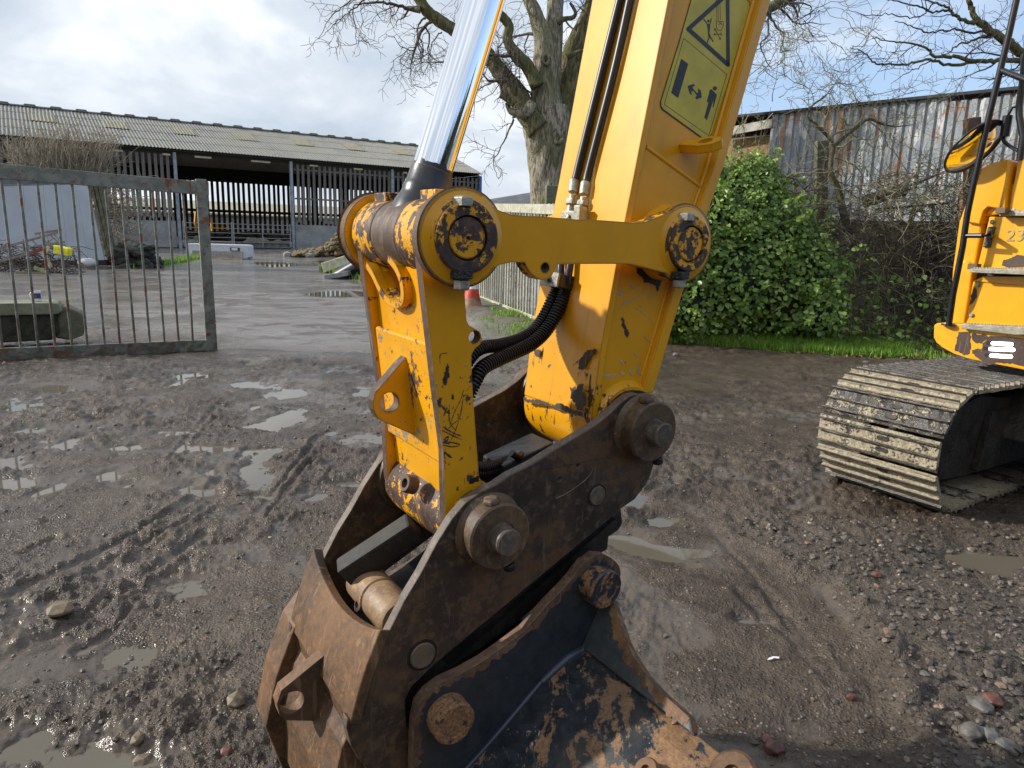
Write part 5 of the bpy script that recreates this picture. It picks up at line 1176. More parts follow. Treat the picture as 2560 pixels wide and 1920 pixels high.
pc = gpt(1930, 1660); mb = MB(); mb.prism([(0, 0), (.018, .002), (.028, .010), (.045, .004), (.05, .014), (.03, .02), (.012, .012)], lambda p, q, t_: np.array([pc[0] - .02 + p, pc[1] + q, gz(pc[0], pc[1]) + .006 + t_ + p * .1]), 0, .001); tag(build(mb, 'paper_scrap', [simple('white_scrap', (.75, .76, .78), .5)]), 'torn white scrap lying on the mud beside the bucket', 'scrap')
gi = gpt(1240, 935)
# ---------------------------------------------------------------- the excavator
P2 = (.591, -.002)
P3 = uvp(1660, 1089, .06)
P4 = uvp(1273, 1358, .06)
wc = -.2275
exc = thing('excavator', 'yellow tracked excavator reaching its arm and worn linkage down from the right', 'excavator', M(4.9, 0, -.3) * np.array([1, 1, 0]))

def planept(x, y, P0, n):
    d = ray(x, y); return CAM + d * (((P0 - CAM) @ n) / (d @ n))
nF = unit(-1.0 * UA + .18 * VA)          # outward normal of the arm's front plate
dF = unit(.18 * UA + 1.0 * VA)
PF = M(.4801, .1636, -.2)
def FP(x, y, off=0.0): return planept(x, y, PF + nF * off, nF)

# --- dipper arm
fe = [(P3[0] - .105, P3[1] + .02), (.4078, -.2556), (.44, -.054), (.4801, .1636), (.5455, .5256), (.79, 1.9)]
be = [(1.28, 1.9), (.8665, .584), (.7502, .1826), (.7037, .0581), (.6464, -.1117), (.5992, -.2684), (.5673, -.3683)]
a0 = 195; nose = [(P3[0] + .105 * cos(radians(a)), P3[1] + .105 * sin(radians(a))) for a in range(205, 352, 12)]
sidep = fe[:1] + nose + be[::-1] + fe[:0:-1]
mb = MB()
mb.prism(sidep, M, -.087, -.335)
arm = build(mb, 'dipper_arm', [Y_CLEAN], exc, bevel=.003)
mb = MB()   # front plate, a touch wider than the webs
fo = [(p[0] - .004, p[1]) for p in fe]; fi = [(p[0] + .016, p[1]) for p in fe]
mb.prism(fe[1:1] + [(p[0] - .006, p[1]) for p in fe] + [(p[0] + .014, p[1]) for p in fe][::-1], M, -.070, -.355)
build(mb, 'front_plate', [Y_NOSE], arm, bevel=.002)
mb = MB()   # rounded nose skin
no = [(P3[0] + .112 * cos(radians(a)), P3[1] + .112 * sin(radians(a))) for a in range(170, 300, 8)]
ni = [(P3[0] + .098 * cos(radians(a)), P3[1] + .098 * sin(radians(a))) for a in range(170, 300, 8)]
mb.prism(no + ni[::-1], M, -.071, -.354)
build(mb, 'nose_skin', [Y_NOSE], arm, smooth=30, bevel=.002)
mb = MB()   # back plate edge strip
bo = [(p[0] + .006, p[1]) for p in be]; bi = [(p[0] - .030, p[1] - .004) for p in be]
mb.prism(bo + bi[::-1], M, -.062, -.36, side=0)
build(mb, 'back_plate', [Y_CLEAN], arm, bevel=.005)
mb = MB()   # thicker lower web panel with its weld line
q0 = uvp(*cA(835, 1450), -.085); q1 = uvp(*c2(1540, 226), -.085)
low = [q0, (fe[3][0] + .014, fe[3][1]), (fe[2][0] + .014, fe[2][1]), (fe[1][0] + .014, fe[1][1]), (P3[0] - .09, P3[1] + .03), (P3[0] - .02, P3[1] + .09), (P3[0] + .06, P3[1] + .07), (be[5][0] - .034, be[5][1]), (be[4][0] - .034, be[4][1]), (be[3][0] - .034, be[3][1]), q1]
mb.prism(low, M, -.081, -.0875)
build(mb, 'web_doubler', [yellow('yellow_paint_web', .22, .35, dirt=.10, seed=61)], arm, bevel=.003)
mb = MB(); mb.tube([M(q0[0], q0[1], -.083), M(q1[0], q1[1], -.083)], .0055, 8)
mb.tube([M(p[0] + .016, p[1], -.084) for p in fe[:5]], .005, 8)
mb.tube([M(p[0] - .032, p[1] - .004, -.084) for p in be[1:]], .006, 8)
build(mb, 'weld_bead', [Y_CLEAN], arm, smooth=60)
mb = MB(); mb.lathe(M(P3[0], P3[1], -.087), WA, [(0, .105), (.008, .103), (.02, .093), (.024, .090)], 40)
build(mb, 'nose_boss', [Y_NOSE], arm, smooth=35)
mb = MB(); mb.lathe(M(P3[0], P3[1], -.063), WA, [(0, .083), (.019, .083)], 36)
build(mb, 'grease_ring', [GREASE], arm, smooth=35)
mb = MB(); mb.lathe(M(P3[0], P3[1], -.38), WA, [(0, .083), (.03, .083)], 36); build(mb, 'grease_ring', [GREASE], arm, smooth=35)
mb = MB(); mb.lathe(M(P2[0], P2[1], -.087), WA, [(0, .092), (.012, .088), (.034, .082), (.036, .08)], 36)
build(mb, 'link_boss', [Y_CLEAN], arm, smooth=35)
mb = MB(); mb.lathe(M(P2[0], P2[1], -.41), WA, [(0, .082), (.075, .09)], 36); build(mb, 'link_boss', [Y_CLEAN], arm, smooth=35)
mb = MB()   # raised rail beside the hoses
ra = FP(*cA(750, 40), .004); rb = FP(*cA(345, 1640), .004); rc = FP(*c2(592, 470), .004)
ra = ra + (ra - rb) * .6
mb.beam(ra, rb, .012, .012, nF); mb.beam(rb, rc, .012, .012, nF)
build(mb, 'hose_rail', [simple('rail_sealant', (.62, .42, .16), .6)], arm, bevel=.002)
# lifting eye on the web
le0 = M(*uvp(*cA(1225, 1450), -.085), -.085)
axA = unit(.25 * UA + .97 * VA); wid = unit(np.cross(axA, WA)) * -1
lt = unit(WA * 1.0 + (UA * .25)); 
mb = MB(); pl = [(-.005, -.012), (.05, -.028), (.085, -.022), (.098, .0), (.088, .025), (.05, .034), (-.005, .022)]
nrm = unit(VA * .88 - UA * .42 + WA * .1); e1 = unit(lt - nrm * (lt @ nrm)); e2 = np.cross(nrm, e1)
mb.prism(pl, lambda p, q, t: le0 + e1 * p + e2 * q + nrm * t, -.010, .010, [(.056, .003, .016)])
build(mb, 'tie_down_eye', [Y_CLEAN], arm, bevel=.003)

# --- warning decal on the web
dw = -.0862
def dpt(x, y): return uvp(*cA(x, y), dw)
mb = MB()
dout = [(990, 1050), (1010, 1085), (1395, 1362), (1440, 1372), (1480, 1352), (1500, 1318), (1640, 880), (1878, 60), (1870, 20), (1835, -20), (1600, -190), (1400, -330), (1370, -250), (1290, 0), (1180, 390), (988, 1010)]
P_ = [dpt(*p) for p in dout]
cen = np.mean(np.array(P_), axis=0)
mb.prism(P_, M, dw, dw + .0008, cap=1, side=1)
inn = [tuple(cen + (np.array(p) - cen) * np.array([.982, .985])) for p in P_]
mb.prism(inn, M, dw + .0008, dw + .0012, cap=0, side=0)
def dpoly(pts, holes=(), z=.0012): mb.prism([dpt(*p) for p in pts], M, dw + z, dw + z + .0004, cap=1, side=1)
def dline(a, b, th=3.5):
    a = np.array(a, float); b = np.array(b, float); n = np.array([-(b - a)[1], (b - a)[0]]); n = n / np.linalg.norm(n) * th / 2
    dpoly([tuple(a + n), tuple(b + n), tuple(b - n), tuple(a - n)])
def ddisc(c, r, n=16): dpoly([(c[0] + r * cos(2 * pi * k / n), c[1] + r * sin(2 * pi * k / n)) for k in range(n)])
# inner frame lines
for a, b in (((1218, 378), (1642, 735)), ((1642, 735), (1465, 1340)), ((1465, 1340), (1025, 1030)), ((1025, 1030), (1218, 378))): dline(a, b, 3.5)
# thick triangle with rounded corners
def strip(a, b, th): dline(a, b, th)
TA, TB, TC = (1262, 288), (1655, 640), (1650, -60)
strip(TA, TB, 42); strip(TB, TC, 36); strip(TC, TA, 42)
for q in (TA, TB): ddisc(q, 20)
# person with raised arms
ddisc((1461, 209), 13)
dpoly([(1446, 238), (1478, 232), (1480, 250), (1470, 330), (1458, 330), (1450, 262)])
for a, b, t in (((1412, 186), (1450, 240), 10), ((1491, 180), (1478, 236), 10), ((1462, 325), (1478, 362), 13), ((1478, 362), (1508, 412), 11), ((1462, 325), (1470, 368), 13), ((1470, 368), (1449, 422), 11)): dline(a, b, t)
# hanging bucket and arrows
for a, b, t in (((1540, 0), (1545, 205), 3), ((1556, 0), (1560, 205), 3), ((1575, 0), (1580, 200), 3), ((1530, 210), (1610, 215), 4), ((1610, 215), (1608, 262), 4), ((1608, 262), (1580, 305), 4), ((1580, 305), (1545, 290), 4), ((1545, 290), (1538, 215), 4), ((1560, 210), (1600, 250), 4), ((1600, 210), (1560, 250), 4), ((1515, 340), (1592, 338), 5), ((1524, 285), (1580, 388), 5), ((1515, 340), (1530, 328), 5), ((1515, 340), (1528, 352), 5), ((1594, 338), (1580, 326), 5), ((1594, 338), (1582, 352), 5), ((1522, 283), (1538, 290), 5), ((1522, 283), (1522, 300), 5), ((1580, 390), (1566, 382), 5), ((1580, 390), (1583, 374), 5)): dline(a, b, t)
# wall block
dpoly([(1193, 580), (1262, 632), (1162, 970), (1093, 917)])
# double arrow
dpoly([(1255, 850), (1318, 828), (1328, 848), (1300, 862), (1345, 918), (1362, 912), (1358, 872), (1386, 894), (1396, 962), (1345, 982), (1330, 960), (1350, 946), (1312, 898), (1292, 905), (1300, 940), (1276, 926)])
# standing person
ddisc((1524, 873), 21)
dpoly([(1490, 880), (1545, 935), (1512, 1060), (1503, 1058), (1518, 970), (1446, 1184), (1434, 1180), (1432, 1168), (1420, 1165), (1462, 1010), (1446, 1006), (1474, 890)])
dec = build(mb, 'warning_decal', [DECAL, INK], arm)

# --- hoses, fittings, clamp and corrugated conduits
def offs(c, pts, o): return [FP(*c(*p), o) for p in pts]
h1 = offs(cA, [(590, 0), (430, 640), (180, 1659)], .017) + offs(c2, [(480, 172)], .019)
h2 = offs(cA, [(690, 0), (530, 720), (290, 1659)], .017) + offs(c2, [(572, 192)], .019)
for h, e in ((h1, [(468, 180), (455, 300), (445, 400), (432, 460)]), (h2, [(567, 200), (550, 320), (538, 400), (524, 460)])):
    top = h[0] + (h[0] - h[1]) * 2.2
    mb = MB(); mb.tube([top] + spline(h, 5), .0100, 12)
    ho = build(mb, 'hydraulic_hose', [RUBBER], exc, smooth=40)
    mb = MB(); pp = [FP(*c2(*p), .019) for p in e]
    d0 = unit(pp[1] - pp[0]); L = np.linalg.norm(pp[1] - pp[0])
    mb.lathe(pp[0] - d0 * .004, d0, [(0, .0105), (.004, .0125), (L * .9, .0125), (L, .0095)], 20)
    d1 = unit(pp[3] - pp[1]); L2 = np.linalg.norm(pp[3] - pp[1])
    mb.lathe(pp[1], d1, [(0, .0085), (L2 * .22, .0088)], 16)
    mb.lathe(pp[1] + d1 * L2 * .22, d1, [(0, .0145), (.003, .0155), (L2 * .3, .0155), (L2 * .36, .013)], 6)
    mb.lathe(pp[1] + d1 * L2 * .58, d1, [(0, .010), (L2 * .45, .010)], 16)
    build(mb, 'hose_fitting', [ZINC], ho, smooth=30, bevel=.0006)
    # lower run below the link down to the clamp
mb = MB(); b0 = FP(*c2(480, 480), .018); wX = WA
mb.box(b0 - VA * .006, WA * .037, VA * .014, nF * .017)
mb.lathe(FP(*c2(415, 488), .037), nF, [(0, .006), (.004, .006)], 12); mb.box(FP(*c2(520, 480), .03), WA * .012, VA * .022, nF * .012)
build(mb, 'junction_block', [ZINC], exc, bevel=.002)
cl = FP(*c2(335, 1045), .026)
for (x0, y0), (x1, y1) in (((352, 890), (350, 1000)), ((435, 890), (418, 1000))):
    a = FP(*c2(x0, y0), .022); b = FP(*c2(x1, y1), .024); mb = MB(); mb.tube([a + (a - b) * 1.6, a, b, b - VA * .02], .0095, 12)
    build(mb, 'hose_tail', [simple('blue_black_hose', (.012, .016, .045), .35)], exc, smooth=40)
mb = MB(); mb.box(cl, WA * .034, dF * .017, nF * .024)
cb = build(mb, 'hose_clamp', [simple('clamp_block', (.03, .03, .032), .5)], exc, bevel=.003)
mb = MB(); mb.box(cl + nF * .026, WA * .0335, dF * .0175, nF * .003); hexbolt(mb, cl + nF * .029 - WA * .002, nF, .008, .006)
build(mb, 'clamp_plate', [GREYM], cb, bevel=.0015)
def conduit(pts, r, parent, name='corrugated_conduit'):
    sp = spline(pts, 14); L = [0]
    for i in range(1, len(sp)): L.append(L[-1] + np.linalg.norm(sp[i] - sp[i - 1]))
    L = np.array(L); sp = np.array(sp); pitch = .0080; n = int(L[-1] / pitch); P = []; Rr = []
    for k in range(n):
        for f, rr in ((.0, .76), (.12, .98), (.26, 1.08), (.52, 1.08), (.66, .98), (.78, .76)):
            s = (k + f) * pitch; P.append([np.interp(s, L, sp[:, j]) for j in range(3)]); Rr.append(r * rr)
    mb = MB(); mb.tube(P, Rr, 14); return build(mb, name, [RUBBER], parent, smooth=50)
def mp(c, p, w): return M(*uvp(*c(*p), w), w)
pa = [mp(c2, (318, 1095), -.268), mp(c2, (290, 1180), -.27), mp(c3, (1905, 20), -.265), mp(c3, (1760, 150), -.25), mp(c3, (1560, 215), -.225), mp(c3, (1400, 240), -.20), mp(c3, (1290, 330), -.18), mp(c3, (1180, 560), -.17)]
pb = [mp(c2, (398, 1105), -.235), mp(c2, (370, 1210), -.237), mp(c3, (1975, 60), -.235), mp(c3, (1820, 210), -.22), mp(c3, (1580, 320), -.195), mp(c3, (1410, 410), -.17), mp(c3, (1330, 540), -.155), mp(c3, (1230, 760), -.15)]
conduit(pa, .0150, exc); conduit(pb, .0165, exc)

# --- side links of the linkage
wo, wi = -.012, -.047
ring = circ(0, 0, .090, 64, 296, 34)
bot = UV(c1, [(1450, 962), (1550, 907), (1650, 884), (1770, 887), (1785, 925), (1825, 985), (1880, 1026), (1940, 1040), (1995, 1015), (2028, 955), (2045, 912)], wo) + UV(c2, [(320, 903), (500, 899), (740, 898), (940, 900), (1020, 915)], wo)
eye2 = circ(P2[0], P2[1], .086, -128, 118, 24)
top = UV(c2, [(1090, 534), (1000, 542), (860, 532), (700, 520), (480, 512), (200, 488), (20, 481)], wo) + UV(c1, [(1640, 468), (1560, 440), (1480, 398), (1400, 343)], wo)
outl = ring + bot + eye2 + top
hl = uvp(*c1(1945, 932), wo)
def side_link(w0, w1, sgn):
    mb = MB(); mb.prism(outl, M, w0, w1, [(hl[0], hl[1], .0105)], cap=0, side=lambda k: 1 if k < 35 else 2)
    o = build(mb, 'side_link', [Y_LINK, RIM, Y_EDGE], exc, bevel=.004, bseg=3)
    for (c, r) in (((0, 0), .066), (P2, .0635)):
        A_ = WA * sgn; base = w0 - .004 * sgn
        mb = MB(); mb.lathe(M(c[0], c[1], base), A_, [(0, r + .029), (.004, r + .020), (.009, r + .006), (.013, r), (.021, r), (.023, r - .003), (.023, .0425), (.015, .0425)], 44, cap1=False, mis=[0, 0, 2, 1, 1, 1, 1, 1])
        build(mb, 'pin_collar', [Y_LINK, COLL, Y_RING], o, smooth=32)
        mb = MB(); mb.lathe(M(c[0], c[1], base + .008 * sgn), A_, [(0, .0425), (.004, .0425), (.005, .042)], 40, cap0=False, mi=1)
        mb.lathe(M(c[0], c[1], base + .003 * sgn), A_, [(0, .0385), (.0165, .0385), (.0185, .0365), (.0187, .004), (.0145, .0035)], 40)
        build(mb, 'link_pin', [Y_RING, GREASE], o, smooth=32)
    return o
Y_EDGE = yellow('yellow_paint_worn_edge', .62, .9, seed=37)
COLL = yellow('yellow_paint_collar_face', .84, .8, seed=77, scale=1.1)
lnk = side_link(wo, wi, 1)
side_link(-.443, -.408, -1)
for c, ph, pn in (((0, 0), c1(1235, 340), c1(1225, 1065)), (P2, c2(1432, 478), c2(1372, 1058))):
    wb = -.004
    uh = uvp(*ph, wb); un = uvp(*pn, wb)
    mb = MB(); hexbolt(mb, M(uh[0], uh[1] - .012, wb), VA, .021, .018, False)
    bo = build(mb, 'retaining_bolt', [ZINC], lnk, bevel=.001)
    mb = MB(); mb.lathe(M(un[0], un[1] + .026, wb), -VA, [(0, .024), (.016, .024), (.018, .02)], 6, mi=0); build(mb, 'lock_nut', [GREASE], lnk, bevel=.001)
    mb = MB(); mb.lathe(M(un[0], un[1] + .006, wb), -VA, [(0, .017), (.016, .017), (.019, .014)], 6); build(mb, 'lock_nut', [ZINC], lnk, bevel=.001)

# --- tipping link
ue = lambda v: -.0618 + .118 * (-v - .063) - .012 * max(0, (-v - .43)) * 8
near_out = [(-.072, .02)] + circ(0, 0, .075, 150, 20, 10) + [(.052, -.05), (.035, -.085), (.033, -.107)] + UV(c3, [(1268, 0), (1290, 45), (1340, 75), (1385, 105), (1405, 160), (1385, 215), (1340, 250), (1312, 300), (1310, 360)], -.062) + [(.0557, -.3089), (.0755, -.5022), (.088, -.535), (.10, -.60), (.085, -.66), (.03, -.66), (-.004, -.60), (-.0063, -.5629), (-.0105, -.4324), (-.0302, -.3006), (-.041, -.2191), (-.0618, -.0628)]
hh = uvp(*c3(1335, 150), -.062)
tl = None
for w0, w1 in ((-.062, -.088), (-.395, -.369)):
    mb = MB(); mb.prism(near_out, M, w0, w1, [(hh[0] + .0, hh[1], .0135)], cap=0, side=1)
    if tl is None: tl = build(mb, 'tipping_link', [Y_WORN, RIM], exc, bevel=.004, bseg=3)
    else: build(mb, 'cheek_plate', [Y_WORN, RIM], tl, bevel=.004)
uw = lambda v: -.038 + .118 * (-v - .063)
frw = lambda p, q, t: M(uw(q) + t, q, p)
inn = [wvp(*c1(*p), -.03) for p in [(500, 880), (545, 960), (590, 1080), (640, 1170), (705, 1212), (768, 1180), (776, 1070), (745, 960), (690, 880)]]
web = [(-.372, -.05)] + [(inn[0][0], -.05)] + inn + [(inn[-1][0], -.05), (-.085, -.05), (-.085, -.56), (-.372, -.56)]
mb = MB(); mb.prism(web, frw, 0, .022, side=0)
build(mb, 'web_plate', [Y_WORN], tl, bevel=.003)
ci = [np.array(p) for p in spline([np.array(p) for p in inn], 4)]; co_ = []
for k in range(len(ci)):
    d_ = ci[min(k + 1, len(ci) - 1)] - ci[max(k - 1, 0)]; d_ = d_ / np.linalg.norm(d_); co_.append(ci[k] + np.array([d_[1], -d_[0]]) * .017)
cm_ = np.mean(ci, axis=0)
if np.linalg.norm(co_[len(ci) // 2] - cm_) < np.linalg.norm(ci[len(ci) // 2] - cm_): co_ = [2 * a - b for a, b in zip(ci, co_)]
mb = MB(); mb.prism([tuple(p) for p in ci] + [tuple(p) for p in co_[::-1]], frw, -.020, .004)
build(mb, 'strap_rim', [Y_WORN], tl, bevel=.005, bseg=3)
va = wvp(*c3(700, 105), -.02)[1]; vb = wvp(*c3(800, 1040), .02)[1]
mb = MB(); mb.prism([(-.371, va), (-.086, va), (-.086, vb), (-.371, vb)], frw, -.014, .002)
build(mb, 'raised_panel', [yellow('yellow_paint_muddy', .46, .6, dirt=.65, seed=15)], tl, bevel=.006)
mb = MB()
wl_ = -.205
lp = UV(c3, [(745, 322), (700, 368), (560, 532), (480, 620), (457, 700), (462, 780), (500, 850), (560, 885), (760, 972), (895, 1035), (930, 1000), (850, 330)], wl_)
hc = uvp(*c3(600, 715), wl_)
mb.prism(lp, M, wl_, wl_ - .030, [(hc[0], hc[1], .0225)], cap=0, side=1, nh=28)
build(mb, 'lifting_lug', [Y_WORN, RIM], tl, bevel=.004, bseg=3)
for w0, w1, nm in ((-.055, -.1635, 'pivot_boss'), (-.292, -.40, 'pivot_boss')):
    mb = MB(); d = -1
    mb.lathe(M(0, 0, w0), -WA, [(0, .071), (.003, .075), (abs(w1 - w0) - .003, .076), (abs(w1 - w0), .072)], 44)
    cw = (w0 + w1) / 2
    mb.box(M(.0, .078, cw), WA * .034, UA * .028, VA * .012)
    build(mb, nm, [Y_BOSS], tl, smooth=32, bevel=.003)
mb = MB(); mb.lathe(M(P4[0], P4[1], -.050), -WA, [(0, .077), (.006, .081), (.12, .081), (.125, .083), (.335, .083), (.343, .078)], 44)
lb = build(mb, 'lower_barrel', [Y_BOSS], tl, smooth=32)
gp = uvp(*c3(768, 1395), -.2); g0 = M(gp[0] + .012, gp[1] - .01, -.2)
gax = unit(-UA * .9 + VA * .35 + WA * .1)
mb = MB(); mb.lathe(g0, gax, [(0, .022), (.022, .021), (.026, .018), (.026, .011), (.006, .010)], 24, cap1=True); build(mb, 'grease_port', [RIM], tl, smooth=35)

# --- cylinder rod
rb0 = M(-.004, 0, wc); rax = unit(.320 * UA + .947 * VA)
mb = MB(); mb.lathe(M(0, 0, -.165), -WA, [(0, .070), (.002, .074), (.123, .074), (.125, .070)], 44)
re_ = build(mb, 'rod_eye', [steel('rod_eye_brown', (.05, .03, .02), (.14, .08, .045), (.36, .23, .13), (.2, .1, .045), .4, .3, .42, 23, (1, 1, .3))], exc, smooth=32)
mb = MB(); mb.lathe(rb0, rax, [(.035, .060), (.062, .058), (.078, .051), (.088, .0495), (.094, .0505), (.104, .0485), (.110, .0465), (.142, .0455)], 44, cap0=False)
build(mb, 'rod_neck', [blackpaint('black_neck_paint', .58, 31, (.012, .014, .02))], re_, smooth=40)
mb = MB(); mb.lathe(rb0, rax, [(.12, .0425), (1.3, .0425)], 64)
build(mb, 'cylinder_rod', [CHROME], exc, smooth=40)
mb = MB()    # ragged black paint line where the rod meets its eye
N = 64; ed = rb0
e = unit(np.cross(rax, WA)); g = np.cross(rax, e); V = []; F = []
for k in range(N):
    a = 2 * pi * k / N; V.append(ed + rax * .140 + (e * cos(a) + g * sin(a)) * .0431)
    hgt = .146 + .009 * (vnoise(np.array([k * .45]), np.array([3.3]))[0]) + (.006 if (k // 3) % 4 == 0 else 0)
    V.append(ed + rax * hgt + (e * cos(a) + g * sin(a)) * .0431)
for k in range(N): F.append((2 * k, (2 * k + 2) % (2 * N), (2 * k + 3) % (2 * N), 2 * k + 1))
mb.add(V, F); build(mb, 'paint_edge', [BLK], re_, smooth=60)
mb = MB(); mb.lathe(rb0, rax, [(1.15, .06), (1.17, .075), (1.3, .075), (1.31, .068), (2.2, .068)], 40)
build(mb, 'cylinder_barrel', [Y_CLEAN], exc, smooth=35)

# --- boom above the frame, from the arm's top back to the body
mb = MB(); bp = [(.60, 1.75), (.85, 2.25), (2.4, 3.05), (4.3, 2.2), (5.1, .35), (5.5, -.25), (5.2, -.3), (4.7, .2), (3.9, 1.6), (2.4, 2.5), (1.3, 2.0), (1.1, 1.6)]
mb.prism(bp, M, -.09, -.365)
build(mb, 'boom', [Y_CLEAN], exc, bevel=.01)

# --- bare patches and scratches worn into the paint
def flake(c, pts, w, mat, name, parent, front=None):
    mb = MB(); rz = np.random.RandomState(int(abs(pts[0][0]))); P = []
    for a, b in zip(pts, pts[1:] + pts[:1]):
        for k in range(7):
            s = k / 7; L = math.hypot(b[0] - a[0], b[1] - a[1]); j = (rz.rand(2) - .5) * min(L, 60) * .30 * (k > 0); P.append((a[0] + (b[0] - a[0]) * s + j[0], a[1] + (b[1] - a[1]) * s + j[1]))
    if front is None: mb.prism([uvp(*c(*p), w) for p in P], M, w, w + .0006)
    else:
        W3 = [FP(*c(*p), .0) for p in P]; o = W3[0]; Q = [((p - o) @ WA, (p - o) @ dF) for p in W3]
        mb.prism(Q, lambda p, q, t_: o + WA * p + dF * q + nF * t_, front, front + .0006)
    return build(mb, name, [mat], parent)
BARE = rusty('bare_brown_patch', (.016, .011, .009), (.050, .034, .027), (.11, .08, .06), seed=91, rough=.55)
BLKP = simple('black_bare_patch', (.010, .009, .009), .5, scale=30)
ww = -.0808
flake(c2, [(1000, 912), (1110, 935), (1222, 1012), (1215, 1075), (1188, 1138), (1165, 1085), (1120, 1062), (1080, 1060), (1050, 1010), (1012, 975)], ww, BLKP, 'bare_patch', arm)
flake(c2, [(885, 1352), (905, 1395), (922, 1450), (944, 1500), (925, 1540), (902, 1505), (898, 1460), (876, 1420)], ww, BARE, 'bare_patch', arm)
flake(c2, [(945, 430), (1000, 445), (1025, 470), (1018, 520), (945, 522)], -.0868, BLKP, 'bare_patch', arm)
flake(c4, [(1010, 250), (1030, 262), (1015, 300), (990, 290), (965, 345), (935, 400), (905, 432), (872, 425), (880, 350), (915, 290), (960, 265)], 0, BARE, 'bare_patch', arm, front=.0066)
flake(c4, [(800, 580), (835, 610), (880, 560), (920, 555), (900, 620), (935, 640), (930, 720), (905, 790), (855, 770), (845, 720), (800, 680)], 0, BARE, 'bare_patch', arm, front=.0066)
flake(c4, [(485, 258), (540, 262), (535, 300), (512, 322), (490, 305)], 0, BARE, 'bare_patch', arm, front=.0066)
flake(c4, [(398, 668), (470, 690), (560, 700), (640, 740), (720, 720), (800, 770), (905, 800), (908, 838), (800, 800), (690, 772), (560, 730), (450, 712), (392, 700)], 0, BARE, 'bare_patch', arm, front=.0070)
def scratches(c, lines, w, mat, parent, name='scratch_marks'):
    mb = MB(); rz = np.random.RandomState(4)
    for (pts, wd_) in lines:
        Q = [np.array(uvp(*c(*p), w)) for p in pts]; Q = spline(Q, 5); n = len(Q); V = []; F = []
        for k, q in enumerate(Q):
            d = Q[min(k + 1, n - 1)] - Q[max(k - 1, 0)]; d = d / (np.linalg.norm(d) + 1e-9); nn_ = np.array([-d[1], d[0]]) * wd_ * (.25 + .75 * rz.rand()) * min(1, .3 + 3 * min(k, n - 1 - k) / n)
            V += [M(*(q + nn_), w), M(*(q - nn_), w)]
        for k in range(n - 1): F.append((2 * k, 2 * k + 1, 2 * k + 3, 2 * k + 2))
        mb.add(V, F)
    return tag(build(mb, name, [mat], parent, fixn=False), kind='stuff')
PALE = simple('pale_scrape', (.40, .36, .25), .7)
scratches(c2, [([(850, 1315), (880, 1260), (950, 1215), (1020, 1180), (1060, 1140), (1100, 1085)], .0018), ([(890, 1235), (930, 1220), (990, 1195)], .004), ([(820, 1130), (850, 1150), (885, 1165)], .006), ([(860, 1130), (900, 1135)], .003), ([(945, 1080), (975, 1105), (1000, 1120)], .003), ([(1105, 1175), (1140, 1200)], .003), ([(975, 1275), (1050, 1310), (1110, 1360), (1150, 1410)], .0012), ([(1060, 1520), (1130, 1580)], .0015)], -.0802, PALE, arm)
scratches(c4, [([(1030, 465), (1090, 480), (1180, 465)], .003), ([(1050, 490), (1100, 500), (1175, 480)], .002), ([(1205, 335), (1245, 390)], .003), ([(1215, 450), (1245, 470)], .004), ([(1335, 280), (1360, 325)], .003), ([(1285, 430), (1320, 480)], .004), ([(1380, 380), (1370, 450), (1400, 480)], .005)], -.0802, PALE, arm)
scratches(c3, [([(1245, 590), (1215, 690), (1165, 790), (1130, 890)], .0011), ([(1240, 640), (1225, 760), (1180, 930), (1110, 1080)], .0013), ([(1120, 730), (1115, 820), (1130, 900), (1180, 960)], .0016), ([(1060, 920), (1140, 970), (1225, 1005)], .0022), ([(1050, 950), (1150, 1000), (1230, 1035)], .0016), ([(1070, 1065), (1150, 1060), (1215, 1078)], .0026), ([(1060, 1080), (1140, 1095), (1210, 1085)], .0016), ([(1075, 1140), (1110, 1170), (1140, 1190)], .004), ([(1100, 285), (1040, 300), (1040, 380)], .0014), ([(1090, 960), (1150, 900), (1200, 860)], .0010)], -.0614, BARE, tl)
flake(c3, [(1100, 370), (1112, 400), (1110, 450), (1122, 480), (1098, 520), (1090, 565), (1068, 560), (1065, 500), (1085, 430)], -.0618, BARE, 'bare_patch', tl)
flake(c3, [(1142, 640), (1158, 655), (1150, 690), (1134, 675)], -.0618, BARE, 'bare_patch', tl)
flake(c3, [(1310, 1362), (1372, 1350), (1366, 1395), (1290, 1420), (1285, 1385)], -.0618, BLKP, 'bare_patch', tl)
# ---------------------------------------------------------------- quick hitch and bucket
hitch = thing('quick_hitch', 'dark rusty quick hitch with bolted side plates pinned to the tip of the yellow arm', 'quick hitch', M(.15, -.9, wc))
hn = -.020
face = UV(c5, [(870, 850), (950, 690), (1040, 540), (1130, 370), (1220, 225), (1300, 130), (1390, 65), (1475, 28)], hn) + \
       UV(c4, [(250, 1345), (460, 1240), (600, 1150), (760, 1050), (1000, 905), (1130, 800), (1210, 718), (1290, 658), (1370, 640), (1440, 660), (1520, 735), (1590, 850), (1610, 980), (1590, 1100), (1545, 1180), (1505, 1245), (1480, 1330), (1430, 1430), (1340, 1550), (1244, 1614)], hn) + \
       UV(c6, [(1270, 172), (850, 522), (524, 793), (180, 1080)], hn) + \
       UV(c5, [(990, 1190), (952, 1270), (960, 1400), (998, 1530), (1000, 1700), (960, 2000), (820, 2000)], hn) + \
       UV(c7, [(1430, 1531), (1340, 1430), (1265, 1300), (1215, 1100), (1228, 1010), (1345, 1045), (1400, 980), (1500, 500), (1620, 180)], hn)
smh = [uvp(*c4(850, 1255), hn), uvp(*c4(690, 1375), hn)]
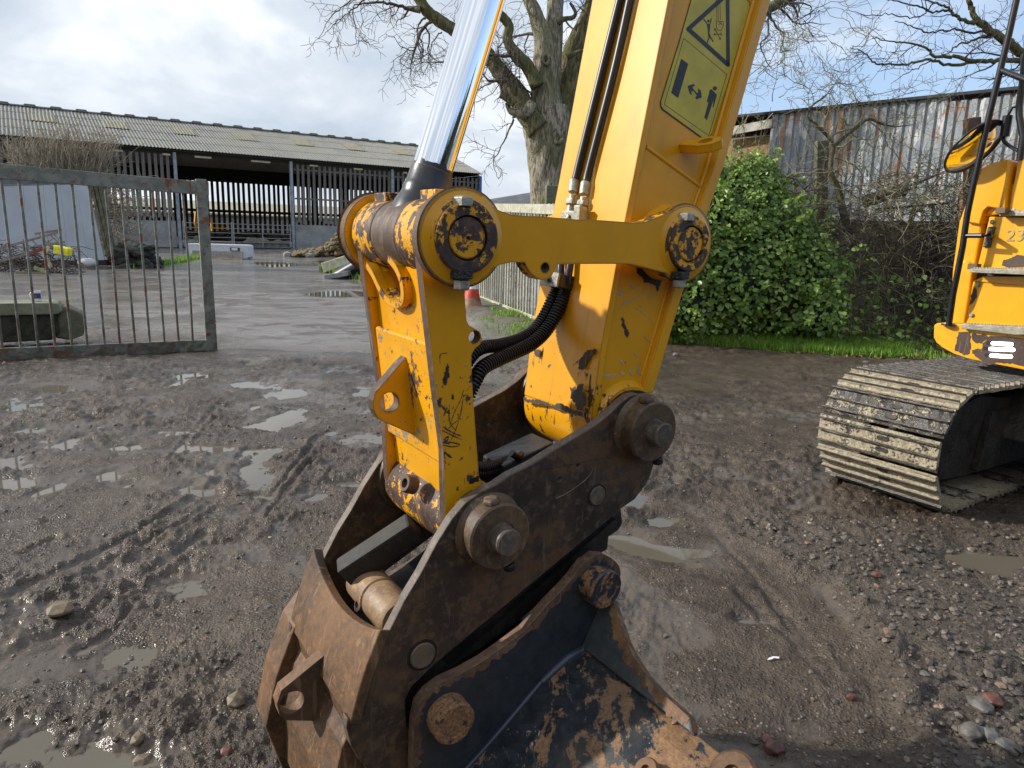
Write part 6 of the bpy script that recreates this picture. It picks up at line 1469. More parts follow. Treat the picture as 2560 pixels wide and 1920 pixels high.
for w0, w1 in ((hn, -.046), (-.411, -.437)):
    mb = MB(); mb.prism(face, M, w0, w1, [(p[0], p[1], .0055) for p in smh], cap=0, side=1, nh=12)
    sp_ = build(mb, 'side_plate', [S_HITCH, S_EDGE], hitch, bevel=.003)
    if w0 == hn:
        near = sp_
for c in (P3, P4):
    for sgn, b in ((1, hn), (-1, -.437)):
        A_ = WA * sgn
        mb = MB(); mb.lathe(M(c[0], c[1], b - .002 * sgn), A_, [(0, .084), (.006, .078), (.014, .073), (.047, .073), (.051, .069), (.051, .035), (.045, .034)], 44, cap1=True)
        bo = build(mb, 'pin_boss', [S_BOSS], hitch, smooth=30)
        mb = MB(); mb.lathe(M(c[0], c[1], b + .035 * sgn), A_, [(0, .037), (.012, .037), (.013, .030), (.044, .0295), (.047, .027)], 36)
        build(mb, 'hitch_pin', [S_PIN], bo, smooth=30)
        hb = M(c[0] - .012, c[1] + .072, b + .027 * sgn)
        mb = MB(); mb.lathe(hb, unit(VA + UA * -.15), [(0, .020), (.008, .019), (.012, .013)], 6); build(mb, 'boss_bolt', [S_BOSS], bo, bevel=.002)
        mb = MB(); mb.lathe(M(c[0] + .03, c[1] - .070, b + .035 * sgn), unit(-VA + UA * .2), [(0, .014), (.014, .014), (.018, .010)], 6); build(mb, 'boss_bolt', [GREASE], bo, bevel=.002)
        if sgn == 1:
            mb = MB(); mb.lathe(M(c[0], c[1], -.045), -WA, [(0, .085), (.004, .085)], 36); build(mb, 'thrust_washer', [GREASE], bo, smooth=30)
        else:
            mb = MB(); mb.lathe(M(c[0], c[1], -.41), WA, [(0, .092), (.012, .09), (.014, .08)], 36); build(mb, 'thrust_washer', [S_HITCH], bo, smooth=30)
for (cc, p, r) in ((c5, (1050, 1008), .029), (c4, (1010, 1515), .0235)):
    q = uvp(*cc(*p), hn)
    mb = MB(); mb.lathe(M(q[0], q[1], hn - .001), WA, [(0, r * 1.22), (.0018, r * 1.2)], 36, mi=1); mb.lathe(M(q[0], q[1], hn), WA, [(0, r * .98), (.003, r * .98), (.005, r * .92)], 36)
    build(mb, 'plug_pin', [S_PIN, GREASE], near, smooth=30)
mb = MB(); mb.prism(UV(c6, [(1275, 165), (1284, 250), (1262, 285), (1205, 325), (1198, 400), (1100, 450), (900, 640), (600, 880), (350, 1050), (130, 1190), (30, 1350), (10, 1500), (-40, 1500), (-40, 1200), (524, 793), (850, 522)], -.047), M, -.047, -.41)
build(mb, 'lower_body', [steel('black_greasy_steel', (.010, .008, .007), (.022, .017, .014), (.06, .05, .04), (.06, .035, .02), .15, .4, .4, 88)], hitch, bevel=.004)
# weld scar
ws = [uvp(*c4(*p), hn) for p in ((650, 1545), (760, 1490), (900, 1390), (960, 1320), (972, 1270))]
mb = MB(); mb.tube([M(q[0], q[1], hn) for q in spline([np.array(w) for w in ws], 4)], .0016, 6); build(mb, 'weld_scar', [S_EDGE], near, smooth=60)

# front plate between the side plates with its concave top
nw, ns = 16, 6
f0 = np.array([-.150, -.775]); f1 = np.array([-.216, -.966]); nn = unit([-.945, .327])
V = []; F = []
for lay, off in ((0, .024), (1, .0)):
    for i in range(nw + 1):
        s = i / nw; w = -.016 + (-.441 + .016) * s
        sag = .045 * sin(pi * s) ** .8
        for j in range(ns + 1):
            k = j / ns; st = f0 + (f1 - f0) * (sag / .202)
            p = st + (f1 - st) * k + nn * off
            bulge = .006 * sin(pi * k)
            V.append(M(p[0] + nn[0] * bulge, p[1], w))
n1 = (nw + 1) * (ns + 1)
idx = lambda l, i, j: l * n1 + i * (ns + 1) + j
for i in range(nw):
    for j in range(ns):
        F.append((idx(0, i, j), idx(0, i + 1, j), idx(0, i + 1, j + 1), idx(0, i, j + 1))); F.append((idx(1, i, j), idx(1, i, j + 1), idx(1, i + 1, j + 1), idx(1, i + 1, j)))
    for j in (0, ns): F.append((idx(0, i, j), idx(1, i, j), idx(1, i + 1, j), idx(0, i + 1, j)))
for j in range(ns):
    for i in (0, nw): F.append((idx(0, i, j), idx(0, i, j + 1), idx(1, i, j + 1), idx(1, i, j)))
mb = MB(); mb.add(V, F); build(mb, 'front_plate', [RUST], hitch, smooth=35, bevel=.003)
# jaw below the front plate
mb = MB(); mb.prism([(-.20, -.955), (-.232, -.965), (-.225, -1.03), (-.17, -1.13), (-.08, -1.22), (-.05, -1.20), (-.14, -1.10), (-.195, -1.03)], M, -.048, -.41)
build(mb, 'front_jaw', [RUST], hitch, bevel=.004)
# lug on the front plate
wl2 = -.205
lp = UV(c5, [(540, 985), (480, 1015), (238, 1212), (212, 1290), (228, 1355), (262, 1385), (500, 1390), (570, 1425), (640, 1380), (640, 1000)], wl2)
hc = uvp(*c5(300, 1282), wl2)
mb = MB(); mb.prism(lp, M, wl2, wl2 - .032, [(hc[0], hc[1], .0265)], cap=0, side=1, nh=28)
build(mb, 'lifting_lug', [rusty('brown_lug', (.04, .028, .02), (.13, .075, .04), (.26, .17, .1), seed=51), RUST], hitch, bevel=.004)
# inside: floor plate, wall behind, locking cylinder, clevis
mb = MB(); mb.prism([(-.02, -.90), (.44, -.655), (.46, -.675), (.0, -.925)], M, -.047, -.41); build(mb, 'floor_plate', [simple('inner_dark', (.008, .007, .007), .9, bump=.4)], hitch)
mb = MB(); mb.prism([(.25, -.60), (.30, -.62), (.30, -.70), (.25, -.68)], M, -.047, -.41); build(mb, 'cross_plate', [S_HITCH], hitch, bevel=.003)
ca = mp(c5, (600, 540), -.27); cb_ = mp(c5, (1010, 270), -.20)
mb = MB(); mb.beam(ca, cb_, .062, .05, WA); build(mb, 'locking_bar', [steel('locking_bar_steel', (.010, .009, .007), (.024, .021, .016), (.06, .05, .038), (.07, .045, .025), .3, .4, .6, 71)], hitch, bevel=.006)
cc_ = uvp(*c5(790, 660), -.2)
mb = MB(); mb.lathe(M(cc_[0], cc_[1], -.075), -WA, [(0, .040), (.01, .046), (.10, .046), (.103, .042), (.108, .042), (.111, .046), (.20, .046), (.225, .032)], 40)
cv = build(mb, 'clevis_barrel', [PALE_R], hitch, smooth=32)
q = uvp(*c5(742, 715), -.2); mb = MB(); mb.lathe(M(q[0] - .01, q[1], -.2), unit(-UA + VA * .35), [(0, .016), (.018, .015), (.02, .008), (.012, .008)], 18); build(mb, 'grease_port', [RIM], cv, smooth=30)
# hydraulic bits seen between the side plates
for k, dz in enumerate((0, .03)):
    pts = [mp(c3, (1330, 1270 + 60 * k), -.2), mp(c3, (1420, 1275 + 50 * k), -.21), mp(c3, (1560, 1240 + 40 * k), -.23), mp(c3, (1720, 1170 + 45 * k), -.25)]
    conduit(pts, .0135, hitch)
va_ = mp(c4, (330, 1110), -.25)
mb = MB(); mb.box(va_ - VA * .03, UA * .075 + VA * .02, WA * .05, VA * .03); build(mb, 'valve_block', [simple('dark_grey_paint', (.022, .026, .031), .4, bump=.5)], hitch, bevel=.004)
mb = MB(); mb.tube([mp(c4, (270, 1150), -.2), mp(c4, (330, 1190), -.2), mp(c4, (360, 1165), -.22)], .009, 10); build(mb, 'valve_hose', [RUBBER], hitch, smooth=50)

# ---------------- bucket
bucket = thing('digging_bucket', 'wide black digging bucket with rust patches hanging under the quick hitch', 'bucket', M(.1, -1.49, wc))
bw = .015
PINR = blackpaint('bucket_pin_rust', .85, 66)
ear = UV(c6, [(74, 1800), (74, 1659), (78, 1500), (86, 1385), (105, 1300), (160, 1228), (240, 1168), (350, 1118), (480, 1045), (600, 960), (720, 870), (850, 720), (930, 640), (1000, 560), (1060, 480), (1130, 432), (1190, 436), (1240, 470), (1268, 520), (1262, 600), (1240, 690), (1180, 760), (1080, 970), (960, 1030), (810, 1170), (370, 1690), (300, 1850)], bw)
for w0, w1 in ((bw, -.014), (-.442, -.471)):
    mb = MB(); mb.prism(ear, M, w0, w1, cap=0, side=1)
    er = build(mb, 'bucket_ear', [BLK, rusty('ear_edge_rust', (.07, .04, .028), (.20, .115, .07), (.34, .22, .15), seed=55)], bucket, bevel=.004)
    if w0 == bw:
        for p, hh_ in (((1140, 602), .046), ((282, 1362), .044)):
            q = uvp(*c6(*p), bw + .012)
            mb = MB(); mb.lathe(M(q[0], q[1], bw - .002), WA, [(0, .047), (hh_ - .004, .047), (hh_, .043), (hh_, .030), (hh_ - .003, .029)], 40)
            build(mb, 'bucket_pin', [PINR], er, smooth=32)
def band(P2d, wd, fr, t0, mat, name, parent, seed):
    rz = np.random.RandomState(seed); Q = [np.array(q) for q in spline([np.array(p) for p in P2d], 6)]; n = len(Q); I = []
    cen_ = np.array([.12, -1.02]) if fr is M else None
    for k in range(n):
        d = Q[min(k + 1, n - 1)] - Q[max(k - 1, 0)]; d = d / (np.linalg.norm(d) + 1e-9); nn_ = np.array([d[1], -d[0]])
        I.append(Q[k] + nn_ * wd * (.45 + .9 * rz.rand() * (.5 + vnoise(np.array([k * .23]), np.array([seed * 1.7]))[0])))
    V = [fr(q[0], q[1], t0) for q in Q] + [fr(q[0], q[1], t0) for q in I]; mb = MB(); mb.add(V, [(k, k + 1, n + k + 1, n + k) for k in range(n - 1)]); return build(mb, name, [mat], parent, fixn=False)
ERN = None
for o_ in list(bpy.data.objects):
    if o_.name == 'bucket_ear': ERN = o_
band(ear[1:23], .016, M, bw + .0008, rusty('ear_rust_band', (.05, .03, .02), (.17, .095, .055), (.30, .18, .12), seed=57), 'edge_rust', ERN, 5)
# shell profile below the ears, extruded across the width
wld = [uvp(*c6(*p), bw) for p in ((1165, 735), (1110, 850), (1062, 962), (960, 1022), (810, 1160), (600, 1410), (360, 1680))]
Q0, Q1, Q2, Q3 = np.array(wld[0]), np.array(wld[2]), np.array(wld[4]), np.array(wld[6])
dn = unit(Q3 - Q2)
prof = [Q1 + np.array([.002, .0]), np.array(wld[3]), Q2, Q3, Q3 + dn * .16]
inner = [p + np.array([.012, -.018]) for p in prof]
# the back curves away below the ridge
wE = .62
ridge = Q1
back = [ridge, ridge + np.array([.045, -.05]), ridge + np.array([.09, -.16]), ridge + np.array([.07, -.34]), ridge + np.array([-.02, -.47])]
shell_o = prof[::-1] + back[1:]
shell_i = [p + np.array([-.0, -.016]) for p in prof[::-1]] + [p - np.array([.016, .004]) for p in back[1:]]
mb = MB(); mb.prism([tuple(p) for p in shell_o + shell_i[::-1]], M, .62, -.475)
t = NT('scraped_bucket_paint')
vc = t.n.new('ShaderNodeVectorMath'); vc.operation = 'DOT_PRODUCT'; t.l.new(t.tc.outputs['Object'], vc.inputs[0]); vc.inputs[1].default_value = tuple(WA)
n1 = t.noise(8, 7, .65, .8, off=3); n2 = t.noise(36, 7, .72, .4, off=9); n3 = t.noise(170, 4, .7); st = t.noise(13, 7, .66, .5, off=14, stretch=(1.5, .45, 1.0))
f = t.math('ADD', t.math('MULTIPLY', n1, .25), t.math('ADD', t.math('MULTIPLY', n2, .25), t.math('MULTIPLY', st, .50)))
f = t.math('ADD', f, t.math('MULTIPLY', t.step(vc.outputs['Value'], .2, .85), .12))
m = t.step(f, .535, .555); rs1 = t.ramp(t.math('ADD', t.math('MULTIPLY', n3, .5), t.math('MULTIPLY', n2, .5)), [(.3, (.060, .033, .020)), (.5, (.19, .10, .045)), (.7, (.34, .20, .10))])
bs = t.mix(t.step(n2, .35, .7), (.012, .015, .020), (.034, .040, .046)); sc = t.noise(60, 3, .5, .4, stretch=(1, .12, 1), off=31)
bs = t.mix(t.math('MULTIPLY', t.step(sc, .62, .70), .5), bs, (.12, .125, .125))
c = t.mix(m, bs, rs1); c = t.mix(t.step(t.noise(22, 6, .75, .8, off=90), .665, .68), c, (.46, .41, .30))
c = t.mix(t.math('MULTIPLY', t.step(t.noise(4, 5, .6, off=50), .5, .65), .35), c, (.085, .068, .050))
SHELLM = t.set(c, t.mix(m, (.30,) * 3, (.72,) * 3), 0, .5, t.bump(t.math('ADD', m, t.math('MULTIPLY', n3, .4)), .5, .0018))
sh = build(mb, 'bucket_shell', [SHELLM], bucket, bevel=.003)
for w_ in (.62, -.475):
    s_ = 1 if w_ > 0 else -1
    mb = MB(); mb.prism([tuple(p) for p in shell_o] + [(-.35, -1.49), (-.2, -1.3)], M, w_ - .012 * s_, w_ - .030 * s_); build(mb, 'end_plate', [BLK_R], bucket, bevel=.003)
# gusset from the ear down to the ridge: triangular plate rising from the ridge line
gA = M(Q0[0] + .012, Q0[1] + .02, bw); 
gpts3 = [mp(c6, (1240, 690), bw)]
gw = []
for (x, y) in ((1240, 690), (1262, 760), (1290, 840), (1320, 930), (1370, 1030), (1440, 1130), (1530, 1230), (1620, 1310), (1690, 1375), (1705, 1470)):
    gw.append((x, y))
# plane of the gusset: contains the ridge (along w) and the ear's weld line Q1->Q0
gd = unit((Q0 - Q1)); gn3 = unit(np.cross(WA, gd[0] * UA + gd[1] * VA)); gP = M(Q1[0], Q1[1], bw)
gdir = gd[0] * UA + gd[1] * VA
def gproj(p):
    X = planept(*c6(*p), gP, gn3) - gP
    return (float(X @ WA), float(X @ gdir))
gpoly = [gproj(p) for p in gw] + [gproj((1062, 966))] + [gproj((1165, 735))]
mb = MB(); mb.prism(gpoly, lambda p, q, t: gP + WA * p + gdir * q + gn3 * t, -.010, .012, cap=0, side=1)
build(mb, 'gusset_plate', [blackpaint('grey_black_paint', .42, 44, (.035, .040, .040)), RUST], bucket, bevel=.003)
band([gproj(p) for p in gw[:-1]], .022, lambda p, q, t: gP + WA * p + gdir * q + gn3 * t, -.0108 if (gn3 @ (CAM - gP)) < 0 else .0128, rusty('gusset_rust_band', (.06, .035, .022), (.24, .12, .05), (.38, .22, .11), seed=58), 'edge_rust', bpy.data.objects['gusset_plate'], 6)
mb = MB(); mb.tube([M(q[0], q[1], bw + .004) for q in spline([np.array(x) for x in wld[:5]], 4)], .0105, 10)
mb.tube([M(q[0], q[1], bw + .003) for q in (wld[4], wld[5], wld[6], tuple(Q3 + dn * .1))], .008, 8)
we = gproj((1700, 1475))[0]
mb.tube([M(ridge[0], ridge[1], bw + (we) * s) for s in np.linspace(0, 1, 12)], .005, 8)
build(mb, 'weld_bead', [simple('blue_black_weld', (.030, .036, .055), .3)], bucket, smooth=60)
# wear bosses on the shell
nrm_s = unit(np.array([0.0, 0, 0]) + (-(Q3 - Q2)[1]) * -UA * 0 + VA)
for (x, y), r in (((1440, 1700), .026), ((1935, 1725), .045)):
    dS = unit((Q3 - Q2)[0] * UA + (Q3 - Q2)[1] * VA); nS = np.cross(dS, WA); nS = nS if nS[2] > 0 else -nS
    X = planept(*c6(x, y), M(Q2[0], Q2[1], 0) + nS * .0, nS)
    mb = MB(); mb.lathe(X - nS * .01, nS, [(0, r), (.028, r), (.034, r * .85), (.034, r * .35), (.026, r * .33)], 28); build(mb, 'wear_boss', [RUST], bucket, smooth=32)
# rusty plates of the bucket's far side seen left of the hitch lug
def PL(u0, v0):  # not camera bound: plain outlines in the machine frame
    return (u0, v0)
lf = [(-.185, -.885), (-.238, -.945), (-.285, -1.06), (-.316, -1.19), (-.27, -1.36), (-.18, -1.49), (-.10, -1.49), (-.12, -1.30), (-.15, -1.1), (-.16, -.95)]
mb = MB()
mb.prism([tuple(p) for p in lf], M, -.40, -.50)
build(mb, 'wear_cheek', [RUST], bucket, bevel=.004)
mb = MB(); mb.prism([(-.205, -.965), (-.245, -1.03), (-.272, -1.14), (-.27, -1.30), (-.19, -1.49), (-.07, -1.49), (-.10, -1.30), (-.13, -1.16)], M, -.05, -.398)
build(mb, 'lip_plate', [RUST], bucket, bevel=.004)
# ---------------------------------------------------------------- crawler tracks and body of the excavator
def G(u, z, w): X = M(u, 0, w); return np.array([X[0], X[1], z])
def track(wo_, wi_, main):
    wcn = (wo_ + wi_) / 2; W = abs(wo_ - wi_)
    R = .338; zc = R + .03; uF, uB = 3.66, 7.05
    # path of the shoe plates' inner face, anticlockwise seen from the near side
    top_z = zc + R
    pts = []
    per = []
    L = uB - uF; C = pi * R
    def at(s):
        s = s % (2 * L + 2 * C)
        if s < L: return uF + s, zc - R, 1.0, 0.0, 0.0, -1.0           # bottom run
        s -= L
        if s < C: a = -pi / 2 + s / R; return uB + R * cos(a), zc + R * sin(a), -sin(a), cos(a), cos(a), sin(a)
        s -= C
        if s < L: x = uB - s; return x, zc + R - .035 * sin(pi * s / L) * 1.0, -1.0, 0.0, 0.0, 1.0
        s -= L
        a = pi / 2 + s / R; return uF + R * cos(a), zc + R * sin(a), -sin(a), cos(a), cos(a), sin(a)
    total = 2 * L + 2 * C; n = 47; pitch = total / n
    fr = build(_frame(uF, uB, zc, R, wcn, W), 'crawler_track', [DARKF], exc, bevel=.006)
    # one shoe, local x = travel, y = width, z = outwards
    me = None
    for k in range(n):
        u, z, tu, tz, nu, nz = at(k * pitch + .03)
        if me is None:
            me = shoe_mesh(pitch * .93, W)
        o = bpy.data.objects.new('track_shoe', me); COL.objects.link(o); o.parent = fr
        tx = G(tu, tz, 0) - G(0, 0, 0); tx = tu * UA + np.array([0, 0, tz]); nx = nu * UA + np.array([0, 0, nz]); tx = unit(tx); nx = unit(nx); wy = np.cross(nx, tx)
        p = G(u, z, wcn) - ORIG['excavator']
        jit = RN.randn(3) * .0012
        o.matrix_local = Matrix(((tx[0], wy[0], nx[0], p[0] + jit[0]), (tx[1], wy[1], nx[1], p[1] + jit[1]), (tx[2], wy[2], nx[2], p[2] + jit[2]), (0, 0, 0, 1)))
    return fr
def shoe_mesh(Lp, W):
    mb = MB(); h = W / 2
    # profile along travel with three grouser bars
    x = [-.50, -.50, -.43, -.42, -.375, -.365, -.035, -.025, .02, .03, .355, .365, .41, .42, .50, .50]
    z = [0, .010, .012, .030, .030, .012, .012, .032, .032, .012, .012, .030, .030, .010, .004, -.006]
    ns = 26; V = []; F = []
    rs = np.random.RandomState(3)
    for i in range(ns + 1):
        y = -h + W * i / ns
        for k in range(len(x)):
            dz = 0
            if 0 < k < 14: dz = (rs.rand() - .3) * (.013 if z[k] < .02 else .003) + (.010 if z[k] > .02 else 0)
            V.append((x[k] * Lp + (rs.rand() - .5) * .002, y, z[k] + dz))
        V.append((-.5 * Lp + .008, y, -.006))
    m = len(x) + 1
    hole = (11, 12)
    for i in range(ns):
        for k in range(m):
            k2 = (k + 1) % m; F.append((i * m + k, i * m + k2, (i + 1) * m + k2, (i + 1) * m + k))
    F.append(tuple(range(m - 1, -1, -1))); F.append(tuple(ns * m + k for k in range(m)))
    mb.add(V, F)
    for sx, sy in ((-.19, .05), (.19, .05)):
        V2 = []; 
        for k in range(14):
            a = 2 * pi * k / 14; V2.append((sx * Lp + .013 * sin(a), sy + .020 * cos(a) + (.016 if cos(a) > 0 else -.016), .0225))
        mb.add(V2, [tuple(range(14))], 1)
    # link rails beneath
    for sy in (-.075, .075): mb.box((0, sy, -.03), (Lp * .52, 0, 0), (0, .018, 0), (0, 0, .026), mi=1)
    me = bpy.data.meshes.new('track_shoe'); me.from_pydata([tuple(v) for v in mb.V], [], mb.F); me.materials.append(SHOE); me.materials.append(DARKF)
    me.polygons.foreach_set('material_index', mb.m)
    bm = bmesh.new(); bm.from_mesh(me); bmesh.ops.recalc_face_normals(bm, faces=bm.faces); bm.to_mesh(me); bm.free()
    return me
def _frame(uF, uB, zc, R, wcn, W):
    mb = MB(); a = W * .30
    prof = [(uF - .06, zc - .20), (uF + .12, zc - .22), (uF + .6, zc - .24), (uB, zc - .22), (uB + .2, zc), (uB, zc + .2), (uF + .62, zc + .22), (uF + .3, zc + .26), (uF + .02, zc + .22), (uF - .12, zc)]
    mb.prism(prof, lambda p, q, t: G(p, q, t), wcn - a, wcn + a * 1.12)
    mb.prism([(uF + .32, zc - .20), (uB, zc - .2), (uB, zc + .12), (uF + .40, zc + .16)], lambda p, q, t: G(p, q, t), wcn + a * 1.12, wcn + a * 1.32)
    mb.lathe(G(uF + .02, zc, wcn - .09), WA, [(0, .27), (.18, .27)], 28)
    for k in range(7): mb.lathe(G(uF + .55 + .45 * k, zc - .22, wcn - .12), WA, [(0, .075), (.24, .075)], 16)
    return mb
track(-1.36, -.64, True)
track(.95, 1.67, False)
mb = MB(); mb.prism([(4.2, .35), (6.4, .35), (6.2, .72), (4.5, .72)], lambda p, q, t: G(p, q, t), -.80, 1.1); build(mb, 'undercarriage', [DARKF], exc, bevel=.02)

def FU(c, pts, u): return [wvp(*c(*p), u) for p in pts]
def fu(p, q, t): return M(t, q, p)
def panel(c, pts, u0, depth, name, mat, parent=None, holes=(), bevel=.004, ext=()):
    mb = MB(); mb.prism(FU(c, pts, u0) + list(ext), fu, u0, u0 + depth, holes); return build(mb, name, mat, parent or body, bevel=bevel)
uB0 = 4.30
body = None
# bumper with rounded corner and lamp slots
bpts = FU(cM2, [(125, 1130), (150, 1112), (235, 1104), (620, 1150), (1700, 1230), (1700, 1640), (950, 1535), (720, 1490), (470, 1440), (300, 1385), (200, 1330), (145, 1285), (122, 1240)], uB0)
slots = []
mb = MB()
mb.prism(bpts, fu, uB0, uB0 + .30)
body = build(mb, 'body_platform', [Y_BUMP], exc, bevel=.022, bseg=4)
lampc = [wvp(*cM2(x, y), uB0 - .002) for x, y in ((600, 1292), (575, 1340), (588, 1395))]
for k, (x0, x1, yy) in enumerate(((600, 835, 1290), (570, 850, 1340), (585, 828, 1400))):
    a = wvp(*cM2(x0 + 18, yy), uB0); b = wvp(*cM2(x1, yy + 14), uB0)
    mb = MB(); r = .013
    pp = [(a[0] + r * cos(t), a[1] + r * sin(t)) for t in np.linspace(pi / 2, 3 * pi / 2, 8)] + [(b[0] + r * cos(t), b[1] + r * sin(t)) for t in np.linspace(-pi / 2, pi / 2, 8)]
    mb.prism(pp, fu, uB0 - .0015, uB0 + .004); lm = build(mb, 'lamp_slot', [INK], body)
    a2 = wvp(*cM2(max(x0 + 60, 640), yy + 3), uB0); b2 = wvp(*cM2(x1 - 8, yy + 12), uB0); r = .011
    pp = [(a2[0] + r * cos(t), a2[1] + r * sin(t)) for t in np.linspace(pi / 2, 3 * pi / 2, 8)] + [(b2[0] + r * cos(t), b2[1] + r * sin(t)) for t in np.linspace(-pi / 2, pi / 2, 8)]
    mb = MB(); mb.prism(pp, fu, uB0 - .004, uB0 - .0015); build(mb, 'work_lamp', [LAMP], body)
# left side cowl (behind the handrail)
panel(cM2, [(262, 1100), (275, 900), (290, 640), (350, 200), (400, 60), (440, -100), (900, -150), (900, 100), (560, 150), (545, 330), (500, 560), (470, 700), (405, 1130)], uB0 + .10, .35, 'side_cowl', [Y_BODY], exc, bevel=.012)
panel(cM2, [(300, 1115), (372, 560), (412, 545), (440, 560), (480, 600), (400, 1120)], uB0 + .075, .03, 'cowl_panel', [Y_BODY], exc, bevel=.010)
# dark cavity between cowl and step panel
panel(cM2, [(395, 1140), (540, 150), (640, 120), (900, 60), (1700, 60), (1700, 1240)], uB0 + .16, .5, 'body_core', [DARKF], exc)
# upper cowl pieces
panel(cM1, [(330, 1640), (390, 1440), (455, 1250), (520, 1210), (600, 1190), (640, 1178), (660, 1185), (650, 1260), (610, 1520), (585, 1545), (500, 1530), (470, 1560), (440, 1660)], uB0 + .06, .5, 'upper_cowl', [Y_BODY], exc, bevel=.014)
panel(cM1, [(640, 1178), (672, 1186), (672, 1230), (640, 1400), (625, 1560), (590, 1580), (600, 1520), (630, 1330)], uB0 + .04, .3, 'cowl_flange', [Y_BODY], exc, bevel=.006)
panel(cM1, [(725, 1180), (770, 1175), (1600, 1160), (1600, 1620), (655, 1590), (680, 1420), (700, 1330)], uB0 + .08, .5, 'tank_panel', [Y_BODY], exc, bevel=.010)
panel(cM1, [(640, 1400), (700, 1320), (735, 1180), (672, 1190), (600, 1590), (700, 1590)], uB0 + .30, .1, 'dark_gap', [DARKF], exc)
# step panels
p1_ = panel(cM2, [(625, 150), (1700, 175), (1700, 660), (512, 620)], uB0 + .05, .08, 'upper_step_panel', [yellow('yellow_step', .20, .3, seed=83, scale=.5, base=(.90, .42, .006))], exc, bevel=.006)
p2_ = panel(cM2, [(475, 735), (1700, 830), (1700, 1235), (408, 1130)], uB0 + .04, .08, 'lower_step_panel', [Y_BODY], exc, bevel=.006)
panel(cM2, [(475, 735), (560, 690), (1700, 690), (1700, 840)], uB0 + .03, .1, 'step_underside', [Y_BODY], exc, bevel=.006)
STEPM = simple('galvanised_step', (.27, .25, .20), .5, .4, scale=30, bump=.3)
def step(c, pts, u0, depth, teeth):
    o = panel(c, pts, u0, depth, 'access_step', [STEPM], exc, bevel=.003)
    A2 = FU(c, teeth, u0); n = 34
    for uu in (u0 + .006, u0 + depth - .02):
        mb = MB()
        for k in range(n):
            s = (k + .5) / n; w_ = A2[0][0] + (A2[1][0] - A2[0][0]) * s; v_ = A2[0][1] + (A2[1][1] - A2[0][1]) * s
            mb.prism([(w_ - .008, v_ - .004), (w_ - .006, v_ + .010), (w_ + .004, v_ + .011), (w_ + .008, v_ - .004)], fu, uu, uu + .006)
        tag(build(mb, 'step_teeth', [STEPM], o), kind='stuff')
step(cM2, [(445, 625), (460, 618), (1700, 645), (1700, 705), (445, 655)], uB0 - .09, .17, [(470, 620), (1500, 640)])
step(cM2, [(372, 1125), (385, 1120), (1700, 1185), (1700, 1240), (860, 1215), (372, 1160)], uB0 - .045, .12, [(385, 1122), (1500, 1175)])
step(cM2, [(712, 112), (725, 108), (1700, 100), (1700, 135), (712, 145)], uB0 - .02, .15, [(720, 110), (1500, 100)])
for x, y in ((490, 600), (745, 95)):
    c = fu(*wvp(*cM2(x, y), uB0 - .04), uB0 - .04); mb = MB(); mb.box(c, WA * .028, UA * .03, VA * .018); build(mb, 'step_bracket', [simple('brown_bracket', (.12, .075, .04), .6)], exc, bevel=.003)
# bolts and handrail bracket
mb = MB(); q = [wvp(*cM2(*p), uB0 + .03) for p in ((610, 240), (672, 240), (625, 428), (562, 424))]
mb.prism(q, fu, uB0 + .035, uB0 + .049); br = build(mb, 'rail_bracket', [simple('bracket_grey', (.05, .05, .055), .45)], exc, bevel=.002)
for x, y in ((648, 198), (627, 270), (596, 392), (516, 765), (462, 1038), (842, 97)):
    q = wvp(*cM2(x, y), uB0 + .03); mb = MB(); hexbolt(mb, M(uB0 + .038, q[1], q[0]), -UA, .012, .010); build(mb, 'panel_bolt', [ZINC], exc, smooth=30)
def uflake(c, pts, u0, mat, parent):
    rz = np.random.RandomState(int(pts[0][0])); P = []
    for a, b in zip(pts, pts[1:] + pts[:1]):
        for k in range(5):
            s = k / 5; L = min(160, math.hypot(b[0] - a[0], b[1] - a[1])); j = (rz.rand(2) - .5) * L * .16 * (k > 0); P.append((a[0] + (b[0] - a[0]) * s + j[0], a[1] + (b[1] - a[1]) * s + j[1]))
    mb = MB(); mb.prism([wvp(*c(*p), u0) for p in P], fu, u0 - .0007, u0); build(mb, 'bare_patch', [mat], parent)
BRP = rusty('bare_purple_brown', (.035, .022, .018), (.085, .052, .040), (.16, .11, .085), seed=93, rough=.55)
uflake(cM2, [(345, 1190), (455, 1190), (462, 1300), (450, 1390), (390, 1400), (310, 1350), (330, 1280)], uB0 - .0004, BRP, body)
uflake(cM2, [(468, 1205), (590, 1212), (622, 1240), (560, 1295), (500, 1290), (472, 1260)], uB0 - .0004, BRP, body)
uflake(cM2, [(640, 1225), (1500, 1290), (1500, 1560), (950, 1500), (850, 1480), (740, 1470), (620, 1480), (540, 1440), (470, 1385), (470, 1350), (560, 1340), (565, 1290)], uB0 - .0004, BRP, body)
uflake(cM2, [(735, 590), (750, 545), (810, 525), (870, 495), (940, 500), (1500, 500), (1500, 630), (800, 610)], uB0 + .0495, BRP, p1_)
uflake(cM2, [(482, 780), (512, 800), (515, 880), (480, 925), (448, 950), (465, 850)], uB0 + .0395, BRP, p2_)
uH = uB0 - .10
def hp(c, p, u): q = wvp(*c(*p), u); return M(u, q[1], q[0])
mb = MB(); pts = [hp(cM1, (735, -160), uH), hp(cM1, (714, 0), uH), hp(cM1, (655, 270), uH), hp(cM1, (570, 620), uH), hp(cM1, (490, 950), uH), hp(cM1, (400, 1350), uH), hp(cM2, (428, 120), uH), hp(cM2, (385, 420), uH + .01), hp(cM2, (300, 850), uH + .04), hp(cM2, (262, 1120), uH + .09)]
mb.tube(pts, .0185, 14); hr = build(mb, 'handrail', [BLKTUBE], exc, smooth=50)
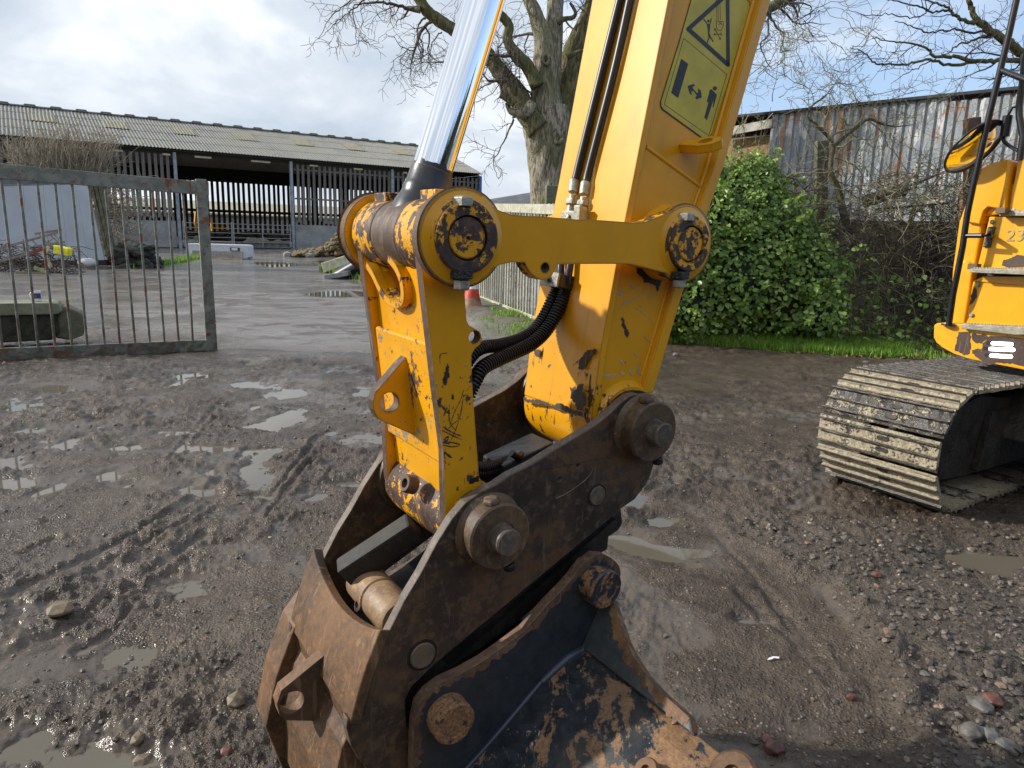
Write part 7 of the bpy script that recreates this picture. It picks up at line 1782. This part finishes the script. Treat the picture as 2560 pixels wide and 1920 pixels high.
mb = MB(); mb.tube([hp(cM2, (395, 322), uH + .01), hp(cM2, (560, 322), uH), hp(cM2, (620, 322), uH + .01), hp(cM2, (642, 325), uB0 + .035)], .015, 12)
build(mb, 'rail_brace', [BLKTUBE], hr, smooth=50)
mb = MB(); mb.tube([hp(cM1, (600, 520), uH), hp(cM1, (770, 585), uH), hp(cM1, (1200, 700), uH)], .017, 12); build(mb, 'rail_brace', [BLKTUBE], hr, smooth=50)
mb = MB(); mb.lathe(hp(cM2, (258, 1130), uH + .09), VA, [(0, .045), (.008, .045)], 16); build(mb, 'rail_foot', [BLKTUBE], hr, smooth=50)
mb = MB(); uM = uB0 + .02
mb.tube([hp(cM1, (775, 400), uM), hp(cM1, (765, 560), uM), hp(cM1, (735, 780), uM), hp(cM1, (735, 860), uM), hp(cM1, (762, 1010), uM), hp(cM1, (748, 1110), uM), hp(cM1, (738, 1190), uM)], .019, 12)
mb.tube([hp(cM1, (720, 790), uM), hp(cM1, (685, 795), uM), hp(cM1, (655, 850), uM), hp(cM1, (645, 910), uM)], .008, 8)
mb.tube([hp(cM1, (612, 1010), uM), hp(cM1, (620, 1045), uM), hp(cM1, (660, 1080), uM), hp(cM1, (725, 1115), uM)], .011, 8)
mb.lathe(hp(cM1, (625, 1010), uM), VA, [(0, .027), (.12, .027)], 14)
mb.tube([hp(cM1, (600, 925), uM), hp(cM1, (530, 905), uM), hp(cM1, (400, 1000), uM + .04)], .009, 8)
ma = build(mb, 'mirror_arm', [BLKTUBE], exc, smooth=45)
# mirror: round-cornered oval facing forward and a little inward
mc_ = hp(cM1, (402, 1090), uM - .02)
tcm = unit(CAM - mc_); mnr = unit(tcm * .60 + (R_ * .60 - UP_ * .55))
wx = unit(np.cross(VA, mnr)); wy_ = np.cross(mnr, wx)
ang = radians(0); ex = wx * cos(ang) + wy_ * sin(ang); ey = -wx * sin(ang) + wy_ * cos(ang)
def dome(c, n, X, Y, a, b, h, seg=40, rings=8):
    V = [c + n * h]; F = []
    for j in range(1, rings + 1):
        for k in range(seg):
            t = 2 * pi * k / seg; s = j / rings; V.append(c + X * a * s * cos(t) + Y * b * s * sin(t) + n * h * (1 - s * s))
    for k in range(seg): F.append((0, 1 + k, 1 + (k + 1) % seg))
    for j in range(rings - 1):
        o = 1 + j * seg
        for k in range(seg): F.append((o + k, o + seg + k, o + seg + (k + 1) % seg, o + (k + 1) % seg))
    return V, F
am, bm_ = .188, .188
mb = MB(); mb.add(*dome(mc_ - mnr * .004, -mnr, ex, ey, am, bm_, .05)); mb.tube([mc_ + ex * am * cos(t) + ey * bm_ * sin(t) for t in np.linspace(0, 2 * pi, 49)], .0085, 8)
mi = build(mb, 'mirror', [BLKTUBE], exc, smooth=50)
mb = MB(); mb.add(*dome(mc_, mnr, ex, ey, am * .985, bm_ * .985, .035)); build(mb, 'mirror_glass', [MIRROR], mi, smooth=80)
# stencilled number
def text_mesh(txt, size, mat, name, parent, pos, X, Y, depth=.001):
    cu = bpy.data.curves.new('tmp', 'FONT'); cu.body = txt; cu.size = size; cu.extrude = depth
    ob = bpy.data.objects.new('tmp', cu); COL.objects.link(ob)
    dg = bpy.context.evaluated_depsgraph_get(); me = bpy.data.meshes.new_from_object(ob.evaluated_get(dg)); bpy.data.objects.remove(ob)
    Z = np.cross(X, Y); org = ORIG[root_of(parent).name]
    for v in me.vertices:
        p = pos + X * v.co.x + Y * v.co.y + Z * v.co.z - org; v.co = p
    me.materials.clear(); me.materials.append(mat)
    o = bpy.data.objects.new(name, me); COL.objects.link(o); o.parent = parent; return o
tp = hp(cM2, (768, 368), uB0 + .046); te = hp(cM2, (935, 372), uB0 + .046)
tx_ = unit(te - tp); ty_ = np.cross(-UA, tx_); ty_ = ty_ if ty_[2] > 0 else -ty_
text_mesh('237', .098, simple('faded_grey_print', (.42, .32, .15), .5), 'number_marking', p1_, tp, tx_ * 1.05, ty_)
